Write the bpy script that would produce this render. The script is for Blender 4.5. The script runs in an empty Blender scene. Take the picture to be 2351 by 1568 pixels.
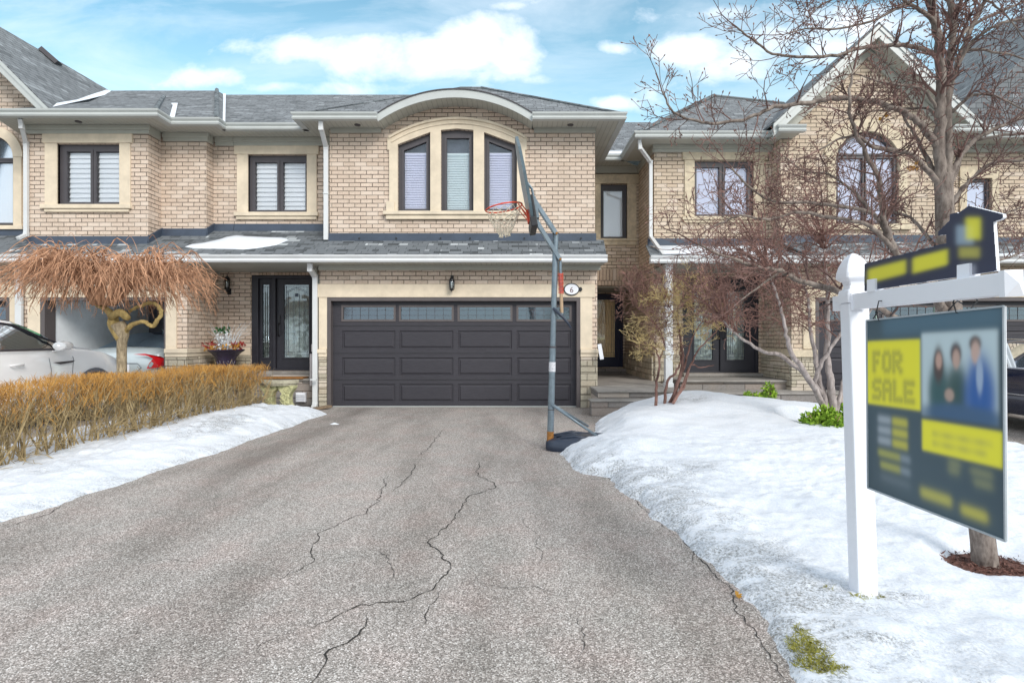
import bpy, bmesh, math, random
from mathutils import Vector, Matrix, noise
from mathutils.geometry import tessellate_polygon

sc = bpy.context.scene
COL = sc.collection
CAMZ = 1.38
F = 1300.0; CX = 1175.5; HY = 775.0          # photo measured at 2351 px width

def XX(px, Y): return (px - CX) / F * Y
def ZZ(py, Y): return CAMZ + (HY - py) / F * Y
def P(px, py, Y): return Vector((XX(px, Y), Y, ZZ(py, Y)))

# ------------------------------------------------------------------ objects
def tag(o, label=None, cat=None, group=None, kind=None):
    if label: o['label'] = label
    if cat: o['category'] = cat
    if group: o['group'] = group
    if kind: o['kind'] = kind
    return o

def empty(name, loc, label=None, cat=None, group=None, rot=None):
    o = bpy.data.objects.new(name, None); COL.objects.link(o)
    o.location = loc; o.empty_display_size = 0.1
    if rot: o.rotation_euler = rot
    return tag(o, label, cat, group)

def origin(o):
    v = Vector((0, 0, 0))
    while o is not None:
        v += o.location; o = o.parent
    return v

class MB:
    def __init__(s): s.v = []; s.f = []; s.m = []; s.mi = 0; s.col = None
    def face(s, idx): s.f.append(tuple(idx)); s.m.append(s.mi)
    def add(s, vs, fs):
        b = len(s.v); s.v += [tuple(v) for v in vs]
        for f in fs: s.face([b + i for i in f])
        return b
    def box(s, x0, x1, y0, y1, z0, z1):
        s.add([(x0,y0,z0),(x1,y0,z0),(x1,y1,z0),(x0,y1,z0),(x0,y0,z1),(x1,y0,z1),(x1,y1,z1),(x0,y1,z1)],
              [(0,3,2,1),(4,5,6,7),(0,1,5,4),(1,2,6,5),(2,3,7,6),(3,0,4,7)])
    def bar(s, a, b, w, h=None):
        """rectangular bar from a to b"""
        a = Vector(a); b = Vector(b); h = h or w
        d = (b - a).normalized(); up = Vector((0,0,1)) if abs(d.z) < .9 else Vector((0,1,0))
        r = d.cross(up).normalized() * w / 2; u = r.cross(d).normalized() * h / 2
        s.add([a-r-u, a+r-u, a+r+u, a-r+u, b-r-u, b+r-u, b+r+u, b-r+u],
              [(0,3,2,1),(4,5,6,7),(0,1,5,4),(1,2,6,5),(2,3,7,6),(3,0,4,7)])
    def quad(s, a, b, c, d): s.add([a,b,c,d], [(0,1,2,3)])
    def poly(s, pts): s.add(pts, [tuple(range(len(pts)))])
    def tube(s, pts, rad, n=6, cap=True):
        k = len(pts)
        if k < 2: return
        rs = rad if isinstance(rad, (list, tuple)) else [rad] * k
        b = len(s.v); prev = None
        for i, p in enumerate(pts):
            p = Vector(p)
            d = (Vector(pts[min(i+1, k-1)]) - Vector(pts[max(i-1, 0)]))
            if d.length < 1e-9: d = Vector((0,0,1))
            d.normalize()
            if prev is None:
                u = d.cross(Vector((0.3, 0.1, 1))); 
                if u.length < .1: u = d.cross(Vector((1,0,0)))
            else: u = prev - d * prev.dot(d)
            if u.length < 1e-6: u = d.orthogonal()
            u.normalize(); prev = u; w = d.cross(u)
            for j in range(n):
                a = 2 * math.pi * j / n
                s.v.append(tuple(p + (u * math.cos(a) + w * math.sin(a)) * rs[i]))
        for i in range(k - 1):
            for j in range(n):
                j2 = (j + 1) % n
                s.face((b+i*n+j, b+i*n+j2, b+(i+1)*n+j2, b+(i+1)*n+j))
        if cap:
            s.face([b + j for j in reversed(range(n))]); s.face([b + (k-1)*n + j for j in range(n)])
    def lathe(s, prof, c=(0,0,0), n=24, sq=None):
        """prof: list of (r,z) around vertical axis at c"""
        b = len(s.v)
        for r, z in prof:
            for j in range(n):
                a = 2*math.pi*j/n
                s.v.append((c[0]+r*math.cos(a), c[1]+r*math.sin(a), c[2]+z))
        for i in range(len(prof)-1):
            for j in range(n):
                j2 = (j+1) % n
                s.face((b+i*n+j, b+i*n+j2, b+(i+1)*n+j2, b+(i+1)*n+j))
        s.face([b+j for j in reversed(range(n))]); s.face([b+(len(prof)-1)*n+j for j in range(n)])
    def slab(s, outer, holes, y0, y1):
        """outline in (x,z) given thickness from y0 (front) to y1"""
        loops = [outer] + list(holes)
        flat = [p for l in loops for p in l]
        tris = tessellate_polygon([[Vector((p[0], p[1], 0)) for p in l] for l in loops])
        b = len(s.v); n = len(flat)
        s.v += [(p[0], y0, p[1]) for p in flat] + [(p[0], y1, p[1]) for p in flat]
        for t in tris:
            s.face((b+t[0], b+t[1], b+t[2])); s.face((b+n+t[2], b+n+t[1], b+n+t[0]))
        o = 0
        for l in loops:
            k = len(l)
            for i in range(k):
                j = (i+1) % k
                s.face((b+o+i, b+o+j, b+n+o+j, b+n+o+i))
            o += k
    def slab_x(s, outer, holes, x0, x1):
        """outline in (y,z), thickness along x"""
        t = MB(); t.slab(outer, holes, 0, 1)
        s.add([((x0 if v[1] == 0 else x1), v[0], v[2]) for v in t.v], t.f)
    def hslab(s, outline, z0, z1):
        """outline in (x,y), thickness in z"""
        t = MB(); t.slab(outline, [], 0, 1)
        s.add([(v[0], v[2], z0 if v[1] == 0 else z1) for v in t.v], t.f)
    def sweep(s, path, prof, closed=False):
        """path: (x,y) list, outward = right hand side of travel; prof: closed (out,z) polygon"""
        k = len(path); n = len(prof); b = len(s.v)
        for i in range(k):
            p = Vector(path[i]); 
            d1 = (p - Vector(path[i-1])).normalized() if i > 0 else None
            d2 = (Vector(path[i+1]) - p).normalized() if i < k-1 else None
            if d1 is None: d1 = d2
            if d2 is None: d2 = d1
            n1 = Vector((d1.y, -d1.x)); n2 = Vector((d2.y, -d2.x))
            m = (n1 + n2); m = m / max(.2, m.length_squared) * 2 if m.length > .01 else n1
            for (o, z) in prof: s.v.append((p.x + m.x*o, p.y + m.y*o, z))
        for i in range(k-1):
            for j in range(n):
                j2 = (j+1) % n
                s.face((b+i*n+j, b+i*n+j2, b+(i+1)*n+j2, b+(i+1)*n+j))
        s.face([b+j for j in range(n)]); s.face([b+(k-1)*n+j for j in reversed(range(n))])
    def build(s, name, mats, parent=None, smooth=False, local=False, recalc=True, bevel=0.0, angle=None):
        me = bpy.data.meshes.new(name)
        off = Vector((0,0,0)) if (parent is None or local) else origin(parent)
        vs = s.v if off.length == 0 else [(v[0]-off.x, v[1]-off.y, v[2]-off.z) for v in s.v]
        me.from_pydata(vs, [], s.f)
        if not isinstance(mats, (list, tuple)): mats = [mats]
        for m in mats: me.materials.append(m)
        if len(mats) > 1: me.polygons.foreach_set('material_index', s.m)
        if recalc:
            bm = bmesh.new(); bm.from_mesh(me)
            bmesh.ops.recalc_face_normals(bm, faces=bm.faces); bm.to_mesh(me); bm.free()
        if smooth:
            me.polygons.foreach_set('use_smooth', [True]*len(me.polygons))
            if angle: me.set_sharp_from_angle(angle=math.radians(angle))
        me.update()
        o = bpy.data.objects.new(name, me); COL.objects.link(o)
        if parent is not None: o.parent = parent
        if bevel:
            md = o.modifiers.new('edge', 'BEVEL'); md.width = bevel; md.segments = 2; md.limit_method = 'ANGLE'
        return o

def rect(x0, x1, z0, z1): return [(x0,z0),(x1,z0),(x1,z1),(x0,z1)]
def R(px0, px1, py0, py1, Y):      # rectangle read at plane Y
    return rect(XX(px0,Y), XX(px1,Y), ZZ(py1,Y), ZZ(py0,Y))

# ------------------------------------------------------------------ materials
class NT:
    def __init__(s, m):
        m.use_nodes = True; s.t = m.node_tree; s.t.nodes.clear()
    def n(s, typ, props=None, **ins):
        nd = s.t.nodes.new(typ)
        for k, v in (props or {}).items(): setattr(nd, k, v)
        for k, v in ins.items():
            key = int(k[1:]) if k[0] == 'i' and k[1:].isdigit() else k.replace('_', ' ')
            s.set(nd, key, v)
        return nd
    def set(s, nd, key, v):
        sock = nd.inputs[key]
        if isinstance(v, tuple) and len(v) == 2 and hasattr(v[0], 'outputs'):
            s.t.links.new(v[0].outputs[v[1]], sock)
        elif hasattr(v, 'outputs'): s.t.links.new(v.outputs[0], sock)
        else:
            if isinstance(v, tuple) and len(v) == 3 and sock.type == 'RGBA': v = (*v, 1)
            sock.default_value = v
    def math(s, op, a, b=0.0, c=None, clamp=False):
        nd = s.n('ShaderNodeMath', {'operation': op, 'use_clamp': clamp}, i0=a, i1=b)
        if c is not None: s.set(nd, 2, c)
        return nd
    def mix(s, f, a, b, mode='MIX'):
        nd = s.n('ShaderNodeMix', {'data_type': 'RGBA', 'blend_type': mode})
        s.set(nd, 0, f); s.set(nd, 6, a); s.set(nd, 7, b)
        return (nd, 2)
    def ramp(s, f, stops):
        nd = s.n('ShaderNodeValToRGB'); s.set(nd, 0, f)
        e = nd.color_ramp.elements
        while len(e) < len(stops): e.new(0.5)
        for el, (p, c) in zip(e, stops): el.position = p; el.color = (*c, 1) if len(c) == 3 else (c[0],)*3+(1,)
        return nd
    def noise(s, vec, scale, detail=4, rough=.6, dist=0):
        return s.n('ShaderNodeTexNoise', None, Vector=vec, Scale=scale, Detail=detail, Roughness=rough, Distortion=dist)
    def pos(s): return (s.n('ShaderNodeNewGeometry'), 'Position')
    def obj(s): return (s.n('ShaderNodeTexCoord'), 'Object')
    def scale(s, vec, k): 
        return s.n('ShaderNodeVectorMath', {'operation': 'MULTIPLY'}, i0=vec, i1=k)
    def bump(s, h, strength=.5, dist=.01):
        return s.n('ShaderNodeBump', None, Height=h, Strength=strength, Distance=dist)
    def out(s, bsdf): s.n('ShaderNodeOutputMaterial', None, Surface=bsdf)
    def princ(s, **k):
        return s.n('ShaderNodeBsdfPrincipled', None, **k)
    def wallvec(s):
        """u along the wall or eave, v up the face (slope length)"""
        g = s.n('ShaderNodeNewGeometry')
        sp = s.n('ShaderNodeSeparateXYZ', None, Vector=(g, 'Position'))
        sn = s.n('ShaderNodeSeparateXYZ', None, Vector=(g, 'True Normal'))
        ax = s.math('ABSOLUTE', (sn, 0)); ay = s.math('ABSOLUTE', (sn, 1))
        side = s.math('GREATER_THAN', ax, ay)
        dif = s.math('SUBTRACT', (sp, 1), (sp, 0))
        u = s.math('MULTIPLY_ADD', side, dif, (sp, 0))
        nz2 = s.math('MULTIPLY', (sn, 2), (sn, 2))
        c = s.math('SQRT', s.math('MAXIMUM', s.math('SUBTRACT', 1.0, nz2), 0.01))
        v = s.math('DIVIDE', (sp, 2), c)
        return s.n('ShaderNodeCombineXYZ', None, X=u, Y=v, Z=0.0)

def newmat(name):
    m = bpy.data.materials.new(name); return m, NT(m)

def plain(name, col, rough=.6, metal=0.0, var=.12, scale=6, bump=.0, coat=0.0, spec=.5):
    m, t = newmat(name); p = t.pos()
    nz = t.noise(p, scale, 6, .65)
    d = tuple(c*(1-var) for c in col); l = tuple(min(1, c*(1+var)) for c in col)
    c = t.ramp((nz, 0), [(.3, d), (.7, l)])
    b = t.princ(Base_Color=c, Roughness=rough, Metallic=metal, Coat_Weight=coat, Specular_IOR_Level=spec)
    if bump: 
        nb = t.noise(p, scale*8, 5, .7); t.set(b, 'Normal', t.bump((nb, 0), bump, .01))
    t.out(b); return m

def brick_mat(name, c1, c2, mortar, w=.237, h=.084, ms=.0085, soldier=False, streak=0.0):
    m, t = newmat(name); v = t.wallvec()
    pos = t.pos()
    wob = t.noise(pos, 3.0, 3); 
    v2 = t.n('ShaderNodeVectorMath', {'operation':'MULTIPLY_ADD'}, i0=(wob, 1), i1=(.012,.006,0), i2=v)
    br = t.n('ShaderNodeTexBrick', {'offset': 0.5, 'offset_frequency': 2}, Vector=v2, Color1=c1, Color2=c2, Mortar=mortar,
             Scale=1.0, Mortar_Size=ms, Mortar_Smooth=.25, Bias=0.0, Brick_Width=w, Row_Height=h)
    br2 = t.n('ShaderNodeTexBrick', {'offset': 0.5, 'offset_frequency': 2}, Vector=v2, Color1=(0,0,0), Color2=(1,1,1), Mortar=(.5,.5,.5),
             Scale=1.0, Mortar_Size=0.0, Brick_Width=w, Row_Height=h)
    n1 = t.noise(pos, 38, 5, .7)
    pit = t.ramp((n1, 0), [(.36, (.55,.5,.47)), (.5, (1,1,1)), (.7, (1.0,1.0,1.0))])
    c = t.mix(.55, (br, 0), pit, 'MULTIPLY')
    n2 = t.noise(pos, 1.1, 4)
    c = t.mix(t.math('MULTIPLY', t.ramp((n2,0), [(.4,(0,)), (.7,(1,))]), .35), c, tuple(x*.72 for x in c1))
    odd = t.math('GREATER_THAN', (br2, 0), .82)
    c = t.mix(t.math('MULTIPLY', odd, .42), c, (.82,.70,.60))
    odd2 = t.math('LESS_THAN', (br2, 0), .16)
    c = t.mix(t.math('MULTIPLY', odd2, .24), c, (.36,.255,.185))
    stk = t.noise(t.scale(pos, (3.2,3.2,.35)), 1.0, 6, .65)
    c = t.mix(t.ramp((stk,0), [(.52,(0,)), (.74,(.22,))]), c, (.38,.31,.23))
    hgt = t.math('ADD', t.math('MULTIPLY', (br, 1), -1.0), t.math('MULTIPLY', (n1, 0), .4))
    b = t.princ(Base_Color=c, Roughness=.9, Normal=t.bump(hgt, .9, .012), Specular_IOR_Level=.2)
    t.out(b); return m

def shingle_mat(name, dark, mid, light, w=.21, h=.145, rough=.95):
    m, t = newmat(name); v = t.wallvec(); pos = t.pos()
    cols = []
    for (ww, off, sq) in ((w, .37, 1.0), (w*1.7, .61, 1.0)):
        b = t.n('ShaderNodeTexBrick', {'offset': off, 'offset_frequency': 2, 'squash': 1.4, 'squash_frequency': 3}, Vector=v,
                Color1=(0,0,0), Color2=(1,1,1), Mortar=(.3,.3,.3), Scale=1.0, Mortar_Size=.0, Brick_Width=ww, Row_Height=h)
        cols.append(b)
    s = t.math('ADD', t.math('MULTIPLY', (cols[0],0), .6), t.math('MULTIPLY', (cols[1],0), .4))
    c = t.ramp(s, [(.14, dark), (.42, mid), (.70, mid), (.92, light)])
    e = t.n('ShaderNodeTexBrick', {'offset': .37, 'offset_frequency': 2, 'squash': 1.4, 'squash_frequency': 3}, Vector=v, Color1=(1,1,1), Color2=(1,1,1),
            Mortar=(0,0,0), Scale=1.0, Mortar_Size=.006, Mortar_Smooth=.1, Brick_Width=w, Row_Height=h)
    c = t.mix(.65, c, (e, 0), 'MULTIPLY')
    g = t.noise(pos, 140, 3, .8)
    c = t.mix(.6, c, t.ramp((g,0), [(.3,(.45,.45,.45)), (.7,(1.2,1.2,1.2))]), 'MULTIPLY')
    hh = t.math('ADD', s, t.math('MULTIPLY', (e,0), 1.0))
    b = t.princ(Base_Color=c, Roughness=rough, Normal=t.bump(hh, .6, .01), Specular_IOR_Level=.25)
    t.out(b); return m

def ribbed(name, col, pitch=.1, rough=.5, axis='X', depth=.5):
    m, t = newmat(name); pos = t.pos()
    sp = t.n('ShaderNodeSeparateXYZ', None, Vector=pos)
    k = t.math('FRACT', t.math('DIVIDE', (sp, axis), pitch))
    line = t.math('LESS_THAN', k, .12)
    nz = t.noise(pos, 2, 4)
    c = t.ramp((nz,0), [(.3, tuple(x*.92 for x in col)), (.7, col)])
    c2 = t.mix(t.math('MULTIPLY', line, .45), c, tuple(x*.35 for x in col))
    b = t.princ(Base_Color=c2, Roughness=rough, Normal=t.bump(line, depth, -.006)); t.out(b); return m

M = {}
M['brick'] = brick_mat('beige_brick', (.73,.595,.49), (.58,.46,.37), (.15,.12,.10))
M['brick_dull'] = brick_mat('tan_brick', (.68,.555,.43), (.54,.435,.335), (.105,.088,.07))
M['soldier'] = brick_mat('soldier_brick', (.60,.46,.35), (.44,.34,.26), (.14,.11,.09), w=.084, h=.4)
M['stonebase'] = brick_mat('cut_stone', (.58,.52,.41), (.36,.325,.255), (.14,.12,.10), w=.33, h=.135, ms=.008)
M['slabstone'] = brick_mat('grey_slab_stone', (.30,.275,.26), (.22,.205,.195), (.07,.06,.055), w=.85, h=.15, ms=.007)
M['flag'] = plain('flagstone', (.27,.25,.23), .85, var=.3, scale=3, bump=.3)
M['trim'] = plain('sand_stone_trim', (.67,.57,.44), .85, var=.14, scale=3, bump=.15)
M['trimg'] = plain('weathered_stone_trim', (.58,.49,.36), .85, var=.22, scale=9, bump=.2)
M['shingle'] = shingle_mat('grey_shingle', (.13,.138,.146), (.20,.212,.224), (.30,.318,.333), w=.17, h=.12)
M['shingle_low'] = shingle_mat('weathered_shingle', (.08,.088,.095), (.17,.185,.20), (.55,.58,.60), w=.2, h=.115)
M['ridge'] = shingle_mat('ridge_shingle', (.09,.10,.11), (.17,.19,.2), (.27,.29,.31), w=1, h=.12)
M['gutter'] = plain('pale_grey_aluminium', (.47,.49,.48), .4, var=.06, scale=2)
M['gutterw'] = plain('white_aluminium', (.62,.63,.64), .35, var=.06, scale=2)
M['frieze'] = plain('grey_green_frieze', (.40,.40,.355), .5, var=.05)
M['soffit'] = ribbed('soffit_panel', (.47,.47,.42), .1, .5, 'X')
M['soffity'] = ribbed('soffit_panel_side', (.47,.47,.42), .1, .5, 'Y')
M['flash'] = plain('slate_blue_flashing', (.050,.066,.098), .35, var=.2, scale=3)
M['valley'] = plain('valley_snow', (.70,.74,.80), .8, var=.1, scale=5)
M['frame'] = plain('dark_brown_frame', (.062,.055,.062), .5, var=.1)
M['framed'] = plain('bronze_garage_frame', (.10,.085,.085), .45, var=.1)
M['door'] = plain('black_door_paint', (.022,.021,.03), .45, var=.15)
M['doorblue'] = plain('navy_door_paint', (.006,.011,.045), .35, var=.1)
M['black'] = plain('black_metal', (.015,.015,.018), .4, var=.1)
M['white'] = plain('white_vinyl', (.80,.81,.86), .35, var=.02, scale=3)
M['blind'] = plain('white_blind', (.95,.96,.99), .6, var=.02)
M['blindl'] = plain('lilac_blind', (.80,.80,.96), .6, var=.03)
M['blindg'] = plain('pale_green_blind', (.78,.88,.90), .6, var=.03)
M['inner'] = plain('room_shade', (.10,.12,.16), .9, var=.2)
M['curtain_or_reflection'] = plain('sheer_curtain', (.80,.76,.70), .9, var=.25, scale=12)
M['woodreflect'] = plain('wood_reflection_sheet', (.92,.70,.42), .8, var=.12, scale=9)  # bright wood tone standing in for a reflection in the side door glass

def glass_mat(name, tint=(1,1,1), refl=.12, rough=.02, wav=0.0):
    m, t = newmat(name)
    tr = t.n('ShaderNodeBsdfTransparent', None, Color=tint)
    gl = t.n('ShaderNodeBsdfGlossy', None, Color=(.75,.88,1) if 'dark' in name else (.9,.95,1), Roughness=rough)
    if wav:
        nz = t.noise(t.pos(), 2.2, 2); t.set(gl, 'Normal', t.bump((nz,0), wav, .05))
    fr = t.n('ShaderNodeFresnel', None, IOR=1.45)
    f = t.math('ADD', (fr,0), refl, clamp=True)
    mx = t.n('ShaderNodeMixShader', None, i0=f, i1=tr, i2=gl); t.out(mx); return m
M['glass'] = glass_mat('window_glass', refl=.015)
M['glassd'] = glass_mat('dark_window_glass', (.22,.28,.34), .14, .06, .10)
M['glasst'] = glass_mat('door_glass', (.8,.85,.85), .08, .08, .4)
M['carglass'] = glass_mat('green_car_glass', (.42,.80,.62), .20, .02)
M['carglassd'] = glass_mat('dark_car_glass', (.10,.16,.16), .15, .02)

def garage_mat():
    m, t = newmat('charcoal_garage_paint'); pos = t.pos()
    st = t.scale(pos, (2.0, 2.0, 60.0))
    nz = t.noise(st, 3.0, 6, .7)
    c = t.ramp((nz,0), [(.3,(.030,.028,.035)), (.7,(.058,.055,.065))])
    b = t.princ(Base_Color=c, Roughness=.5, Specular_IOR_Level=.3, Normal=t.bump((nz,0), .25, .004)); t.out(b); return m
M['garage'] = garage_mat()

def asphalt_mat():
    m, t = newmat('aggregate_asphalt'); pos = t.pos()
    wp = t.n('ShaderNodeVectorMath', {'operation':'ADD'}, i0=pos, i1=(t.scale((t.noise(pos, 90, 2),1), (.006,.006,.006)), 0))
    v = t.n('ShaderNodeTexVoronoi', None, Vector=wp, Scale=150.0, Randomness=1.0)
    sp = t.n('ShaderNodeSeparateColor', None, Color=(v,'Color'))
    c = t.ramp((sp,0), [(0,(.22,.20,.184)), (.30,(.355,.32,.295)), (.6,(.485,.44,.41)), (.85,(.64,.585,.55)), (1,(.92,.87,.84))])
    edge = t.ramp((v,'Distance'), [(.35,(1,1,1)), (.80,(.36,.33,.32))])
    c = t.mix(.85, c, edge, 'MULTIPLY')
    v2 = t.n('ShaderNodeTexVoronoi', None, Vector=wp, Scale=70.0)
    sp2 = t.n('ShaderNodeSeparateColor', None, Color=(v2,'Color'))
    c = t.mix(t.math('MULTIPLY', t.math('GREATER_THAN', (sp2,0), .86), t.ramp((v2,'Distance'), [(.25,(.75,)), (.5,(0,))])), c, (.72,.66,.62))
    hue = t.noise(pos, 2.3, 5, .6)
    c = t.mix(.55, c, t.ramp((hue,0), [(.32,(.86,.90,.88)), (.5,(1,.99,.97)), (.68,(1.10,.98,.95))]), 'MULTIPLY')
    st = t.scale(pos, (1.5, .32, 1)); big = t.noise(st, 1.1, 5, .6)
    c = t.mix(.8, c, t.ramp((big,0), [(.30,(.56,.54,.52)), (.56,(1,1,1))]), 'MULTIPLY')
    # damp worn tracks along the left edge
    sx = t.n('ShaderNodeSeparateXYZ', None, Vector=pos)
    dd = t.math('ABSOLUTE', t.math('ADD', (sx,0), t.math('MULTIPLY_ADD', (t.noise(pos, .9, 3),0), .8, 2.45)))
    tr = t.ramp(dd, [(.0,(.9,)), (.40,(0,))])
    yy = t.ramp(t.math('DIVIDE', (sx,1), 10.0), [(.4,(0,)), (.65,(1,))])
    c = t.mix(t.math('MULTIPLY', t.math('MULTIPLY', tr, yy), .55), c, (.10,.082,.07))
    hgt = t.math('SUBTRACT', (sp,0), (v,'Distance'))
    b = t.princ(Base_Color=c, Roughness=.8, Normal=t.bump(hgt, .55, .006), Specular_IOR_Level=.35); t.out(b); return m
M['asphalt'] = asphalt_mat()
M['crack'] = plain('dark_crack_asphalt', (.022,.02,.018), .95, var=.3, scale=60)  # dark asphalt tone of the crack ribbons
M['ground'] = plain('frozen_ground', (.16,.15,.14), .95, var=.3, scale=2, bump=.3)

def snow_mat(name, dirty=True):
    m, t = newmat(name); pos = t.pos()
    n1 = t.noise(pos, 7, 8, .65); n2 = t.noise(pos, 60, 5, .7); n3 = t.noise(t.scale(pos, (1,1.6,1)), 3.2, 9, .72, .6)
    base = t.ramp((n2,0), [(.25,(.54,.59,.67)), (.6,(.74,.755,.785))])
    c = base
    if dirty:
        at = t.n('ShaderNodeAttribute', {'attribute_name': 'dirt'})
        k = t.math('MULTIPLY', t.math('MULTIPLY', (at,'Fac'), 2.2), t.ramp((n3,0), [(.42,(0,)), (.58,(1,))]), clamp=True)
        gr = t.noise(pos, 62, 7, .85)
        k2 = t.math('MULTIPLY', k, t.ramp((gr,0), [(.44,(.0,)), (.60,(1,))]))
        c = t.mix(k2, base, (.15,.15,.14))
        k3 = t.math('MULTIPLY', t.math('POWER', (at,'Fac'), 3.0), t.ramp((t.noise(pos, 14, 6, .8),0), [(.56,(0,)), (.64,(.9,))]))
        c = t.mix(k3, c, (.15,.13,.10))
    icy = t.noise(t.scale(pos, (1,2.2,1)), 2.6, 8, .7, .8); ice2 = t.noise(pos, 26, 5, .75)
    c = t.mix(t.math('MULTIPLY', t.ramp((icy,0), [(.50,(0,)), (.66,(.42,))]), t.ramp((ice2,0), [(.35,(.2,)), (.6,(1,))])), c, (.50,.57,.66))
    hh = t.math('ADD', t.math('MULTIPLY', (n1,0), .6), t.math('ADD', t.math('MULTIPLY', (n2,0), .25), t.math('MULTIPLY', (ice2,0), .5)))
    b = t.princ(Base_Color=c, Roughness=.65, Normal=t.bump(hh, .4, .022), Specular_IOR_Level=.25, Subsurface_Weight=0.0)
    t.out(b); return m
M['snow'] = snow_mat('old_snow'); M['snowclean'] = snow_mat('roof_snow', False)

def bark(name, c1, c2, sc_=25, bump=.5):
    m, t = newmat(name); pos = t.obj()
    nz = t.noise(t.scale(pos, (1,1,.35)), sc_, 7, .7)
    c = t.ramp((nz,0), [(.35,c1), (.65,c2)])
    b = t.princ(Base_Color=c, Roughness=.85, Normal=t.bump((nz,0), bump, .01)); t.out(b); return m
M['bark'] = bark('grey_bark', (.07,.048,.04), (.30,.25,.215))
M['twig'] = bark('reddish_twig', (.06,.032,.028), (.24,.14,.12), 8)
M['barkg'] = bark('silver_bark', (.16,.13,.12), (.44,.38,.36), 22)
M['twigr'] = bark('red_brown_twig', (.07,.032,.026), (.33,.18,.145), 6)
M['barkm'] = bark('mossy_bark', (.16,.11,.035), (.50,.36,.14), 20, .9)
M['barkt'] = bark('furrowed_tan_bark', (.16,.12,.07), (.45,.36,.24), 30, .9)
M['cane'] = bark('tan_weeping_cane', (.15,.07,.035), (.72,.40,.24), 9)
M['stem'] = bark('olive_stem', (.14,.095,.04), (.50,.38,.20), 9)
M['hedge'] = bark('orange_tip_twig', (.28,.13,.03), (.66,.36,.09), 9)
M['gold'] = bark('golden_twig', (.36,.25,.09), (.78,.62,.32), 6)
M['leaf'] = bark('evergreen_leaf', (.09,.20,.012), (.34,.50,.04), 14)
M['mulch'] = bark('red_brown_mulch', (.04,.018,.013), (.22,.10,.075), 40)
M['grass'] = bark('winter_grass', (.14,.13,.02), (.42,.40,.08), 20)
M['yleaf'] = plain('yellow_leaf', (.55,.28,.04), .7)
# ------------------------------------------------------------------ camera, light, sky
cam = bpy.data.cameras.new('camera'); co = bpy.data.objects.new('camera', cam); COL.objects.link(co)
co.location = (0, 0, CAMZ); co.rotation_euler = (math.radians(90), 0, 0)
cam.sensor_width = 36; cam.lens = 36 * F / 2351.0; cam.shift_y = -(784 - HY) / 2351.0; cam.clip_end = 2000; cam.clip_start = .05
sc.camera = co
SUN_EL, SUN_AZ = 34.0, 148.0        # azimuth the light comes from, clockwise from +Y
sun = bpy.data.lights.new('sun', 'SUN'); sun.energy = 1.9; sun.angle = math.radians(24); sun.color = (1, .95, .88)
so = bpy.data.objects.new('sun', sun); COL.objects.link(so)
d = Vector((math.sin(math.radians(SUN_AZ))*math.cos(math.radians(SUN_EL)), math.cos(math.radians(SUN_AZ))*math.cos(math.radians(SUN_EL)), math.sin(math.radians(SUN_EL))))
so.rotation_euler = (-d).to_track_quat('-Z', 'Y').to_euler(); so.location = d * 30

w = bpy.data.worlds.new('World'); sc.world = w
t = NT(w)
sky = t.n('ShaderNodeTexSky', {'sky_type': 'NISHITA', 'sun_disc': False, 'sun_elevation': math.radians(SUN_EL), 'sun_rotation': math.radians(SUN_AZ),
                               'air_density': 1.0, 'dust_density': .6, 'ozone_density': 2.0})
tc = t.n('ShaderNodeTexCoord'); sp = t.n('ShaderNodeSeparateXYZ', None, Vector=(tc, 'Generated'))
ay = t.math('MAXIMUM', t.math('ABSOLUTE', (sp,1)), .08)
u = t.math('DIVIDE', (sp,0), ay); v = t.math('DIVIDE', (sp,2), ay)
uv = t.n('ShaderNodeCombineXYZ', None, X=u, Y=t.math('MULTIPLY', v, 1.5), Z=0.0)
warp = t.noise((uv,0), 5.5, 8, .62, .2)
wisp = t.noise((t.scale((uv,0), (1,2.2,1)),0), 2.4, 9, .6, .4)
# cloud clusters: centre and size in photo pixels converted to direction slopes, weight
blobs = [(1085,100,95,48,1.1),(1170,118,62,45,1.0),(985,120,80,40,1.0),(860,125,110,40,.95),(700,112,130,30,.75),(560,108,70,22,.6),(1000,165,210,22,.55),
         (470,180,80,22,.85),(380,195,80,16,.6),(620,200,80,14,.6),(1600,118,85,28,1.0),(1700,150,90,45,.9),(1770,110,60,45,.7),(1412,112,34,12,.6),(1405,236,50,14,.75),
         (1740,225,60,14,.7),(1880,120,130,50,.6),(1300,5,300,16,.45),(1550,30,260,20,.5),(2050,60,220,40,.6),(2300,160,120,40,.65),(1160,12,50,12,.6),(1250,185,60,14,.5),
         (900,205,400,22,.35),(1500,215,400,26,.35)]
acc = None
for (px, py, rx, ry, wt) in blobs:
    du = t.math('DIVIDE', t.math('SUBTRACT', u, (px-CX)/F), rx/F*1.38)
    dv = t.math('DIVIDE', t.math('SUBTRACT', v, (HY-py)/F), ry/F*1.38)
    r2 = t.math('ADD', t.math('MULTIPLY', du, du), t.math('MULTIPLY', dv, dv))
    g = t.math('MULTIPLY', t.math('EXPONENT', t.math('MULTIPLY', r2, -.8)), wt)
    acc = g if acc is None else t.math('MAXIMUM', acc, g)
body = t.math('ADD', acc, t.math('MULTIPLY', t.math('SUBTRACT', (warp,0), .5), 1.9))
mask = t.ramp(body, [(.30,(0,)), (.58,(.5,)), (1.05,(.92,))])
cir = t.math('MULTIPLY', t.ramp((wisp,0), [(.40,(0,)), (.72,(.6,))]), t.ramp(v, [(.25,(.25,)), (.6,(1,))]))
m2 = t.math('MAXIMUM', (mask,0), cir)
front = t.math('GREATER_THAN', (sp,2), 0.0)
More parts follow.
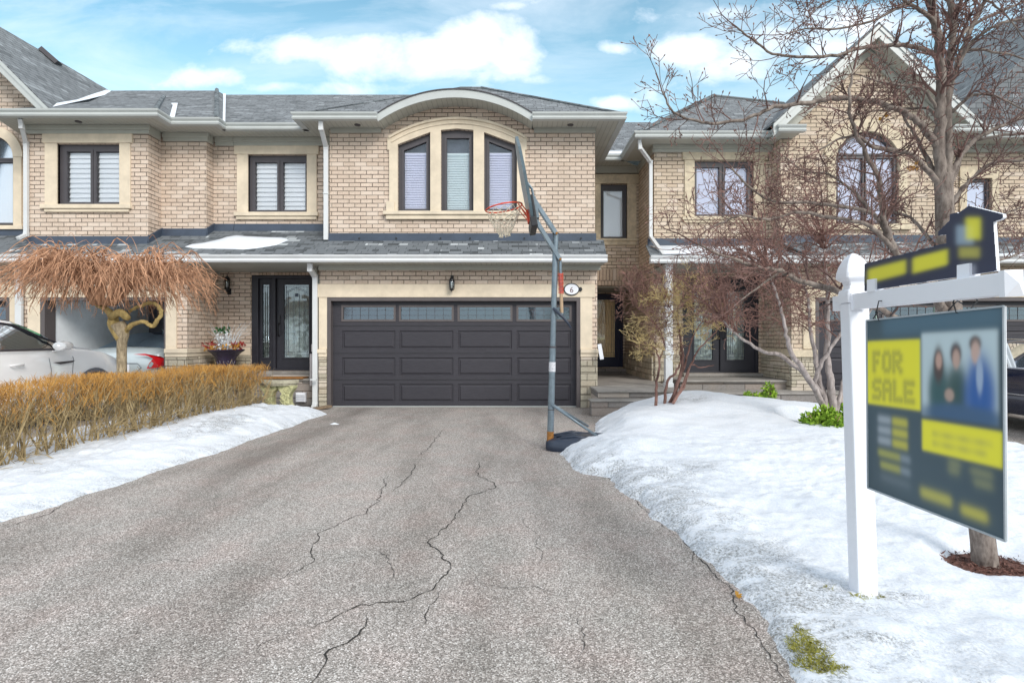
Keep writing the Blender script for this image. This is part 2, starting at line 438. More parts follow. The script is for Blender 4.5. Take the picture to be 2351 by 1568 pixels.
over = t.math('MAXIMUM', t.math('MULTIPLY', t.math('LESS_THAN', (sp,1), 0.05), t.math('ADD', .55, t.math('MULTIPLY', (wisp,0), .6))), t.ramp((sp,2), [(.55,(0,)), (.75,(.85,))]))  # unseen white cloud added overhead and behind the camera to whiten the light
m2 = t.math('MAXIMUM', m2, over, clamp=True)
m2 = t.math('MULTIPLY', m2, front)
shade = t.ramp(body, [(.5,(7.2,7.7,8.3)), (.9,(8.8,8.8,8.9)), (1.2,(9.6,9.4,9.2))])
low = t.ramp(v, [(.30,(1,)), (.62,(0,))])        # paler air near the roofs
tint = t.mix(1.0, (sky,0), (.95,1.26,1.04), 'MULTIPLY')
hs = t.n('ShaderNodeHueSaturation', None, Saturation=.97, Value=1.33, Color=tint)
pale = t.mix(t.math('MULTIPLY', low, .40), (hs,0), (5.0,7.1,8.0))
bgc = t.mix(m2, pale, (shade,0))
bg = t.n('ShaderNodeBackground', None, Color=bgc, Strength=.118)
t.n('ShaderNodeOutputWorld', None, Surface=bg)

sc.view_settings.view_transform = 'Standard'; sc.view_settings.look = 'None'
sc.view_settings.gamma = 1; sc.view_settings.exposure = .50
sc.cycles.max_bounces = 6; sc.cycles.transparent_max_bounces = 12; sc.cycles.use_denoising = True

# ------------------------------------------------------------------ ground
g = MB(); g.quad((-400,-400,-.03),(400,-400,-.03),(400,600,-.03),(-400,600,-.03))
tag(g.build('ground', M['ground'], recalc=False), kind='structure')
def crack_ribbon(mb, pts, w, seed):
    rng = random.Random(seed); out = []
    for (a, b) in zip(pts[:-1], pts[1:]):
        A = Vector((XX(a[0], CAMZ*F/(a[1]-HY)), CAMZ*F/(a[1]-HY))); B = Vector((XX(b[0], CAMZ*F/(b[1]-HY)), CAMZ*F/(b[1]-HY)))
        n = max(2, int((B-A).length/.035)); pr = Vector((-(B-A).y, (B-A).x)).normalized()
        for i in range(n): out.append(A.lerp(B, i/n) + pr*rng.uniform(-.013,.013) + pr*.03*noise.noise(Vector((A.x*3+i*.2, seed, 0))))
    out.append(B); n = len(out)
    vs = []
    for i, p in enumerate(out):
        dd = (out[min(i+1,n-1)] - out[max(i-1,0)]).normalized(); q = Vector((-dd.y, dd.x))
        ww = w * (.35 + rng.random()) * min(1, (i+1)/6, (n-i)/6+.1)
        vs += [(p.x+q.x*ww, p.y+q.y*ww, .0035), (p.x-q.x*ww, p.y-q.y*ww, .0035)]
    mb.mi = 1; mb.add(vs, [(2*i, 2*i+1, 2*i+3, 2*i+2) for i in range(n-1)]); mb.mi = 0
g = MB(); g.quad((-4.6,-3,0),(2.2,-3,0),(2.2,11.4,0),(-4.6,11.4,0))
cracks = [([(1018,985),(985,1028),(955,1050)],.007),([(958,1062),(935,1100),(900,1130)],.007),([(890,1090),(868,1150),(835,1178),(728,1225),(712,1275),(715,1290),(640,1335)],.007),
 ([(1102,1060),(1095,1092),(1132,1108),(1140,1118),(1075,1140),(1045,1190),(985,1245),(1035,1300),(1000,1348),(940,1380),(830,1388),(790,1410),(720,1440)],.008),
 ([(1135,1116),(1170,1108),(1260,1106),(1410,1098)],.005),([(840,1412),(835,1448),(760,1492),(710,1572)],.010),([(0,1217),(60,1195),(110,1180),(150,1155)],.008),
 ([(395,1188),(440,1200),(470,1205)],.005),([(735,1290),(800,1278),(900,1272)],.003),([(1020,1340),(985,1400),(955,1460)],.004),([(820,1390),(880,1400),(960,1395)],.003),
 ([(1590,1260),(1640,1320),(1680,1350),(1690,1400),(1740,1460),(1790,1540),(1830,1600)],.006),([(1560,1225),(1590,1262),(1600,1300)],.004),([(800,1020),(830,1005),(880,985)],.003),([(600,1105),(650,1080),(720,1070)],.002),([(300,1300),(380,1285),(470,1290)],.003),([(560,1180),(610,1150),(640,1120)],.0025),([(1190,1180),(1230,1230),(1250,1300)],.003),([(1080,1330),(1150,1350),(1230,1345),(1300,1370)],.003),([(470,1100),(500,1130),(490,1170)],.002),([(980,1100),(1010,1140),(1050,1160)],.002),([(860,1250),(900,1300),(890,1350)],.003),([(640,1340),(600,1380),(520,1400)],.003),([(1300,1400),(1340,1450),(1330,1530)],.003),([(720,1440),(640,1460),(560,1500)],.004),
 ([(1375,1085),(1420,1110),(1480,1170),(1550,1230)],.005)]
for i, (c, wd) in enumerate(cracks): crack_ribbon(g, c, wd*.5, i+1)
tag(g.build('driveway', [M['asphalt'], M['crack']], recalc=False), kind='structure')
g = MB(); g.quad((-11.5,-3,-.004),(-5.6,-3,-.004),(-5.6,11.4,-.004),(-11.5,11.4,-.004)); tag(g.build('driveway', M['asphalt'], recalc=False), kind='structure')
g = MB(); g.quad((5.3,-3,-.004),(14,-3,-.004),(14,11.4,-.004),(5.3,11.4,-.004)); tag(g.build('driveway', M['asphalt'], recalc=False), kind='structure')

def interp(tab, y):
    if y <= tab[0][0]: return tab[0][1]
    for (a, b) in zip(tab[:-1], tab[1:]):
        if y <= b[0]:
            k = (y-a[0])/(b[0]-a[0]); return a[1]+(b[1]-a[1])*k
    return tab[-1][1]
def nz(x, y, s, seed=0, o=3):
    return noise.fractal(Vector((x*s, y*s, seed*7.3)), 1.0, 2.0, o)
SR = [(1.4,1.12),(2.26,1.16),(2.7,1.24),(3.12,1.24),(3.94,1.17),(4.6,1.08),(5.2,.98),(5.55,.98),(5.75,.72),(6.3,.62),(6.75,.58),(7.0,.70),(7.3,1.02),(7.8,1.12),(8.4,1.22),(9.0,1.34),(9.6,1.56),(10.1,2.0),(10.5,2.6)]
def hr(x, y):
    xl = interp(SR, y) + .05*nz(x, y, 2.2, 1) + .03*nz(x, y, 9, 2)
    yn = 10.0 if x < 2.3 else (10.0 + min(.62, (x-2.3)*.9))
    dl = x - xl; dn = yn - y; dr = 6.15 - x + .1*nz(x,y,1.5,5)
    dmin = min(dl, dn, dr)
    if dmin < -.12: return None, 0
    k = interp([(2,.045),(3.2,.06),(4.2,.10),(5.2,.15),(7,.2),(9,.16)], y)
    h = k*(1-math.exp(-max(dmin,0)/ (.045+.15*min(1,max(0,y-2.5)/5)))) + min(dmin,0)*.5
    def gs(cx, cy, r, a, r2=None): return a*math.exp(-((x-cx)/r)**2-((y-cy)/(r2 or r))**2)
    e = min(1, max(0, dmin/.45))
    h += e*(gs(2.95,8.9,1.15,.36,1.1) + gs(1.75,7.6,.6,.12) + gs(1.3,6.2,.45,.08) + gs(4.6,9.0,1.0,.14) + gs(3.6,7.0,1.6,.06))
    h += e*(.035*nz(x,y,1.3,3) + .014*nz(x,y,4.5,4)*(1 if y<6.5 else .3)) + e*.02*abs(nz(x,y,9,6))*interp([(2,1),(6,1),(7.5,.15)], y) + e*.007*nz(x,y,22,8)*interp([(5,1),(7,.2)], y)
    # footprints, melted hollows, wells round trunks
    h -= e*(gs(1.55,5.35,.22,.07,.12)+gs(1.32,5.0,.16,.05,.1)+gs(1.9,4.3,.2,.04,.15)+gs(1.45,5.95,.14,.05,.1))
    r = math.hypot(x-2.87, (y-3.42)*1.25); h = h if r > .36 else (-.03 + (h+.03)*max(0, (r-.17)/.19)**.6 if r > .17 else -.03)
    r = math.hypot(x-4.22, (y-7.75)); h = h if r > .58 else h*.1 + h*.9*max(0,(r-.28)/.3)
    dirt = max(0, 1-dl/(.75 if y < 6.5 else .3)) * interp([(2,1),(5.6,.9),(6.3,.55),(8,.2),(9,.3)], y)
    dirt = max(dirt, .8*max(0, 1-math.hypot((x-1.55)/.7,(y-5.3)/.45)), .62*max(0, 1-(y-1.8)/2.2)*max(0,1-dl/1.4), .5*math.exp(-((x-2.7)/.3)**2-((y-8.45)/.2)**2),
               .6*math.exp(-((x-2.0)/.2)**2-((y-2.9)/.15)**2), .7*math.exp(-((x-2.35)/.1)**2-((y-2.42)/.09)**2))
    return h, min(1, dirt)
SL = [(1.5,-4.1),(3,-4.0),(4.22,-3.82),(5,-3.72),(6.08,-3.62),(7.2,-3.50),(8,-3.52),(8.8,-3.42),(9.6,-3.42),(10.2,-3.30),(10.5,-3.6),(10.9,-4.6)]
def hl(x, y):
    xr = interp(SL, y) + .05*nz(x, y, 2.0, 11) + .02*nz(x, y, 12, 12)
    dl = xr - x; dn = (10.75 if x > -6 else 11.1) - y; dr = x + 6.35
    dmin = min(dl, dn, dr)
    if dmin < -.12: return None, 0
    h = interp([(4,.07),(6,.08),(8,.13)], y)*(1-math.exp(-max(dmin,0)/.16)) + min(dmin,0)*.5
    e = min(1, max(0, dmin/.4))
    h += e*(.10*math.exp(-((x+4.35)/.45)**2)*interp([(4,.0),(6,.2),(7.5,.7),(9,1.1),(10.0,.6),(10.6,.1)], y) + .03*nz(x,y,1.8,13) + .02*nz(x,y,5,14) + .024*abs(nz(x,y,10,15)) + .008*nz(x,y,22,16))
    dirt = max(0, 1-dl/.3)*.45 + 1.2*max(0, 1-math.hypot((x+4.1)/.4,(y-7.9)/1.1)) + .7*max(0,1-math.hypot((x+4.3)/.5,(y-9.6)/.4)) + .5*max(0,1-math.hypot((x+4.5)/.4,(y-5.6)/.3))
    return h, min(1, dirt)
def snowfield(name, fn, x0, x1, y0, y1, st, label):
    nx = int((x1-x0)/st)+1; ny = int((y1-y0)/st)+1; idx = {}; mb = MB(); dirt = []
    for j in range(ny):
        for i in range(nx):
            x = x0+i*st; y = y0+j*st; h, dd = fn(x, y)
            if h is None: continue
            idx[(i,j)] = len(mb.v); mb.v.append((x,y,max(h,-.02))); dirt.append(dd)
    for j in range(ny-1):
        for i in range(nx-1):
            q = [(i,j),(i+1,j),(i+1,j+1),(i,j+1)]
            if all(k in idx for k in q):
                ids = [idx[k] for k in q]
                if max(mb.v[a][2] for a in ids) > -.015: mb.face(ids)
    o = mb.build(name, M['snow'], smooth=True, recalc=False)
    a = o.data.attributes.new('dirt', 'FLOAT', 'POINT'); a.data.foreach_set('value', dirt)
    return tag(o, label, 'snow', kind='stuff')
snowfield('snow', hr, .3, 6.5, 1.5, 10.75, .027, 'white snow mound covering the lawn under the bare trees and the sale sign')
snowfield('snow', hl, -6.5, -3.1, 1.5, 11.2, .035, 'strip of old snow along the left side of the driveway under the hedge')
# small melted scraps near the garage
for k, (px, py, r) in enumerate([(768,974,.05)]):
    Y = CAMZ*F/(py-HY); c = (XX(px,Y), Y); mb = MB(); n = 14
    vs = [(c[0], c[1], .03)] + [(c[0]+math.cos(a*6.283/n)*r*(1.6+.5*nz(a,k,1.1,k)), c[1]+math.sin(a*6.283/n)*r*.6*(1+.5*nz(k,a,1.3,k)), .001) for a in range(n)]
    mb.add(vs, [(0, 1+a, 1+(a+1)%n) for a in range(n)])
    tag(mb.build('snow', M['snowclean'], smooth=True), kind='stuff')
def ground_z(x, y):
    h = None
    if x > .3: h = hr(x, y)[0]
    elif x < -3: h = hl(x, y)[0]
    return max(0, h or 0)
# ------------------------------------------------------------------ townhouses
G, U, V3, V2, V1, DW = 11.2, 11.55, 12.1, 11.82, 11.39, 12.33     # wall planes (m from camera)
RW, RB, NW, NG = 14.1, 15.8, 12.55, 12.12
EZ = 5.76; SZ = 5.63; PT = .615
HL = empty('townhouse', (-9, 11.2, 0), 'brick townhouse with an open garage holding a silver car, behind the weeping tree', 'house')
HM = empty('townhouse', (0, 11.2, 0), 'brick townhouse with a closed wide charcoal garage door below an arched three-part window', 'house')
HR = empty('townhouse', (6, 11.2, 0), 'brick townhouse with a tall pointed gable and glazed double entry door behind bare trees', 'house')
HF = empty('townhouse', (-13, 11.8, 0), 'brick townhouse cut by the left frame edge with steep grey roof and arched window', 'house')
HQ = empty('townhouse', (12, 12, 0), 'townhouse cut by the right frame edge, mostly its steep grey roof behind the tree', 'house')

def part(mb, name, m, parent, **k): return mb.build(name, M[m] if isinstance(m, str) else m, parent, **k)

def slats(mb, x0, x1, z0, z1, y, pitch=.05, tilt=1.2):
    z = z0
    while z < z1 - pitch*.4:
        dy = .5*pitch*math.cos(tilt); dz = .5*pitch*math.sin(tilt)
        mb.box(x0, x1, y-.0015, y+.0015, z+.003, min(z1, z+pitch-.004)) if False else mb.add(
            [(x0, y-dy, z+.004), (x1, y-dy, z+.004), (x1, y+dy, z+pitch*.97), (x0, y+dy, z+pitch*.97)], [(0,1,2,3)])
        z += pitch

def window(parent, Y, fr, panes, blind='blind', pitch=.085, name='window', fpoly=None, ppolys=None, backcol='inner', btop=None):
    """frame (px rect) with panes (px rects), all read at plane Y"""
    out = fpoly or R(*fr, Y); holes = ppolys or [R(*p, Y) for p in panes]
    f = MB(); f.slab(out, holes, Y+.05, Y+.12)
    # inner sash step
    for h in holes:
        cx = sum(p[0] for p in h)/len(h); cz = sum(p[1] for p in h)/len(h)
        big = [(cx+(p[0]-cx)*(1+.05/max(.1,abs(p[0]-cx))), cz+(p[1]-cz)*(1+.04/max(.1,abs(p[1]-cz)))) for p in h]
        f.slab(big, [h], Y+.035, Y+.05)
    fo = part(f, name, 'frame', parent)
    g = MB(); b = MB(); k = MB()
    for h in holes:
        g.slab(h, [], Y+.08, Y+.086)
        x0 = min(p[0] for p in h); x1 = max(p[0] for p in h); z0 = min(p[1] for p in h); z1 = max(p[1] for p in h)
        if blind:
            top = z1 if btop is None else min(z1, ZZ(btop, Y))
            if pitch: slats(b, x0+.004, x1-.004, z0, top, Y+.115, pitch)
            if pitch: b.box(x0, x1, Y+.135, Y+.137, z0, top)
            else: b.box(x0, x1, Y+.11, Y+.115, z0, top)
            if btop is not None: b.box(x0+.005, x1-.005, Y+.095, Y+.13, top-.01, top+.035)
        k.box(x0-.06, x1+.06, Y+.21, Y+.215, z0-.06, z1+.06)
    part(g, 'pane', 'glass', fo, recalc=False)
    if blind: part(b, 'blind', blind, fo, recalc=False)
    part(k, 'room_shade', backcol, fo)
    return fo

def surround(fo, Y, lint, jl, jr, sill, sub, hole, m='trim'):
    """stone round a window: lintel / jambs / sill as px rects"""
    s = MB()
    s.slab(R(*lint, Y), [], Y-.045, Y+.02)
    s.slab(R(*jl, Y), [], Y-.03, Y+.1); s.slab(R(*jr, Y), [], Y-.03, Y+.1)
    s.slab(R(*sill, Y), [], Y-.075, Y+.06); s.slab(R(*sub, Y), [], Y-.045, Y+.02)
    part(s, 'stone_surround', m, fo, bevel=.006)

# --- lower front walls ------------------------------------------------------
# main garage wall
w_ = MB()
gx0, gx1 = XX(752,G), XX(1332,G); mz = 2.93
w_.slab([(XX(733,G),-.02),(gx0,-.02),(gx0,ZZ(683,G)),(gx1,ZZ(683,G)),(gx1,-.02),(XX(1371,G),-.02),(XX(1371,G),mz),(XX(733,G),mz)], [], G, G+.22)
w_.box(XX(733,G), XX(733,G)+.2, G+.22, DW, -.02, mz)
w_.box(XX(1371,G)-.2, XX(1371,G), G+.22, RW, -.02, mz)
w_.box(XX(1371,G)-.2, XX(1371,G), RW, RB+.2, -.02, 2.66)
lw = part(w_, 'wall', 'brick', HM)
s = MB()
s.slab(R(730,1365.5,652.6,683,G), [], G-.045, G+.02)
s.slab(R(733,752,683,801.7,G), [], G-.03, G+.1); s.slab(R(1332,1359.6,683,801.7,G), [], G-.03, G+.1)
s.box(XX(733,G)-.02, gx0, G-.085, G+.04, ZZ(810.5,G), ZZ(801.7,G)); s.box(XX(733,G), gx0, G-.06, G+.04, ZZ(819.3,G), ZZ(810.5,G))
s.box(gx1, XX(1373.5,G), G-.085, G+.04, ZZ(810.5,G), ZZ(801.7,G)); s.box(gx1, XX(1372,G), G-.06, G+.04, ZZ(819.3,G), ZZ(810.5,G))
part(s, 'stone_surround', 'trim', HM, bevel=.006)
rng = random.Random(4)
def stone_blocks(mb, x0, x1, y0, y1, z0, z1, rng, h=.125, side=None):
    """dry-cut blocks facing -Y, or along a side wall facing (+1/-1) X"""
    z = z0
    while z < z1-.03:
        hh = min(h*rng.uniform(.75,1.35), z1-z)
        if z1-z-hh < .04: hh = z1-z
        x = x0
        while x < x1-.02:
            ww = min(rng.uniform(.16,.42), x1-x)
            if x1-x-ww < .08: ww = x1-x
            p = rng.uniform(.0,.022)
            if side is None: mb.box(x+.004, x+ww-.004, y0-p, y1, z+.004, z+hh-.004)
            else:
                if side > 0: mb.box(y0, y1+p, x+.004, x+ww-.004, z+.004, z+hh-.004)
                else: mb.box(y0-p, y1, x+.004, x+ww-.004, z+.004, z+hh-.004)
            x += ww
        z += hh
s = MB(); zc = ZZ(819.3,G)
stone_blocks(s, XX(733,G), gx0, G-.045, G+.02, -.01, zc, rng); part(s, 'stone_base', 'stonebase', HM, bevel=.008); s = MB()
stone_blocks(s, gx1, XX(1371.5,G), G-.045, G+.02, -.01, zc, rng)
part(s, 'stone_base', 'stonebase', HM, bevel=.008)
# door recess wall with main entry
dx0, dx1 = XX(577,DW), XX(722,DW)+.38; dz0, dz1 = ZZ(851,DW), ZZ(631.7,DW)
w_ = MB(); rx0 = XX(497,DW); rx1 = XX(733,G)
w_.slab([(rx0,-.02),(rx1,-.02),(rx1,mz),(rx0,mz)], [rect(dx0,dx1,dz0,dz1)], DW, DW+.2)
part(w_, 'wall', 'brick', HM)
s = MB(); s.box(dx0-.02, dx1+.02, DW-.012, DW+.01, dz1, dz1+.19); part(s, 'soldier_course', 'soldier', HM)
s = MB(); s.box(rx0+.0, dx0, DW-.05, DW+.01, zc, zc+.14); part(s, 'stone_band', 'trim', HM)
s = MB(); stone_blocks(s, rx0, dx0, DW-.03, DW+.01, .3, zc, rng); part(s, 'stone_base', 'stonebase', HM, bevel=.008)

def caming(mb, x0, x1, z0, z1, y, arch=True):
    """lead lines of a decorative door glass"""
    def ln(a, b, c, d, w=.006): mb.bar((a, y, b), (c, y, d), w, w)
    i = .045
    ln(x0+i, z0+.02, x0+i, z1-.03); ln(x1-i, z0+.02, x1-i, z1-.03)
    ln(x0+i*2, z0+.12, x0+i*2, z1-.16); ln(x1-i*2, z0+.12, x1-i*2, z1-.16)
    ln(x0, z0+.12, x1, z0+.12); ln(x0, z0+.06, x1, z0+.06); ln(x0, z1-.05, x1, z1-.05)
    if arch:
        n = 12; pts = [(x0+i+(x1-x0-2*i)*k/n, z1-.16+.09*math.sin(math.pi*k/n)) for k in range(n+1)]
        for a, b in zip(pts[:-1], pts[1:]): ln(a[0], a[1], b[0], b[1], .008); ln(a[0], a[1]-.03, b[0], b[1]-.03)
        cx = (x0+x1)/2
        mb.box(cx-.035, cx+.035, y-.004, y+.004, z1-.26, z1-.19)
        for k in (-1, 1): ln(cx+k*.06, z0+.12, cx+k*.06, z1-.2)
def glazed_leaf(parent, name, Y, x0, x1, z0, z1, gx0, gx1, gz0, gz1, m='door', curtain_or_reflection='curtain_or_reflection', arch=True, handle=None):
    d = MB(); d.slab(rect(x0,x1,z0,z1), [rect(gx0,gx1,gz0,gz1)], Y, Y+.045)
    d.slab(rect(gx0-.035,gx1+.035,gz0-.035,gz1+.035), [rect(gx0,gx1,gz0,gz1)], Y-.014, Y)
    o = part(d, name, m, parent, bevel=.004)
    g = MB(); g.slab(rect(gx0,gx1,gz0,gz1), [], Y+.02, Y+.026); part(g, 'pane', 'glasst' if curtain_or_reflection == 'curtain_or_reflection' else 'glass', o, recalc=False)
    c = MB(); caming(c, gx0, gx1, gz0, gz1, Y+.016, arch); part(c, 'leading', 'black' if not arch else 'inner', o)
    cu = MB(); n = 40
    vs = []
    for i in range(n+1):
        x = gx0-.02+(gx1-gx0+.04)*i/n; yy = Y+(.11 if curtain_or_reflection == 'curtain_or_reflection' else .045)+.022*math.sin(i*1.55)+.012*math.sin(i*3.7+1)
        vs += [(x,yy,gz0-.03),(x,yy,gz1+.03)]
    cu.add(vs, [(2*i,2*i+2,2*i+3,2*i+1) for i in range(n)]); part(cu, 'curtain_or_reflection', curtain_or_reflection, o, smooth=True, recalc=False)  # real curtain, except the side door's sheet, which is a painted reflection
    bk = MB(); bk.box(x0, x1, Y+.2, Y+.21, z0, z1); part(bk, 'hall_shade', 'inner', o)
    if handle:
        h = MB(); hx = handle; hz = z0+.98
        h.box(hx-.022, hx+.022, Y-.02, Y, hz-.02, hz+.2)
        h.tube([(hx,Y-.02,hz+.02),(hx,Y-.07,hz-.02),(hx,Y-.075,hz-.14),(hx,Y-.06,hz-.24),(hx,Y-.015,hz-.27)], .013, 8)
        h.tube([(hx,Y-.03,hz+.14),(hx,Y,hz+.14)], .028, 10)
        part(h, 'handle', 'black', o, smooth=True, angle=40)
    return o
def doorframe(parent, Y, x0, x1, z0, z1, inner, m='door'):
    f = MB(); f.slab(rect(x0,x1,z0,z1), inner, Y-.005, Y+.13); return part(f, 'door_frame', m, parent, bevel=.006)
yD = DW+.05
sl = (XX(592,DW), XX(625,DW)); ml = (XX(631.7,DW), XX(722,DW)); sr = (XX(729,DW), XX(729,DW)+.26)
zb = ZZ(847,DW)
doorframe(HM, DW+.02, dx0, dx1, dz0, dz1, [rect(sl[0],sl[1],zb,dz1-.07), rect(ml[0],ml[1],zb,dz1-.07), rect(sr[0],sr[1],zb,dz1-.07)])
glazed_leaf(HM, 'sidelight', yD+.02, sl[0], sl[1], zb, dz1-.07, XX(599.6,DW), XX(615,DW), ZZ(821,DW), ZZ(653,DW), arch=False)
glazed_leaf(HM, 'front_door', yD+.03, ml[0], ml[1], zb, dz1-.07, XX(648.4,DW), XX(706,DW), ZZ(821,DW), ZZ(653,DW), handle=XX(638,DW))
s = MB(); s.box(dx0-.05, dx1, DW-.28, DW+.02, dz0-.06, dz0-.004); part(s, 'door_sill', 'flag', HM, bevel=.006)
# porch of main entry
s = MB(); s.box(rx0+.01, rx1-.02, 11.5, DW-.001, .0, .50); s.box(dx0-.25, dx1-.02, DW-.34, DW-.002, .50, dz0-.062)
part(s, 'porch', 'slabstone', HM, bevel=.01)
s = MB(); s.box(rx0+.02, rx1-.03, 11.46, DW-.36, .501, .545); part(s, 'porch_slab', 'flag', HM, bevel=.008)

# garage door
def garage_door(parent, Y, x0, x1, z1, cols, rows, winrow, openings=True):
    f = MB(); t = .075
    f.slab([(x0,0),(x0+t,0),(x0+t,z1-t),(x1-t,z1-t),(x1-t,0),(x1,0),(x1,z1),(x0,z1)], [], Y-.035, Y+.12)
    part(f, 'garage_door_frame', 'framed', parent, bevel=.006)
    yd = Y+.10; a0, a1 = x0+.14, x1-.075
    f2 = MB(); f2.box(x0+t, a0, Y+.12, Y+.14, 0, z1-t); f2.box(x0+t, x1-t, Y+.09, Y+.1, z1-t-.07, z1-t)
    part(f2, 'door_seal', 'door', parent)
    zt = z1-t-.07
    holes = [rect(c[0],c[1],r[0],r[1]) for r in rows for c in cols]
    d = MB(); d.slab(rect(x0+t, x1-t, .015, zt), holes, yd, yd+.045)
    for ri, r in enumerate(rows):
        if ri == winrow: continue
        for c in cols:
            xa, xb, za, zb_ = c[0], c[1], r[0], r[1]; q = .028; q2 = .055
            L = [[(xa,yd,za),(xb,yd,za),(xb,yd,zb_),(xa,yd,zb_)],
                 [(xa+.01,yd+.02,za+.01),(xb-.01,yd+.02,za+.01),(xb-.01,yd+.02,zb_-.01),(xa+.01,yd+.02,zb_-.01)],
                 [(xa+q,yd+.02,za+q),(xb-q,yd+.02,za+q),(xb-q,yd+.02,zb_-q),(xa+q,yd+.02,zb_-q)],
                 [(xa+q2,yd+.002,za+q2),(xb-q2,yd+.002,za+q2),(xb-q2,yd+.002,zb_-q2),(xa+q2,yd+.002,zb_-q2)]]
            vs = [p for l in L for p in l]
            fs = [(4*k+i, 4*k+(i+1)%4, 4*k+4+(i+1)%4, 4*k+4+i) for k in range(3) for i in range(4)] + [(12,13,14,15)]
            d.add(vs, fs)
    o = part(d, 'garage_door', 'garage', parent)
    j = MB()
    for (ra, rb) in zip(rows[:-1], rows[1:]):
        zj = (ra[0]+rb[1])/2; j.box(x0+t, x1-t, yd-.004, yd-.001, zj-.006, zj+.006)
    part(j, 'section_joint', 'black', o)
    sill = MB(); sill.box(x0+t, x1-t, yd-.015, yd+.04, 0, .016); part(sill, 'bottom_seal', 'gutter', o)
    wr = rows[winrow]
    for c in cols:
        wf = MB(); q = .03
        wf.slab(rect(c[0]-.012,c[1]+.012,wr[0]-.012,wr[1]+.012), [rect(c[0]+q,c[1]-q,wr[0]+q,wr[1]-q)], yd-.014, yd-.001)
        wo = part(wf, 'garage_window', 'framed', o)
        g = MB(); g.slab(rect(c[0]+q,c[1]-q,wr[0]+q,wr[1]-q), [], yd+.01, yd+.014); part(g, 'pane', 'glassd', wo, recalc=False)
        mu = MB(); n = 6; hh = wr[1]-wr[0]; ww = c[1]-c[0]
        for k in (1, 2): 
            z = wr[0]+q+(hh-2*q)*k/3+.02*(k==2); mu.box(c[0]+q, c[1]-q, yd+.002, yd+.006, z-.003, z+.003)
        for k in range(1, n): 
            x = c[0]+q+(ww-2*q)*k/n; mu.box(x-.003, x+.003, yd+.002, yd+.006, wr[0]+q, wr[1]-q)
        part(mu, 'muntins', 'frame', wo)
        bk = MB(); bk.box(c[0], c[1], yd+.06, yd+.065, wr[0], wr[1]); part(bk, 'dark_interior', 'inner', wo)
cols = [(XX(a,G+.1), XX(b,G+.1)) for a, b in ((785.4,907.3),(917.4,1040.5),(1051.8,1175.2),(1186.9,1310.8))]
rows = [(ZZ(b,G+.1), ZZ(a,G+.1)) for a, b in ((702,737),(759.6,801),(821,862),(881.6,922.6))]
garage_door(HM, G, gx0, gx1, ZZ(683,G), cols, rows, 0)
s = MB(); s.box(gx0, gx1, G-.1, G+.02, -.02, .006); part(s, 'threshold', 'flag', HM)

# --- shed roofs -------------------------------------------------------------
SE, SEZ, SS = 10.75, 2.93, .55
def shed(parent, x0, x1, ye, ze, segs, x1b=None, x0b=None):
    """segs: list of (xa, xb, wallY, wallZ)"""
    r = MB()
    for (xa, xb, yw, zw) in segs:
        a2, b2 = xa, xb
        if x0b is not None and xa == segs[0][0]: a2 = x0b
        if x1b is not None and xb == segs[-1][1]: b2 = x1b
        vs = [(xa,ye,ze),(xb,ye,ze),(b2,yw,zw),(a2,yw,zw)]
        r.add(vs + [(p[0],p[1],p[2]-.03) for p in vs], [(0,1,2,3),(7,6,5,4),(0,4,5,1),(1,5,6,2),(2,6,7,3),(3,7,4,0)])
    return part(r, 'lower_roof', 'shingle_low', parent)
GUT = [(-.02,0),(.10,0),(.115,.03),(.09,.07),(.12,.105),(.125,.135),(.11,.14),(.10,.12),(-.02,.12)]
def gutter(parent, path, ztop, name='gutter', m='gutter'):
    g = MB(); g.sweep(path, [(o, ztop-.14+z) for o, z in GUT]); return part(g, name, m, parent)
xs0, xs1 = XX(497,DW)-.02, XX(1400,SE)
zr = lambda Y: SEZ + SS*(Y-SE)
ub0, ub1 = XX(757,U)-.02, XX(1366,U)
shed(HM, None, None, SE, SEZ, [(-5.92, ub0, V3, zr(V3)), (ub0, 1.80, U, zr(U))], x1b=XX(1386,U))
shed(HL, None, None, SE, SEZ, [(-14.2, -9.7, V1+.45, zr(V1+.45)), (-9.7, -7.32, V1, zr(V1)), (-7.32, -6.378, V2, zr(V2)), (-6.378, -5.92, V3, zr(V3))])
gutter(HM, [(-5.92,SE+.02),(1.80,SE+.02)], SEZ+.012, m='gutterw')
gutter(HL, [(-14.2,SE+.02),(-5.923,SE+.02)], SEZ+.012, m='gutterw')
# soffit of the porch and frieze over the garage
s = MB(); s.box(-6.43, rx1, SE+.03, DW, SEZ-.13, SEZ-.115); s.box(rx1, 1.78, SE+.03, G-.001, SEZ-.13, SEZ-.115); part(s, 'soffit', 'soffit', HM)
s = MB(); s.box(-14, -6.43, SE+.03, G+.2, SEZ-.13, SEZ-.115); part(s, 'soffit', 'soffit', HL)
s = MB(); s.box(rx1, 1.74, G-.07, G-.001, ZZ(621,G), SEZ-.131); s.box(rx1, 1.755, G-.1, G-.07, ZZ(612,G), SEZ-.131); part(s, 'frieze', 'frieze', HM, bevel=.01)
s = MB(); s.box(-6.35, -6.44, G+.03, DW-.01, ZZ(628,DW)-.02, SEZ-.131); s.box(-9.9, -6.36, G-.07, G-.001, ZZ(621,G), SEZ-.131); part(s, 'frieze', 'frieze', HL)
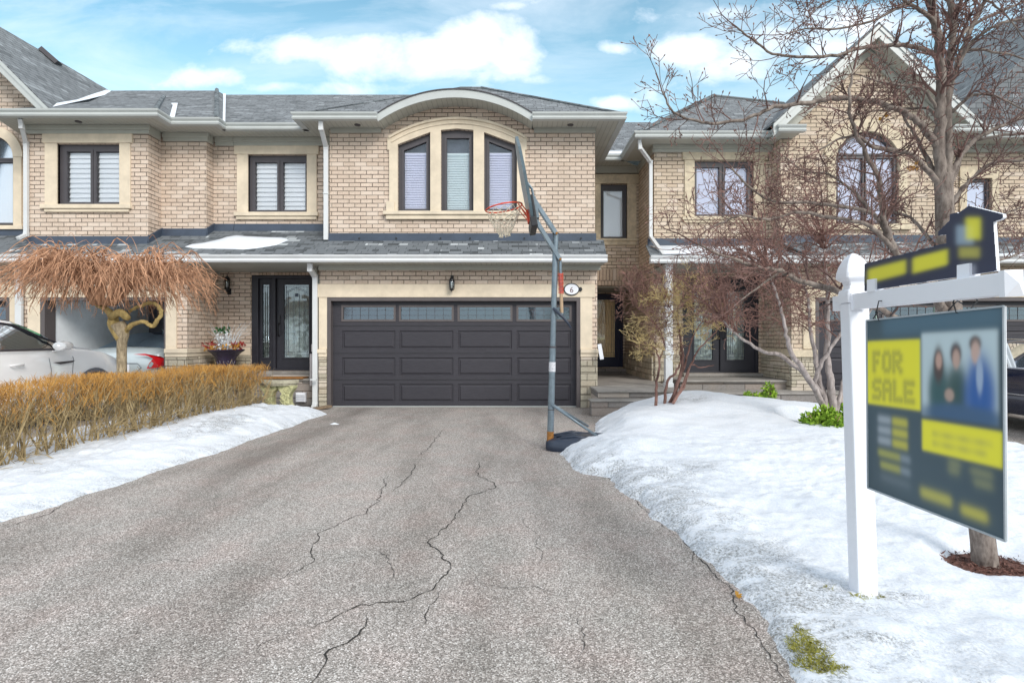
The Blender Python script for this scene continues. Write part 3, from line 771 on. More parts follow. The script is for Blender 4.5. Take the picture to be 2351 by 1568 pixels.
# flashings
def flashing(parent, segs):
    f = MB()
    for (kind, a, b, c, z) in segs:
        if kind == 'x': f.box(a, b, c-.035, c-.004, z-.03, z+.13); f.box(a, b, c-.055, c-.035, z-.03, z+.05)
        else: # along y at x=a from b to c, following roof
            vs = []
            for (y, zz) in ((b, zr(b)), (c, zr(c))): vs += [(a, y, zz-.02), (a, y, zz+.15), (a+.035, y, zz+.15), (a+.035, y, zz-.02)]
            f.add(vs, [(0,1,5,4),(1,2,6,5),(2,3,7,6),(0,3,2,1),(4,5,6,7)])
    part(f, 'flashing', 'flash', parent, bevel=.004)
flashing(HM, [('x', ub0+.0, ub1+.02, U, zr(U)), ('x', -5.92, ub0, V3, zr(V3))])
flashing(HL, [('x', -9.72, -7.30, V1, zr(V1)), ('x', -7.285, -6.36, V2, zr(V2)), ('x', -6.343, -5.93, V3, zr(V3)), ('y', -7.32, V1-.03, V2, 0), ('y', -6.378, V2-.03, V3, 0), ('x', -13.6, -9.75, V1+.45, zr(V1+.45))])
s = MB(); rng2 = random.Random(3)
for x in (-3.1,-2.35,-1.45,-.85,.25,.9,1.4): s.tube([(x,U-.075,zr(U)+.02),(x,U-.055,zr(U)+.02)], .018, 8)
part(s, 'flashing_rivets', 'black', HM)

# --- upper walls ------------------------------------------------------------
# main upper wall with arched top
def zu(y): return 153.1+.3386*y
def xu(x): return 673.5+x*.3386
arcc = XX(1045,U); e0, e1 = XX(878,U), XX(1224,U)
zt0 = SZ+.0; hw = (e1-e0)/2; sag = ZZ(234,U)-zt0; ra = (hw*hw+sag*sag)/(2*sag)
def arcpts(cx, zc, r, a0, a1, n=22): return [(cx+r*math.sin(a0+(a1-a0)*i/n), zc+r*math.cos(a0+(a1-a0)*i/n)) for i in range(n+1)]
aa = math.asin(hw/ra); acx = (e0+e1)/2
outer = [(ub0+.02,zr(U)-.1),(ub1,zr(U)-.1),(ub1,zt0),(e1,zt0)] + arcpts(acx, zt0+sag-ra, ra, aa, -aa)[1:-1] + [(e0,zt0),(ub0+.02,zt0)]
def wpoly(l, r, tl, tr, b): return [(XX(xu(l),U),ZZ(zu(b),U)),(XX(xu(r),U),ZZ(zu(b),U)),(XX(xu(r),U),ZZ(zu(tr),U)),(XX(xu(l),U),ZZ(zu(tl),U))]
fL = wpoly(710,930,533,450,985); fR = wpoly(1294,1516,450,533,985)
fC = wpoly(1002,1222,436,436,985); fC = fC[:3] + [(XX(xu(1112),U),ZZ(zu(426),U))] + fC[3:]
gL = wpoly(748,900,566,506,962); gR = wpoly(1328,1483,506,566,962); gC = wpoly(1038,1192,482,482,968)
w_ = MB(); w_.slab(outer, [fL, fC, fR], U, U+.2)
w_.box(ub0+.02, ub0+.2, U+.2, V3, 3.0, SZ); w_.box(ub1-.2, ub1, U+.2, RW, 2.95, SZ)
part(w_, 'wall', 'brick', HM)
f1 = window(HM, U, None, None, 'blindl', .05, fpoly=fL, ppolys=[gL], btop=zu(588))
f2 = window(HM, U, None, None, 'blindg', .05, fpoly=fC, ppolys=[gC], btop=zu(590))
f3 = window(HM, U, None, None, 'blindl', .05, fpoly=fR, ppolys=[gR], btop=zu(588))
# arched stone surround
sp_z = ZZ(zu(485),U); ap_z = ZZ(zu(350),U); hx0, hx1 = XX(xu(640),U), XX(xu(1583),U); h2 = (hx1-hx0)/2; sg = ap_z-sp_z; r1 = (h2*h2+sg*sg)/(2*sg); c2x = (hx0+hx1)/2
a1 = math.asin(h2/r1); top = arcpts(c2x, sp_z+sg-r1, r1, -a1, a1)
bz = ZZ(zu(985),U); kz = ZZ(zu(570),U)
ol = top + [(hx1,kz),(XX(xu(1572),U),kz),(XX(xu(1572),U),bz),(XX(xu(652),U),bz),(XX(xu(652),U),kz),(hx0,kz)]
s = MB(); s.slab(ol, [fL, fC, fR], U-.045, U-.001)
def ring(mb, r, t, y0, y1, inset=.0):
    o1 = arcpts(c2x, sp_z+sg-r1, r, -a1*.985, a1*.985); o2 = arcpts(c2x, sp_z+sg-r1, r-t, -a1*.985, a1*.985)
    mb.slab(o1 + o2[::-1], [], y0, y1)
ring(s, r1+.002, .05, U-.075, U-.046); ring(s, r1-.11, .03, U-.062, U-.046)
s.box(XX(xu(615),U), XX(xu(1620),U), U-.10, U+.03, ZZ(zu(1008),U), bz); s.box(XX(xu(632),U), XX(xu(1603),U), U-.065, U-.002, ZZ(zu(1038),U), ZZ(zu(1008),U))
s.box(XX(xu(634),U), XX(xu(690),U), U-.075, U-.046, bz, ZZ(zu(920),U)); s.box(XX(xu(1535),U), XX(xu(1591),U), U-.075, U-.046, bz, ZZ(zu(920),U))
part(s, 'arched_surround', 'trim', HM, bevel=.005)
lit = MB(); lit.lathe([(.001,0),(.10,.005),(.13,.02),(.13,.035),(.001,.04)], (XX(xu(1165),U),U+.135,ZZ(zu(612),U)), 16)
# frieze boards beside the arch
s = MB()
for (a, b) in ((ub0+.05, e0-.02), (e1+.02, ub1+.01)):
    s = MB(); s.box(a, b, U-.06, U-.002, ZZ(307,U), SZ-.001); s.box(a, b+.01, U-.09, U-.06, ZZ(298,U), SZ-.001)
    part(s, 'frieze', 'frieze', HM, bevel=.008)

# left townhouse upper walls
def zl(y): return 30.6+.3386*y
def xl_(x): return x*.3386
def rz1(a, b, c, d): return (xl_(a), xl_(b), zl(c), zl(d))
w_ = MB()
bx0, bx1 = XX(68,V1), -7.32
fr1 = rz1(393,815,888,1300); w_.slab(rect(bx0,bx1,3.1,SZ), [R(*fr1,V1)], V1, V1+.2)
w_.box(bx0, bx0+.2, V1+.2, V1+.8, 3.1, SZ); w_.box(bx1-.2, bx1, V1+.2, V2, 3.1, SZ)
w_.box(bx1-.2, -6.378, V2, V2+.2, 3.1, SZ); w_.box(-6.578, -6.378, V2+.2, V3, 3.1, SZ)
w_.box(-6.578, -5.92, V3, V3+.2, 3.1, SZ)
part(w_, 'wall', 'brick', HL)
f = window(HL, V1, fr1, [rz1(443,605,935,1278), rz1(643,803,935,1278)], 'blind', .10)
surround(f, V1, rz1(297,903,812,884), rz1(310,393,884,1300), rz1(815,888,884,1300), rz1(288,897,1300,1328), rz1(310,880,1328,1350), fr1)
w_ = MB(); fr2 = rz1(1685,2083,962,1350); w_.slab(rect(-5.92,ub0+.02,3.1,SZ), [R(*fr2,V3)], V3, V3+.2); part(w_, 'wall', 'brick', HM)
f = window(HM, V3, fr2, [rz1(1725,1875,1008,1332), rz1(1915,2067,1008,1332)], 'blind', .10)
surround(f, V3, rz1(1593,2165,887,960), rz1(1610,1685,960,1350), rz1(2083,2150,960,1350), rz1(1595,2162,1352,1378), rz1(1606,2150,1378,1400), fr2)
s = MB()
for (a, b, c) in ((bx0-.03, bx1+.055, V1), (bx1+.06, -6.378+.055, V2)): 
    s.box(a, b, c-.06, c-.002, 5.46, SZ-.001); s.box(a, b+.03, c-.09, c-.06, 5.53, SZ-.001)
s.box(bx1+.002, bx1+.055, V1+.0, V2-.1, 5.46, SZ-.001); s.box(-6.376, -6.323, V2, V3-.1, 5.46, SZ-.001)
s.box(-6.32, -5.92, V3-.06, V3-.002, 5.46, SZ-.001); s.box(-6.32, -5.92, V3-.09, V3-.06, 5.53, SZ-.001)
part(s, 'frieze', 'frieze', HL, bevel=.008)
s = MB(); s.box(-5.918, ub0, V3-.06, V3-.002, 5.46, SZ-.001); s.box(-5.918, ub0, V3-.09, V3-.06, 5.53, SZ-.001); part(s, 'frieze', 'frieze', HM, bevel=.008)
# lower left front (garage)
w_ = MB(); lx0, lx1 = XX(95,G), XX(382,G)
w_.slab([(XX(58,G),-.02),(lx0,-.02),(lx0,ZZ(683,G)),(lx1,ZZ(683,G)),(lx1,-.02),(-6.43,-.02),(-6.43,mz),(XX(58,G),mz)], [], G, G+.2)
w_.box(-6.63, -6.43, G+.2, DW, -.02, mz)
part(w_, 'wall', 'brick', HL)
s = MB(); s.slab(R(63,409,652.6,683,G), [], G-.045, G+.02); s.slab(R(66,95,683,801.7,G), [], G-.03, G+.1); s.slab(R(382,406.5,683,801.7,G), [], G-.03, G+.1)
s.box(lx1, -6.43+.05, G-.085, G+.001, ZZ(810.5,G), ZZ(800.5,G)); s.box(lx1, -6.43+.03, G-.06, G+.001, zc, ZZ(810.5,G))
s.box(-6.43+.001, -6.38, G+.001, DW-.05, ZZ(810.5,G), ZZ(800.5,G)); s.box(-6.43+.001, -6.40, G+.001, DW-.05, zc, ZZ(810.5,G))
s.box(XX(58,G), lx0, G-.085, G+.001, ZZ(819.3,G), ZZ(801.7,G))
part(s, 'stone_surround', 'trim', HL, bevel=.006)
s = MB(); stone_blocks(s, XX(58,G), lx0, G-.045, G+.01, -.01, zc, rng); part(s, 'stone_base', 'stonebase', HL, bevel=.008); s = MB(); stone_blocks(s, lx1, -6.41, G-.045, G+.01, -.01, zc, rng)
stone_blocks(s, G-.03, DW-.03, -6.44, -6.41, -.01, zc, rng, side=1); part(s, 'stone_base', 'stonebase', HL, bevel=.008)
f = MB(); f.slab([(lx0,0),(lx0+.09,0),(lx0+.09,ZZ(690,G)),(lx1-.03,ZZ(690,G)),(lx1-.03,0),(lx1,0),(lx1,ZZ(683,G)),(lx0,ZZ(683,G))], [], G-.03, G+.24); part(f, 'garage_door_frame', 'framed', HL)
M['gwall'] = plain('garage_plaster', (.84,.87,.90), .8, var=.06); M['gshade'] = plain('garage_depth_shade', (.10,.10,.12), .8, var=.2)
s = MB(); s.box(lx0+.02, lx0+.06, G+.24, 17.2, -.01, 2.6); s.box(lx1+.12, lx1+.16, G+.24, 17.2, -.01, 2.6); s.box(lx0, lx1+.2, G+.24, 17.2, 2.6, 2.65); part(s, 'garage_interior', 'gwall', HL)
s = MB(); s.box(lx0, lx1+.2, 17.2, 17.3, 0, 2.65); s.box(lx0+.08, lx0+.5, 14.4, 17.1, 0, 2.4); part(s, 'garage_end_and_depth_shade', 'gshade', HL)  # dark end wall and side block paint the light falloff into the garage
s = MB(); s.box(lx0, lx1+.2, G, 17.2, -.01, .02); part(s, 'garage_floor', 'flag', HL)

# recess between main and right house
w_ = MB(); rX0, rX1 = XX(1371,G), 3.15
fr = (xu(2083), xu(2262), zu(798), zu(1166)); w_.slab(rect(ub1-.1, rX1+.1, 2.676, SZ), [R(*fr,RW)], RW, RW+.2)
part(w_, 'wall', 'brick_dull', HM)
f = window(HM, RW, fr, [(xu(2105),xu(2235),zu(838),zu(1152))], 'blind', 0)
s = MB(); s.slab(rect(ub1, rX1, ZZ(zu(795),RW), ZZ(zu(733),RW)), [], RW-.045, RW-.001)
s.slab(rect(XX(xu(2045),RW), XX(fr[0],RW), ZZ(fr[3],RW), ZZ(zu(795),RW)), [], RW-.03, RW+.1); s.slab(rect(XX(fr[1],RW), XX(xu(2325),RW), ZZ(fr[3],RW), ZZ(zu(795),RW)), [], RW-.03, RW+.1)
s.slab(rect(ub1, rX1-.03, ZZ(zu(1185),RW), ZZ(zu(1168),RW)), [], RW-.075, RW+.04); s.slab(rect(ub1, rX1-.05, ZZ(zu(1212),RW), ZZ(zu(1185),RW)), [], RW-.045, RW-.001)
part(s, 'stone_surround', 'trimg', f, bevel=.006)
s = MB(); s.box(rX0, rX1-.01, RW-.012, RW-.001, 2.68, 2.68+.40); part(s, 'soldier_course', M['soldier'], HM)
s = MB(); s.box(rX0, rX1, RW+.2, RB, 2.64, 2.676); part(s, 'passage_soffit', 'soffit', HM)
s = MB(); s.box(ub1, rX1, RW-.06, RW-.002, 5.46, SZ-.001); part(s, 'frieze', 'frieze', HM)
# passage end with navy door
pz0 = ZZ(843,RB); s = MB(); s.slab(rect(rX0,rX1,-.02,2.64), [rect(2.08,3.10,pz0,2.60)], RB, RB+.2); part(s, 'wall', 'brick_dull', HM)
doorframe(HM, RB+.02, 2.08, 3.10, pz0, 2.60, [rect(2.13,3.05,pz0+.03,2.54)], 'doorblue')
glazed_leaf(HM, 'side_door', RB+.06, 2.13, 3.05, pz0+.03, 2.54, 2.28, XX(1412.6,RB), ZZ(820,RB), ZZ(688,RB), 'doorblue', 'woodreflect', arch=False)
# stoop of flagstone
s = MB(); s.box(XX(1372.5,10.25), 3.14, 10.25, RW, 0, .385); s.box(1.70, 3.14, RW, RB, 0, .40); s.box(1.40, 3.9, 9.98, 10.249, 0, .245)
s.box(2.0, 3.14, RB-.35, RB-.001, .40, pz0-.02)
part(s, 'stoop', 'slabstone', HM, bevel=.012)
s = MB(); s.hslab([(XX(1372.5,10.2)-.01,10.2),(3.145,10.2),(3.145,11.15),(rX0,11.15)][:2]+[(3.145,RW),(rX0+.01,RW),(rX0+.01,11.14),(XX(1372.5,10.2)-.01,11.14)], .386, .425)
s.box(1.38, 3.9, 9.95, 10.248, .246, .28)
part(s, 'stoop_slab', 'flag', HM, bevel=.01)

# --- right house ------------------------------------------------------------
def xr_(x): return 1347+x*.4295
def zr3(y): return y*.4295
def rz3(a, b, c, d): return (xr_(a), xr_(b), zr3(c), zr3(d))
gcx = XX(2017, 11.7); gx_0, gx_1 = 5.75, 2*gcx-5.75
w_ = MB(); frw = rz3(575,890,862,1158)
d0, d1 = XX(1568.5,NW), 5.47; dzb, dzt = ZZ(856,NW), ZZ(635.7,NW)
w_.slab(rect(rX1,gx_0+.1,3.0,SZ), [R(*frw,NW)], NW, NW+.2)
w_.box(rX1, rX1+.2, NW+.2, RB+.2, -.02, SZ)
part(w_, 'wall', 'brick_dull', HR)
w_ = MB(); w_.slab(rect(rX1,5.53,-.02,2.999), [rect(d0,d1,dzb,dzt)], NW, NW+.2); w_.box(5.53, 5.73, G+.2, NW, -.02, mz); part(w_, 'wall', 'brick_dull', HR)
f = window(HR, NW, frw, [rz3(590,712,893,1145), rz3(742,864,893,1145)], 'blindl', 0)
surround(f, NW, rz3(510,963,797,857), rz3(522,575,857,1158), rz3(890,950,857,1158), rz3(508,965,1160,1178), rz3(518,955,1178,1192), frw, 'trimg')
# gable wall
gw0, gw1 = gx_0, gx_1; sl_ = .944
gzap = ZZ(54,11.7)-.33; gzb = gzap - sl_*(gw1-gw0)/2
ax0, ax1 = XX(xr_(1330),NG), XX(xr_(1665),NG); az0, azs, azt = ZZ(zr3(1200),NG), ZZ(zr3(832),NG), ZZ(zr3(706),NG)
hw3 = (ax1-ax0)/2; sg3 = azt-azs; r3 = (hw3*hw3+sg3*sg3)/(2*sg3); a3 = math.asin(min(1,hw3/r3)); c3 = (ax0+ax1)/2
arch3 = lambda dr, k=1: arcpts(c3, azs+sg3-r3, r3+dr, a3*k, -a3*k, 16)
fpoly = [(ax0,az0),(ax1,az0)] + arch3(0)
w_ = MB(); w_.slab([(gw0,3.1),(gw1,3.1),(gw1,gzb),((gw0+gw1)/2,gzap),(gw0,gzb)], [fpoly], NG, NG+.25); w_.box(gw0, gw0+.2, NG+.25, NW, 3.1, SZ); part(w_, 'wall', 'brick_dull', HR)
mx = XX(xr_(1490),NG); q = .07
pan = [rect(ax0+q, mx-.04, az0+q, azs-.05), rect(mx+.04, ax1-q, az0+q, azs-.05)]
ai = [p for p in arch3(-q, .93) ]; pan.append([(ax0+q+.03, azs+.05),(ax1-q-.03, azs+.05)] + [p for p in ai if p[1] > azs+.06])
f = window(HR, NG, None, None, 'blindl', 0, fpoly=fpoly, ppolys=pan)
s = MB(); o1 = arch3(.26); o0 = arch3(0)
s.slab([(ax1,azs-.02)] + [(ax1+.22,azs-.02)] + [p for p in o1 if p[1]>azs-.02] + [(ax0-.22,azs-.02),(ax0,azs-.02)] + [p for p in o0[::-1] if p[1]>azs-.01], [], NG-.045, NG-.001)
s.box(ax0-.18, ax0, NG-.03, NG-.001, az0, azs-.02); s.box(ax1, ax1+.18, NG-.03, NG-.001, az0, azs-.02); s.box(ax0-.25, ax1+.25, NG-.075, NG-.001, az0-.12, az0)
part(s, 'stone_surround', 'trimg', f, bevel=.006)
w_ = MB(); sw = (XX(2217,NW), XX(2275,NW), ZZ(512,NW), ZZ(410,NW)); w_.slab(rect(gx_1-.1,14.5,3.0,SZ), [rect(*sw)], NW, NW+.2); part(w_, 'wall', 'brick_dull', HR)
f = window(HR, NW, None, None, 'blindl', 0, fpoly=rect(*sw), ppolys=[rect(sw[0]+.06,sw[1]-.06,sw[2]+.06,sw[3]-.06)])
s = MB(); s.slab(rect(sw[0]-.15,sw[1]+.15,sw[2]-.18,sw[3]+.25), [rect(*sw)], NW-.04, NW-.001); part(s, 'stone_surround', 'trimg', f)
# gable roof with rakes
ry0, ry1 = 11.7, 15.5; rt = ZZ(54,ry0); rl, rr = XX(1776,ry0), 2*gcx-XX(1776,ry0); rzl = rt - sl_*(gcx-rl)
def roofplane(mb, pts, th=.04):
    pts = [Vector(p) for p in pts]; n = (pts[1]-pts[0]).cross(pts[2]-pts[0]).normalized()
    if n.z < 0: n = -n
    k = len(pts); lo = [p - n*th for p in pts]
    mb.add(pts + lo, [tuple(range(k)), tuple(range(2*k-1, k-1, -1))] + [(i, (i+1)%k, k+(i+1)%k, k+i) for i in range(k)])
r = MB(); roofplane(r, [(rl,ry0-.02,rzl+.02),(gcx,ry0-.02,rt+.02),(gcx,ry1,rt+.02),(rl,ry1,rzl+.02)]); roofplane(r, [(rr,ry0-.02,rzl+.02),(gcx,ry0-.02,rt+.02),(gcx,ry1,rt+.02),(rr,ry1,rzl+.02)])
part(r, 'roof', 'shingle', HR)
def rake(parent, ry, side, x_e, z_e, x_a, z_a, hgt=.19, m='gutter'):
    s = MB(); 
    s.slab([(x_e,z_e-.03),(x_a,z_a-.03),(x_a,z_a-.03-hgt*1.35),(x_e,z_e-.03-hgt*1.35)], [], ry, ry+.03)
    s.slab([(x_e,z_e-.03),(x_a,z_a-.03),(x_a,z_a-.03-.08),(x_e,z_e-.03-.08)], [], ry-.02, ry)
    part(s, 'rake_board', m, parent)
for sd, xe in ((-1, rl), (1, rr)):
    rake(HR, ry0, sd, xe, rzl, gcx, rt)
    s = MB(); xe2 = xe; 
    vs = [(xe,ry0+.03,rzl-.27),(gcx,ry0+.03,rt-.27),(gcx,NG,rt-.27),(xe,NG,rzl-.27)]
    s.add(vs+[(p[0],p[1],p[2]+.02) for p in vs], [(0,1,2,3),(7,6,5,4)]); part(s, 'soffit', 'soffit', HR)
    s = MB(); xq = xe-sd*.38; s.slab([(xq,rzl-.29+.38*sl_),(gcx,rt-.29),(gcx,rt-.29-.24),(xq,rzl-.29-.24+.38*sl_)], [], NG-.05, NG-.002); part(s, 'frieze', 'frieze', HR)
# hip and recess roof
r = MB(); A = (2.713,12.1,EZ); B = (5.9,12.1,EZ); T = (.37*14.2-.05, 14.45, 7.42)
apx = XX(1639,14.59); apz = ZZ(221,14.59); T = (apx,14.59,apz); T2 = (XX(1800,15.06),15.06,ZZ(238,15.06))
roofplane(r, [A, B, T2, T]); roofplane(r, [A, T, (apx,17.5,apz), (2.713,17.5,EZ)])
part(r, 'roof', 'shingle', HR)
r = MB(); r.tube([Vector(A)+Vector((0,0,.01)), Vector(T)+Vector((0,0,.01))], .05, 6); r.tube([T, T2], .04, 6); part(r, 'ridge_cap', 'ridge', HR)
r = MB(); roofplane(r, [(2.0,13.65,EZ),(2.9,13.65,EZ),(4.2,17.06,7.86),(.9,17.06,7.86)]); part(r, 'roof', 'shingle', HM)
sn = MB(); roofplane(sn, [(2.13,13.66,EZ+.07),(2.72,13.66,EZ+.07),(2.85,13.95,EZ+.22),(2.1,13.95,EZ+.22)], .06); tag(sn.build('snow', M['snowclean'], bevel=.02), kind='stuff')
gutter(HR, [(2.713,13.65),(2.713,12.1),(XX(1776,12.1),12.1),(XX(1776,12.1),11.74),(6.05,11.74)][::1], EZ, m='gutter')
gutter(HM, [(2.12,11.1),(2.12,13.65),(2.708,13.65)], EZ) if False else None
def soff(parent, outline, z=SZ, m='soffit'):
    s = MB(); s.hslab(outline, z, z+.012); part(s, 'soffit', m, parent)
soff(HR, [(2.713,12.1),(5.6,12.1),(5.6,11.74),(6.0,11.74),(6.0,NG),(gx_0,NG),(gx_0,NW),(rX1,NW),(rX1,13.65),(2.713,13.65)], m='soffity')
gutter(HR, [(gx_1-.3,11.74),(rr+.05,11.74),(rr+.05,12.1),(14.5,12.1)], EZ)
soff(HR, [(gx_1-.3,11.74),(rr+.05,11.74),(rr+.05,12.1),(14.5,12.1),(14.5,NW),(gx_1-.3,NW)])
s = MB(); s.box(rX1-.03, gx_0, NW-.06, NW-.002, 5.47, SZ-.001); s.box(rX1-.05, gx_0, NW-.09, NW-.06, 5.54, SZ-.001)
s.box(rX1-.05, rX1-.002, NW-.06, RW-.06, 5.47, SZ-.001); s.box(gx_1, 14.4, NW-.06, NW-.002, 5.47, SZ-.001); part(s, 'frieze', 'frieze', HR, bevel=.008)
r = MB(); roofplane(r, [(9.0,12.1,EZ),(14.5,12.1,EZ),(14.5,14.6,7.3),(9.0,14.6,7.3)]); part(r, 'roof', 'shingle', HR)
sn = MB(); roofplane(sn, [(10.0,12.12,EZ+.05),(12.4,12.12,EZ+.05),(12.4,12.5,EZ+.28),(10.4,12.5,EZ+.28)], .06); tag(sn.build('snow', M['snowclean'], bevel=.02), kind='stuff')
# far right house roof
r = MB(); Yq = 15.0
roofplane(r, [P(2215,255,13.2), P(2360,130,13.2), P(2700,-170,13.2), (16.5,13.2,5.7), (11.5,13.2,5.7)]); 
part(r, 'roof', 'shingle', HQ); r = MB(); roofplane(r, [P(2215,255,13.2)+Vector((0,0,.02)), P(2700,-170,13.2)+Vector((0,0,.02)), P(2700,-170,13.2)+Vector((-.5,5,0)), P(2215,255,13.2)+Vector((-.5,5,0))]); part(r, 'roof', 'shingle', HQ)
# lower right: shed roof, doors, garage
ye2, zs2 = 10.85, 3.43
shed(HR, None, None, ye2, SEZ, [(XX(1494,ye2), 5.75, NW, zs2), (5.75, 14.5, NG, zs2)], x0b=XX(1484.5,NW)-.02)
gutter(HR, [(XX(1492,ye2),ye2+.02),(14.5,ye2+.02)], SEZ+.01, m='gutterw')
s = MB(); s.box(3.0, 14.5, ye2+.03, NW, SEZ-.13, SEZ-.115); part(s, 'soffit', 'soffit', HR)
s = MB(); s.box(3.0, 5.75, NW-.03, NW-.004, zs2-.02, zs2+.14); s.box(5.75, gx_1, NG-.03, NG-.004, zs2-.02, zs2+.14); s.box(gx_1, 14.4, NW-.03, NW-.004, zs2+.05, zs2+.16); part(s, 'flashing', 'flash', HR)
rngS = random.Random(9)
def roof_snow(pts, label):
    mb = MB(); c = sum((Vector(p) for p in pts), Vector())/len(pts); n = len(pts)
    ring0 = [Vector(p)-Vector((0,0,.01)) for p in pts]; ring1 = [c + (Vector(p)-c)*.93 + Vector((0,0,.022)) for p in pts]; ring2 = [c + (Vector(p)-c)*.6 + Vector((0,0,.032)) for p in pts]
    vs = ring0+ring1+ring2+[c+Vector((0,0,.055))]
    fs = [(i,(i+1)%n,n+(i+1)%n,n+i) for i in range(n)] + [(n+i,n+(i+1)%n,2*n+(i+1)%n,2*n+i) for i in range(n)] + [(2*n+i,2*n+(i+1)%n,3*n) for i in range(n)]
    mb.add(vs, fs); return tag(mb.build('snow', M['snowclean'], smooth=True), label, 'snow', kind='stuff')
def onroof(px, py, s0=SS, ye=SE):
    # point of the lower roof plane seen at (px, py)
    k = (HY-py)/F; Y = (SEZ - s0*ye - CAMZ)/(k - s0); return Vector((XX(px,Y), Y, SEZ+s0*(Y-ye)))
pl = [(422,567),(440,571),(470,571),(500,571),(530,572),(560,573),(590,571),(615,566),(640,562),(668,551),(655,547),(630,548),(612,545),(590,546),(565,543),(545,542),(520,546),(505,551),(485,556),(460,560),(435,563)]
rj = random.Random(12); roof_snow([onroof(x+rj.uniform(-3,3), y+rj.uniform(-1.2,1.2)) for x, y in pl], 'patch of snow left on the lower roof over the front door')
s2 = (zs2-SEZ)/(NW-ye2)
roof_snow([onroof(x, y, s2, ye2) for x, y in [(1502,566),(1515,578),(1522,584),(1560,583),(1600,585),(1650,583),(1700,585),(1760,584),(1780,576),(1765,568),(1700,566),(1640,568),(1580,565),(1530,566)]], 'band of snow on the lower roof of the right house')
roof_snow([onroof(x, y, s2, ye2) for x, y in [(2255,555),(2262,580),(2300,590),(2400,592),(2420,560),(2350,552),(2300,554)]], None)
# right doors
doorframe(HR, NW+.02, d0, d1, dzb, dzt, [rect(d0+.06,(d0+d1)/2-.01,dzb+.03,dzt-.06), rect((d0+d1)/2+.01,d1-.06,dzb+.03,dzt-.06)])
dm = (d0+d1)/2
glazed_leaf(HR, 'front_door', NW+.06, d0+.06, dm-.012, dzb+.03, dzt-.06, XX(1596,NW), XX(1638,NW), ZZ(826,NW), ZZ(668,NW), handle=dm-.05)
glazed_leaf(HR, 'front_door', NW+.06, dm+.012, d1-.06, dzb+.03, dzt-.06, XX(1671,NW), XX(1712,NW), ZZ(826,NW), ZZ(668,NW), handle=dm+.07)
s = MB(); s.box(d0-.04, d1+.04, NW-.2, NW+.02, dzb-.06, dzb-.002); part(s, 'door_sill', 'flag', HR)
s = MB(); s.box(rX1+.22, 5.5, 11.35, NW-.001, 0, dzb-.11); s.box(rX1+.3, 6.4, 10.72, 11.349, 0, .30); part(s, 'porch', 'slabstone', HR, bevel=.012)
s = MB(); s.box(rX1+.2, 5.5, 11.3, NW-.21, dzb-.109, dzb-.07); s.box(rX1+.28, 6.42, 10.69, 11.299, .301, .34); part(s, 'porch_slab', 'flag', HR, bevel=.01)
s = MB(); s.box(rX1+.01, d0-.002, NW-.05, NW-.001, zc, zc+.14); s.box(5.48, 5.529, G-.05, NW-.06, zc, zc+.14); s.box(5.49, XX(1872,G), G-.085, G-.001, zc, zc+.14)
s.slab(R(1835,2760,652.6,683,G), [], G-.045, G-.001); s.slab(R(1843,1872,683,801,G), [], G-.03, G-.001); part(s, 'stone_surround', 'trimg', HR)
s = MB(); stone_blocks(s, rX1+.01, d0-.01, NW-.03, NW-.001, .4, zc, rng); part(s, 'stone_base', 'stonebase', HR, bevel=.008); s = MB(); stone_blocks(s, G, NW-.05, 5.50, 5.529, 0, zc, rng, side=-1); stone_blocks(s, 5.5, XX(1870,G), G-.045, G-.001, 0, zc, rng)
stone_blocks(s, NW+.01, RB-.01, 3.12, 3.149, .38, zc-.02, rng, side=-1); part(s, 'stone_base', 'stonebase', HR, bevel=.008)
w_ = MB(); q0, q1 = XX(1870,G), XX(1870,G)+4.96
w_.slab([(5.53,-.02),(q0,-.02),(q0,ZZ(683,G)),(q1,ZZ(683,G)),(q1,-.02),(14.4,-.02),(14.4,mz),(5.53,mz)], [], G, G+.2); part(w_, 'wall', 'brick_dull', HR)
sh = q0 - gx0
garage_door(HR, G, q0, q1, ZZ(683,G), [(a+sh,b+sh) for a, b in cols], rows, 0)
s = MB(); px_ = XX(1536,10.95); s.box(px_-.07, px_+.07, 10.93, 11.07, .0, SEZ-.13); s.box(px_-.085, px_+.085, 10.915, 11.085, 1.05, 1.12); s.box(px_-.085, px_+.085, 10.915, 11.085, .4, .5); part(s, 'porch_post', 'gutterw', HR, bevel=.008)

# --- main roof --------------------------------------------------------------
def ray_roof(px, py, y0, z0=EZ, pt=PT):
    k = (HY-py)/F; Y = (z0 - pt*y0 - CAMZ)/(k-pt); return Vector((XX(px,Y), Y, z0+pt*(Y-y0)))
yE = 11.1; Lc = Vector((-4.17,yE,EZ)); Rc = Vector((2.12,yE,EZ)); dd_ = 2.878; Ra = Vector((2.12-dd_, yE+dd_, EZ+dd_*PT)); La = Vector((Lc.x+dd_, yE+dd_, EZ+dd_*PT))
fx0, fx1 = XX(868,yE), XX(1222,yE)           # feet of the arched eyebrow
fz = EZ; sagf = ZZ(207,yE)-EZ; hf = (fx1-fx0)/2; rf = (hf*hf+sagf*sagf)/(2*sagf); af = math.asin(hf/rf); cf = (fx0+fx1)/2
arcf = arcpts(cf, fz+sagf-rf, rf, -af, af, 28)
r = MB()
th = Vector((0,0,.001))
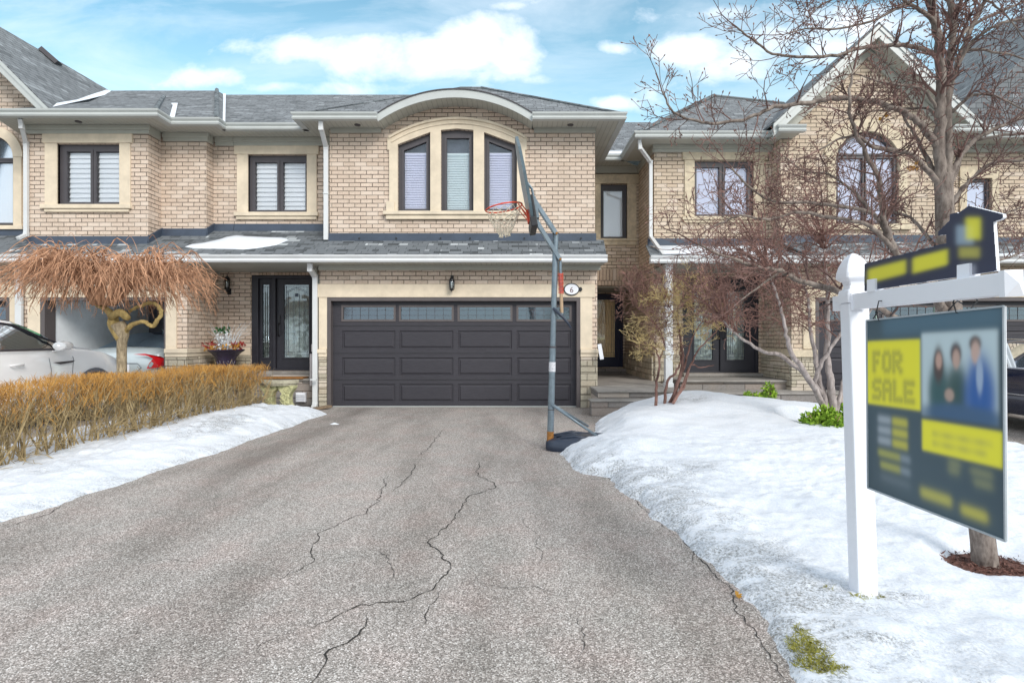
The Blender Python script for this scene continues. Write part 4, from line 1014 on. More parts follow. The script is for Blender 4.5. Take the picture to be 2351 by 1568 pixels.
# front slope split round the eyebrow
roofplane(r, [Lc, (fx0,yE,EZ), (fx0,yE+.02,EZ+.012), La]) if False else None
def onmain(x, z): return Vector((x, yE+(z-EZ)/PT, z))
eye = [onmain(x, max(z, EZ)) for x, z in arcf]
poly = [Lc] + eye + [Rc, Ra, La]
tris = tessellate_polygon([[Vector((p[0], p[1], 0)) for p in poly]])
r.add(poly, [tuple(t_) for t_ in tris])
back = Vector((Rc.x, 17.5, EZ)); r.poly([Rc, back, Vector((Ra.x,17.5,Ra.z)), Ra]); r.poly([Lc, La, Vector((La.x,17.5,La.z)), Vector((Lc.x,17.5,EZ))])
for (a, b) in zip(range(len(arcf)-1), range(1, len(arcf))):
    p0, p1 = arcf[a], arcf[b]
    r.quad((p0[0],yE-.03,p0[1]+.01),(p1[0],yE-.03,p1[1]+.01),tuple(eye[b]+Vector((0,.02,.012))),tuple(eye[a]+Vector((0,.02,.012))))
part(r, 'roof', 'shingle', HM, recalc=False)
r = MB(); r.tube([Rc+th*10, Ra+th*10], .035, 6); r.tube([Ra, La], .035, 6); r.tube([Lc+th*10, La+th*10], .02, 6); part(r, 'ridge_cap', 'ridge', HM)
# eyebrow fascia, drip edge, curved soffit
s = MB(); inn = [(x, z-.155) for x, z in arcf]
s.slab(arcf + inn[::-1], [], yE-.02, yE+.012); part(s, 'arched_fascia', 'gutter', HM)
s = MB(); o1 = [(x, z+.02) for x, z in arcf]; s.slab(o1 + arcf[::-1], [], yE-.04, yE+.01); part(s, 'drip_edge', 'frame', HM)
M['soffdot'] = M['soffit']
s = MB()
for p0, p1 in zip(inn[:-1], inn[1:]):
    s.quad((p0[0],yE,p0[1]+.01),(p1[0],yE,p1[1]+.01),(p1[0],U,p1[1]+.01),(p0[0],U,p0[1]+.01))
part(s, 'arched_soffit', 'soffit', HM, recalc=False)
gutter(HM, [(-4.17,11.65),(-4.17,yE),(fx0,yE)], EZ); gutter(HM, [(fx1,yE),(2.12,yE),(2.12,13.65),(2.71,13.65)][:1]+[(2.12,yE),(2.12,13.64),(2.70,13.64)], EZ)
soff(HM, [(-4.17,yE),(fx0+.02,yE),(e0,U),(ub0,U),(ub0,V3),(-4.17,V3)]); soff(HM, [(fx1-.02,yE),(2.12,yE),(2.12,13.64),(2.70,13.64),(rX1,RW),(ub1,RW),(ub1,U),(e1,U)], m='soffit')
for (x, y) in ((XX(820,11.3),11.32),(XX(1310,11.3),11.32),(XX(180,11.15),11.15)):
    s = MB(); s.lathe([(.045,-.012),(.06,-.012),(.06,.004),(.045,.004)], (x,y,SZ-.002), 20); part(s, 'soffit_light', 'frame', HM if x > -5 else HL)
# roof of middle (third) section and left house
r = MB()
y3, y2, y1 = 11.65, 11.37, 10.94
Rg = 3.28; 
t0 = Vector((-5.94,y3,EZ)); rid3y = y3+Rg; 
D1 = Vector((XX(515,rid3y),rid3y,EZ+Rg*PT))
r.poly([t0, Vector((-4.17,y3,EZ)), Vector((-1.0,y3+Rg,EZ+Rg*PT)), D1])
r.poly([D1, Vector((-1.0,y3+Rg,EZ+Rg*PT)), Vector((-1.0,20,5.5)), Vector((-7.58,20,5.5))])
part(r, 'roof', 'shingle', HM, recalc=False)
r = MB(); c2 = Vector((-5.93,y2,EZ)); z2t = EZ+3.2*PT; m2t = Vector((XX(498,y2+3.2), y2+3.2, z2t)); l2t = Vector((XX(262,y2+3.2)-.2, y2+3.2, z2t))
r.poly([Vector((-6.91,y2,EZ)), c2, m2t, l2t, Vector((-9.9,y2,EZ))])
r.poly([c2, t0, D1, m2t])
Cb = ray_roof(376,225,y2); A1 = Vector((-9.95,y1,EZ)); B1 = Vector((-6.89,y1,EZ)); C2 = ray_roof(401,240,y2)
r.poly([A1, B1, Cb+Vector((0,0,.03)), ray_roof(54,252,y2)+Vector((-.1,0,.05))]); r.poly([B1, Vector((-6.87,y2,EZ)), C2, Cb+Vector((0,0,.03))])
r.poly([m2t, l2t, l2t+Vector((0,5,-2)), m2t+Vector((0,5,-2))])
part(r, 'roof', 'shingle', HL, recalc=False)
r = MB(); r.tube([B1+th*20, Cb+th*30], .05, 6); r.tube([c2+th*20, m2t+th*20], .05, 6); part(r, 'ridge_cap', 'ridge', HL)
def strip(mb, a, b, wa, wb, lift=.03):
    a = Vector(a); b = Vector(b); mb.quad(a+Vector((-wa,0,lift)), a+Vector((wa,0,lift)), b+Vector((wb,0,lift)), b+Vector((-wb,0,lift)))
r = MB(); strip(r, t0+Vector((-.02,.02,0)), D1, .05, .04); strip(r, (-6.86,y2+.02,EZ), C2, .07, .07); part(r, 'valley', 'valley', HL, recalc=False)
gutter(HM, [(-5.92,y3),(-4.17,y3)], EZ)
gutter(HL, [(-10.0,y1),(-6.89,y1),(-6.89,y2),(-5.94,y2),(-5.94,y3),(-5.921,y3)], EZ)
soff(HL, [(-10,y1),(-6.89,y1),(-6.89,y2),(-5.94,y2),(-5.94,y3),(-5.92,y3),(-5.92,V3),(-6.378,V3),(-6.378,V2),(-7.32,V2),(-7.32,V1),(-9.75,V1),(-9.75,11.85),(-10.3,11.85)])
soff(HM, [(-5.92,y3),(-4.17,y3),(-4.17,V3),(-5.92,V3)])
# far-left house
FY = 11.84; E_ = P(115,250,11.35); H_ = P(0,135,11.35); F_ = P(262,215,14.65)
nrm = (H_-E_).cross(F_-E_).normalized()
def rp(px, py):
    dr = Vector(((px-CX)/F, 1, (HY-py)/F)); o = Vector((0,0,CAMZ)); k = (E_-o).dot(nrm)/dr.dot(nrm); return o+dr*k
r = MB(); roofplane(r, [E_, F_, rp(0,62), rp(-145,-22), rp(-140,-5)]); ap = rp(-145,-22); roofplane(r, [ap, rp(-140,-5), (ap.x-4.6,11.35,ap.z-4.6), (ap.x-4.6,15,ap.z-4.6)])
part(r, 'roof', 'shingle', HF)
r = MB(); a_, b_ = rp(95,117), rp(133,150); r.bar(a_+nrm*.03*(1 if nrm.z>0 else -1), b_+nrm*.03*(1 if nrm.z>0 else -1), .22, .1); part(r, 'roof_vent', 'frame', HF)
r = MB(); up = nrm if nrm.z > 0 else -nrm
q_ = [E_+Vector((.1,.1,0)), F_, F_+(rp(210,205)-F_)*.62, rp(135,242)]; 
r.add([p+up*.035 for p in (rp(262,214), rp(228,224), rp(196,232), rp(150,242), rp(118,249), rp(128,240), rp(175,232), rp(205,221), rp(243,209))], [tuple(range(9))]); part(r, 'valley', 'valley', HF, recalc=False)
w_ = MB(); wt = lambda x: E_.z-.12 + (E_.x - x)*1.0
acx_ = XX(-14,FY); ar = XX(34,FY)-acx_; azz = ZZ(362,FY); arx = [(acx_-ar, ZZ(519,FY)), (acx_+ar, ZZ(519,FY))] + [(acx_+ar*math.cos(a*math.pi/16), azz+ar*1.0*math.sin(a*math.pi/16)) for a in range(17)]
w_.slab([(-14.5,3.0),(-9.66,3.0),(-9.66,wt(-9.66)-.1),(-10.4-.0,wt(-10.4)-.1),(-13.0,wt(-13.0)-.1),(-14.5,wt(-13)-1.5)], [arx], FY, FY+.2)
w_.slab(rect(-14.5,XX(25,G),ZZ(683,G),mz), [], G, G+.2); w_.slab(rect(XX(58,G)-.4,XX(58,G)-.002,-.02,mz), [], G+.03, G+.2)
part(w_, 'wall', 'brick', HF)
f = window(HF, FY, None, None, 'blind', 0, fpoly=arx, ppolys=[rect(acx_-ar+.08,acx_+ar-.07,ZZ(511,FY),ZZ(372,FY)), [(acx_-ar+.1,ZZ(362,FY)),(acx_+ar-.07,ZZ(362,FY))]+[(acx_+(ar-.07)*math.cos(a*math.pi/16), azz+.03+(ar-.07)*math.sin(a*math.pi/16)) for a in range(1,16)]])
s = MB(); ro = ar+.2; o1 = [(acx_+ro*math.cos(a*math.pi/16), azz+ro*math.sin(a*math.pi/16)) for a in range(17)]
s.slab([(acx_+ar,azz)]+o1+[(acx_-ar,azz)]+[(acx_+ar*math.cos(a*math.pi/16), azz+ar*math.sin(a*math.pi/16)) for a in range(15,0,-1)], [], FY-.05, FY-.001)
s.box(acx_+ar, acx_+ar+.17, FY-.04, FY-.001, ZZ(519,FY), azz-.002); s.box(acx_-ar, acx_+ar+.22, FY-.08, FY-.001, ZZ(528,FY), ZZ(519,FY)-.001); part(s, 'stone_surround', 'trim', f)
rake(HF, 11.33, 1, E_.x, E_.z, H_.x-1.2, H_.z+1.2, .17)
s = MB(); vs = [(E_.x,11.36,E_.z-.22),(H_.x-1.2,11.36,H_.z+.98),(H_.x-1.2,FY,H_.z+.98),(E_.x,FY,E_.z-.22)]; s.add(vs, [(0,1,2,3)]); part(s, 'soffit', 'soffity', HF, recalc=False)
s = MB(); s.slab(R(25,41,653,940,G), [], G-.03, G+.1); s.slab(R(-200,44,653,683,G), [], G-.045, G-.001); part(s, 'stone_surround', 'trim', HF)
g0 = XX(25,G)-4.96
garage_door(HF, G, g0, XX(25,G), ZZ(683,G), [(a-gx0+g0,b-gx0+g0) for a, b in cols], rows, 0)

# --- downspouts -------------------------------------------------------------
def spout(parent, pts, w=.075, d=.06, m='gutterw', bands=()):
    s = MB()
    for a, b in zip(pts[:-1], pts[1:]): s.bar(a, b, w, d)
    for p in pts[1:-1]: s.lathe([(.0,-.001),(.045,-.03),(.045,.03),(.0,.031)], p, 8) if False else s.box(p[0]-w*.52, p[0]+w*.52, p[1]-d*.6, p[1]+d*.6, p[2]-.045, p[2]+.045)
    for z in bands: s.box(pts[-1][0]-w*.62, pts[-1][0]+w*.62, pts[-1][1]-d*.7, pts[-1][1]+d*.9, z-.012, z+.012)
    part(s, 'downspout', m, parent, bevel=.006)
Y_ = U-.06
spout(HM, [(XX(736,11.08),11.1,EZ-.14),(XX(738,11.15),11.13,EZ-.27),(XX(748.5,Y_),Y_,EZ-.52),(XX(748.5,Y_),Y_,zr(Y_)+.02)], .088, bands=[ZZ(445,Y_)])
spout(HM, [(XX(711,10.8),10.82,SEZ-.13),(XX(711,10.85),10.87,SEZ-.24),(XX(723.5,11.14),11.14,SEZ-.36),(XX(723.5,11.14),11.14,.06),(XX(721,11.0),10.98,.03)], .095, bands=[ZZ(870,11.14)])
spout(HL, [(XX(48,11.0),10.98,EZ-.14),(XX(50,11.05),11.05,EZ-.27),(XX(65,V1),V1-.05,EZ-.5),(XX(65,V1),V1-.05,zr(V1)+.16),(XX(53,V1-.1),V1-.22,zr(V1)+.05)], .075)
spout(HL, [(XX(49,G),G-.05,SEZ-.13),(XX(49,G),G-.05,.1)], .13)
spout(HR, [(XX(1468,12.15),12.15,EZ-.14),(XX(1470,12.15),12.17,EZ-.3),(XX(1494,NW-.05),NW-.05,EZ-.52),(XX(1494,NW-.05),NW-.05,ZZ(545,NW)),(XX(1527,11.1),11.1,ZZ(590,11.1))], .075)
spout(HR, [(XX(1474,14.02)-.02,14.0,2.7),(XX(1474,14.02)-.02,14.0,.45)], .05, .05, 'trimg')
# meter pipe and box on the side of the garage wall, dryer vent, doorstep edge
s = MB(); mxx = XX(733,G)-.12
s.tube([(mxx-.02,11.45,SEZ-.14),(mxx-.02,11.45,ZZ(805,11.45))], .038, 12); s.tube([(mxx-.02,11.45,ZZ(690,11.45)),(mxx-.02,11.45,ZZ(686,11.45))], .05, 12)
o = part(s, 'meter_pipe', 'frieze', HM, smooth=True, angle=40)
s = MB(); s.box(mxx-.13, mxx+.06, 11.36, 11.5, ZZ(885,11.45), ZZ(812,11.45)); s.box(mxx-.09, mxx+.05, 11.33, 11.36, ZZ(808,11.4), ZZ(790,11.4)); M['meterbox'] = plain('mauve_grey_box', (.42,.38,.38), .6); part(s, 'meter_box', 'meterbox', HM, bevel=.01)
s = MB(); vx, vz = XX(690,11.42), ZZ(913,11.42); s.box(vx-.1, vx+.1, 11.42, 11.5, vz-.09, vz+.1)
for k in range(5): s.box(vx-.085, vx+.085, 11.395, 11.42, vz-.075+k*.032, vz-.06+k*.032)
part(s, 'dryer_vent', 'white', HM, bevel=.004)
s = MB(); s.box(XX(600,11.44), XX(696,11.44), 11.43, 11.75, .546, .575); M['woodedge'] = plain('rust_wood', (.30,.13,.03), .7, var=.3, scale=20); tag(s.build('doormat', M['woodedge'], bevel=.005), 'flat rust-brown mat lying on the porch edge above the stone bench', 'mat')
# ------------------------------------------------------------------ wall lanterns, number plaque
def lantern(loc, label, upside):
    o = empty('wall_lantern', loc, label, 'wall lamp', 'black lanterns on the brick walls')
    b = MB(); b.box(-.045,.045,-.012,.0,-.06,.06) if False else b.lathe([(.05,-.001),(.05,.001)], (0,-.006,0), 12)
    x, y, z = loc
    if not upside:
        b.box(-.03,.03,-.03,-.001,.0,.16); b.tube([(0,-.03,.13),(0,-.09,.15),(0,-.10,.10)], .012, 8)
        b.lathe([(.012,.12),(.03,.11),(.05,.06),(.052,.05)], (0,-.10,0), 16)
        top = .05; bot = -.12
        b.lathe([(.05,bot),(.045,bot-.012),(.01,bot-.03),(.008,bot-.045)], (0,-.10,0), 16)
    else:
        b.tube([(0,-.012,-.2),(0,-.06,-.22),(0,-.11,-.19),(0,-.10,-.12)], .022, 8); b.lathe([(.03,-.16),(.055,-.14),(.06,-.12)], (0,-.10,0), 16)
        b.lathe([(.065,.06),(.05,.10),(.02,.135),(.008,.15),(.008,.18)], (0,-.10,0), 16); top = .06; bot = -.12
        b.box(-.04,.04,-.02,-.001,-.25,-.12)
    b.build('bracket', M['black'], o, local=True, smooth=True, angle=40)
    c = MB()
    for k in range(6):
        a = k*math.pi/3; c.bar((.05*math.cos(a),-.10+.05*math.sin(a),bot),(.052*math.cos(a),-.10+.052*math.sin(a),top), .009)
    c.build('cage', M['black'], o, local=True)
    g = MB(); g.lathe([(.035,bot),(.048,bot+.05),(.048,top-.03),(.044,top)], (0,-.10,0), 16); g.build('lamp_glass', M['lampglass'], o, local=True, smooth=True, recalc=True)
    g = MB(); g.lathe([(.012,bot),(.012,bot+.05),(.018,bot+.08),(.012,bot+.12),(.002,bot+.13)], (0,-.10,0), 10); g.build('bulb', M['white'], o, local=True, smooth=True)
M['lampglass'] = glass_mat('lantern_glass', (.8,.83,.8), .15, .08)
lantern((XX(1039,G),G-.045,ZZ(652,G)), 'black wall lantern centred above the wide charcoal garage door', False)
lantern((XX(527,DW),DW-.002,ZZ(650,DW)), 'black wall lantern on the porch brick left of the front door', True)

def text_obj(body, size, loc, parent, m, rot=(math.pi/2,0,0), name='lettering', ext=.0015):
    cu = bpy.data.curves.new(name, 'FONT'); cu.body = body; cu.size = size; cu.extrude = ext; cu.align_x = 'CENTER'; cu.align_y = 'CENTER'; cu.resolution_u = 3
    t_ = bpy.data.objects.new(name, cu); COL.objects.link(t_)
    dg = bpy.context.evaluated_depsgraph_get(); me = bpy.data.meshes.new_from_object(t_.evaluated_get(dg)); bpy.data.objects.remove(t_)
    me.materials.clear(); me.materials.append(M[m]); o = bpy.data.objects.new(name, me); COL.objects.link(o); o.parent = parent; o.location = loc; o.rotation_euler = rot; return o
pq = empty('house_number_plaque', (XX(1311.5,G), G-.048, ZZ(665,G)), 'white oval number 6 plaque with black rim on the stone right of the garage', 'number sign')
def ell(rx, rz, n=32): return [(rx*math.cos(2*math.pi*i/n), rz*math.sin(2*math.pi*i/n)) for i in range(n)]
s = MB(); s.slab(ell(.155,.122), [], -.02, 0)
for k in (-1, 1): s.slab([(k*.14,-.035),(k*.19,-.045),(k*.215,0),(k*.19,.045),(k*.14,.035)], [], -.016, -.002)
s.build('rim', M['black'], pq, local=True, bevel=.003)
s = MB(); s.slab(ell(.135,.102), [], -.026, -.0201); s.build('face', M['white'], pq, local=True)
M['burg'] = plain('burgundy_paint', (.09,.015,.02), .5)
text_obj('6', .155, (0,-.0275,-.018), pq, 'burg'); 

# ------------------------------------------------------------------ basketball hoop
HY_ = 7.03
bh = empty('basketball_hoop', (XX(1262,HY_),HY_,0), 'grey portable basketball hoop seen edge-on beside the snow in front of the garage', 'basketball hoop')
M['steel'] = plain('galvanised_pole', (.19,.235,.27), .38, metal=.55, var=.22, scale=12)
M['rust'] = plain('rust', (.30,.13,.03), .85, var=.4, scale=40); M['orange'] = plain('orange_rim', (.72,.07,.02), .4)
M['scuff'] = plain('peeled_tape', (.55,.55,.58), .8, var=.45, scale=60); M['plast'] = plain('dark_navy_plastic', (.022,.032,.055), .35, var=.15, scale=5, bump=.1)
M['net'] = plain('worn_net_cord', (.62,.56,.45), .9); M['board'] = plain('backboard_edge', (.075,.11,.13), .3, var=.2)
p0 = P(1262.8,1012,HY_); p0.z = .02; p1 = P(1276,538,HY_)
def on(k): return p0.lerp(p1, k)
s = MB(); k1 = .47; s.tube([p0, on(k1)], .041, 14); s.tube([on(k1), p1], .036, 14); o = s.build('pole', M['steel'], bh, smooth=True, angle=50)
s = MB(); s.tube([on(.012), on(.075)], .0425, 14); s.build('rust_band', M['rust'], o, smooth=True, angle=50)
s = MB(); s.tube([on(.355), on(.40)], .0425, 14); s.build('worn_sticker', M['scuff'], o, smooth=True, angle=50)
s = MB(); s.tube([on(k1-.004), on(k1+.004)], .044, 14); s.tube([on(.175), on(.179)], .043, 14); s.tube([p1-Vector((0,0,.002)), p1+Vector((0,0,.012))], .039, 14); s.build('collar', M['frame'], o)
au0, au1 = P(1277,538,HY_), P(1226.5,461,HY_); al0, al1 = P(1285.5,597,HY_), P(1225.4,499,HY_)
s = MB()
for yy in (-.05,.05):
    o_ = Vector((0,yy,0)); s.bar(au0+o_, au1+o_, .028, .045); s.bar(al0+o_, al1+o_, .028, .045)
s.build('lift_arm', M['steel'], bh)
s = MB(); 
for q in (au0, au1, al0, al1): s.tube([q+Vector((0,-.09,0)), q+Vector((0,.09,0))], .014, 8)
s.build('bolt', M['rust'], bh)
ut = P(1185.7,321.7,HY_); ub = P(1223.3,527.8,HY_); upv = (ut-ub).normalized(); outv = Vector((-upv.z,0,upv.x)); 
if outv.x > 0: outv = -outv
def bp(o_, w_, h_): return ub + upv*h_ + outv*o_ + Vector((0,1,0))*w_     # out, sideways, up
BH_ = (ut-ub).length
def bbox(mb, o0, o1, w0, w1, h0, h1):
    c = [bp(o_, w_, h_) for h_ in (h0,h1) for w_ in (w0,w1) for o_ in (o0,o1)]
    mb.add([c[0],c[1],c[3],c[2],c[4],c[5],c[7],c[6]], [(0,3,2,1),(4,5,6,7),(0,1,5,4),(1,2,6,5),(2,3,7,6),(3,0,4,7)])
def fan(h): return .30+.26*min(1, h/BH_*1.15)
s = MB(); prof = [(-.24,0),(.24,0),(.36,.25),(.40,.62),(.30,.95),(.12,BH_),(-.12,BH_),(-.30,.95),(-.40,.62),(-.36,.25)]
fr_ = [bp(.018, a, b) for a, b in prof]; bk_ = [bp(-.018, a, b) for a, b in prof]; n = len(prof)
s.add(fr_+bk_, [tuple(range(n)), tuple(range(2*n-1,n-1,-1))]+[(i,(i+1)%n,n+(i+1)%n,n+i) for i in range(n)]); bo = s.build('backboard', M['board'], bh)
s = MB(); bbox(s, -.05, .03, -.32, .32, -.015, .10); bbox(s, -.06, -.02, -.24, .24, .10, .38); s.build('edge_pad', M['black'], bo, bevel=.01)
s = MB(); bbox(s, -.10,-.02,-.1,.1,.12,.38); s.tube([bp(-.02,0,.62), bp(-.08,0,.5), au1], .016, 8); s.build('bracket', M['steel'], bh)
rc = P(1157,477,HY_)
s = MB(); n = 40; tl = math.radians(9)
def rimp(a, r=.229, dz=0): 
    x = r*math.cos(a); return rc + outv*(x) + Vector((0, r*math.sin(a), 0)) + upv*dz
pts = [rimp(2*math.pi*i/n) for i in range(n+1)]; s.tube(pts, .009, 8, cap=False)
m0 = bp(.03,-.09,.205); m1 = bp(.03,.09,.205); m2 = bp(.03,0,.14)
s.tube([m0, rimp(math.pi+.45)], .008, 6); s.tube([m1, rimp(math.pi-.45)], .008, 6); s.tube([bp(.03,-.06,.12), rimp(math.pi+.75, dz=-.004)], .006, 6); s.tube([bp(.03,.06,.12), rimp(math.pi-.75, dz=-.004)], .006, 6)
bbox(s, .018, .045, -.08, .08, .09, .24)
ro_ = s.build('rim', M['orange'], bh, smooth=True, angle=50)
s = MB(); levels = 8; nn = 12
def netp(k, j):
    f_ = k/levels; r = .222*(1-f_)**.8*.62 + .222*.38*(1-.15*f_) - .01*f_; a = 2*math.pi*(j + .5*(k%2))/nn
    rn = random.Random(k*77+j*3); base = rc + (outv*(r*math.cos(a))) + Vector((0, r*math.sin(a), 0))
    return base + Vector((.015*f_+rn.uniform(-.008,.008), rn.uniform(-.008,.008), -.31*f_**.9-.02+.0*rn.random()))
for k in range(levels):
    for j in range(nn):
        a = netp(k, j); 
        for jj in ((j, j-1) if k % 2 == 0 else (j, j+1)): s.tube([a, netp(k+1, jj % nn if jj>=0 else jj+nn)], .0042 if k < levels-1 else .006, 4, cap=False)
for j in range(nn): 
    a = netp(levels, j); s.tube([a, a+Vector((.008,0,-.025)), a+Vector((-.006,0,-.03)), a], .005, 4, cap=False)
s.build('net', M['net'], ro_)
s = MB(); q0_, q1_ = P(1286,597,HY_), P(1289.5,722,HY_)
s.tube([q0_, q1_], .020, 10); st_ = s.build('gas_strut', M['steel'], bh, smooth=True, angle=50)
s = MB(); s.tube([q0_.lerp(q1_,.62)+Vector((0,-.01,0)), q1_+Vector((.001,0,.02))], .0215, 10); M['tan'] = plain('tan_sleeve', (.42,.29,.18), .6); s.build('sleeve', M['tan'], st_)
s = MB(); a_, b_ = q0_.lerp(q1_,.24), q0_.lerp(q1_,.62)
s.tube([a_.lerp(b_, i/90)+Vector((.033*math.cos(i*1.05), .033*math.sin(i*1.05), 0)) for i in range(91)], .0045, 5); s.build('spring', M['orange'], st_)
s = MB(); s.tube([P(1269,708,HY_)+Vector((0,-.05,0)), P(1290,727,HY_)+Vector((0,-.05,0)), P(1302,741,HY_)+Vector((0,-.05,0)), P(1309.5,753,HY_)+Vector((0,-.05,0))], [.018,.019,.016,.010], 8); s.build('height_handle', M['plast'], bh, smooth=True)
s = MB(); sa = P(1264.5,927,HY_)
for (ex, ey, yy) in ((1381,1008,6.93),(1350,978,7.62)):
    e_ = P(ex, ey, yy); s.tube([sa+Vector((0,.03 if yy>7 else -.045,0)), e_], .016, 8)
s.build('brace', M['steel'], bh, smooth=True)
# moulded water base
s = MB(); bx = p0.x
ol0 = [(-.06,-.10),(.02,-.17),(.20,-.24),(.62,-.30),(.80,-.26),(.84,.0),(.80,.42),(.62,.52),(.25,.46),(.05,.30),(-.05,.12)]
def lay(sc2, z, sh=0): return [((a-.38)*sc2+.38+sh, (b-.08)*sc2+.08, z) for a, b in ol0]
L = [lay(.97,.0), lay(1.0,.03), lay(.985,.085), lay(.90,.12), lay(.72,.145), lay(.66,.12), lay(.5,.15), lay(.2,.165)]
vs = [(bx+p[0], HY_+p[1]-.02, p[2]) for l in L for p in l]; n = len(ol0)
fs = [(k*n+i,k*n+(i+1)%n,(k+1)*n+(i+1)%n,(k+1)*n+i) for k in range(len(L)-1) for i in range(n)] + [tuple(range((len(L)-1)*n, len(L)*n)), tuple(reversed(range(n)))]
s.add(vs, fs); s.build('base', M['plast'], bh, smooth=True, angle=50)
s = MB()
for yy in (-.03, .12, .26): s.tube([(bx+.02,HY_+yy-.02,.125),(bx+.3,HY_+yy*1.2-.03,.165),(bx+.62,HY_+yy*1.4-.04,.12)], [.012,.02,.012], 6)
s.build('base_rib', M['plast'], bh, smooth=True)

# ------------------------------------------------------------------ for sale sign
sy = 2.90; sx = 1.777
root = empty('sale_sign_post', (sx, sy, .0), 'white vinyl post with pointed cap and side beam standing in the snow', 'real estate sign')
root.rotation_euler = (0, math.radians(-1.75), math.radians(-3.8))
pw = .10
s = MB(); s.box(0, pw, 0, pw, .03, 1.56); post = s.build('post', M['white'], root, local=True, bevel=.008)
s = MB(); M['sleeve'] = plain('dark_ground_sleeve', (.05,.035,.04), .7); s.box(-.004, pw+.006, -.004, pw+.004, -.03, .035); s.build('ground_sleeve', M['sleeve'], root, local=True)
s = MB()
def sqlathe(mb, prof, cx, cy, seg=4, ch=.3):
    b = len(mb.v); n = 8
    for r, z in prof:
        c_ = r*ch
        for (a, b_) in ((r,-r+c_),(r,r-c_),(r-c_,r),(-r+c_,r),(-r,r-c_),(-r,-r+c_),(-r+c_,-r),(r-c_,-r)): mb.v.append((cx+a, cy+b_, z))
    for i in range(len(prof)-1):
        for j in range(n): mb.face((b+i*n+j, b+i*n+(j+1)%n, b+(i+1)*n+(j+1)%n, b+(i+1)*n+j))
    mb.face([b+j for j in reversed(range(n))]); mb.face([b+(len(prof)-1)*n+j for j in range(n)])
h = pw/2
sqlathe(s, [(.056,1.56),(.057,1.60),(.053,1.622),(.040,1.632),(.036,1.65),(.040,1.668),(.058,1.682),(.063,1.69),(.061,1.715),(.052,1.75),(.036,1.785),(.016,1.81),(.002,1.818)], h, h, ch=.12)
s.build('post_cap', M['white'], post, local=True)
bzt, bzb = 1.612-.0, 1.530
bz0 = ZZ(710.6,2.9)-.0; bz1 = ZZ(674.6,2.9)
s = MB(); s.box(.012, .062, -.96, -.0005, bz0, bz1); s.box(.012, .062, pw+.0005, pw+.10, bz0, bz1); bm_ = s.build('beam', M['white'], root, local=True, bevel=.004)
s = MB(); cxb, czb = .037, (bz0+bz1)/2
s.add([(.006,-.96,bz0-.005),(.068,-.96,bz0-.005),(.068,-.96,bz1+.005),(.006,-.96,bz1+.005),(.006,-.985,bz0-.005),(.068,-.985,bz0-.005),(.068,-.985,bz1+.005),(.006,-.985,bz1+.005),(cxb,-1.005,czb)],
      [(0,1,2,3),(0,4,5,1),(1,5,6,2),(2,6,7,3),(3,7,4,0),(4,8,5),(5,8,6),(6,8,7),(7,8,4)]); s.build('end_cap', M['white'], bm_, local=True)
s = MB(); s.box(.004, .070, -.012, -.0006, bz0-.006, bz1+.006); s.build('beam_bracket', M['white'], bm_, local=True, bevel=.003)

# printed panel as vertex-coloured artwork on a fine grid
FONT5 = {'F':'11110 10000 10000 11100 10000 10000 10000','O':'01110 10001 10001 10001 10001 10001 01110','R':'11110 10001 10001 11110 10100 10010 10001',
 'S':'01111 10000 10000 01110 00001 00001 11110','A':'01110 10001 10001 11111 10001 10001 10001','L':'10000 10000 10000 10000 10000 10000 11111','E':'11111 10000 10000 11110 10000 10000 11111'}
YEL = (.88,.82,.055); DK = (.045,.075,.095); GB = (.07,.115,.145)
def sm(e, x): return 1/(1+math.exp(-max(-40,min(40,x/e*3))))
def box_(u, v, a, b, c, d, e=.012): return sm(e,u-a)*sm(e,b-u)*sm(e,v-c)*sm(e,d-v)
def letters(u, v, word, a, b, c, d, e=.012):
    n_ = len(word); cw = (b-a)/n_; k = 0
    for i, ch in enumerate(word):
        rows_ = FONT5[ch].split()
        for r_ in range(7):
            for q_ in range(5):
                if rows_[r_][q_] == '1':
                    x0_ = a+cw*(i+(q_+.0)/6.2); z1_ = d-(d-c)*r_/7
                    if abs(u-x0_) < .06 and abs(v-z1_) < .1: k = max(k, box_(u, v, x0_-.006, x0_+cw/6.2+.006, z1_-(d-c)/7-.006, z1_+.006, e*.8))
    return k
def lerp3(a, b, k): return tuple(x+(y-x)*k for x, y in zip(a, b))
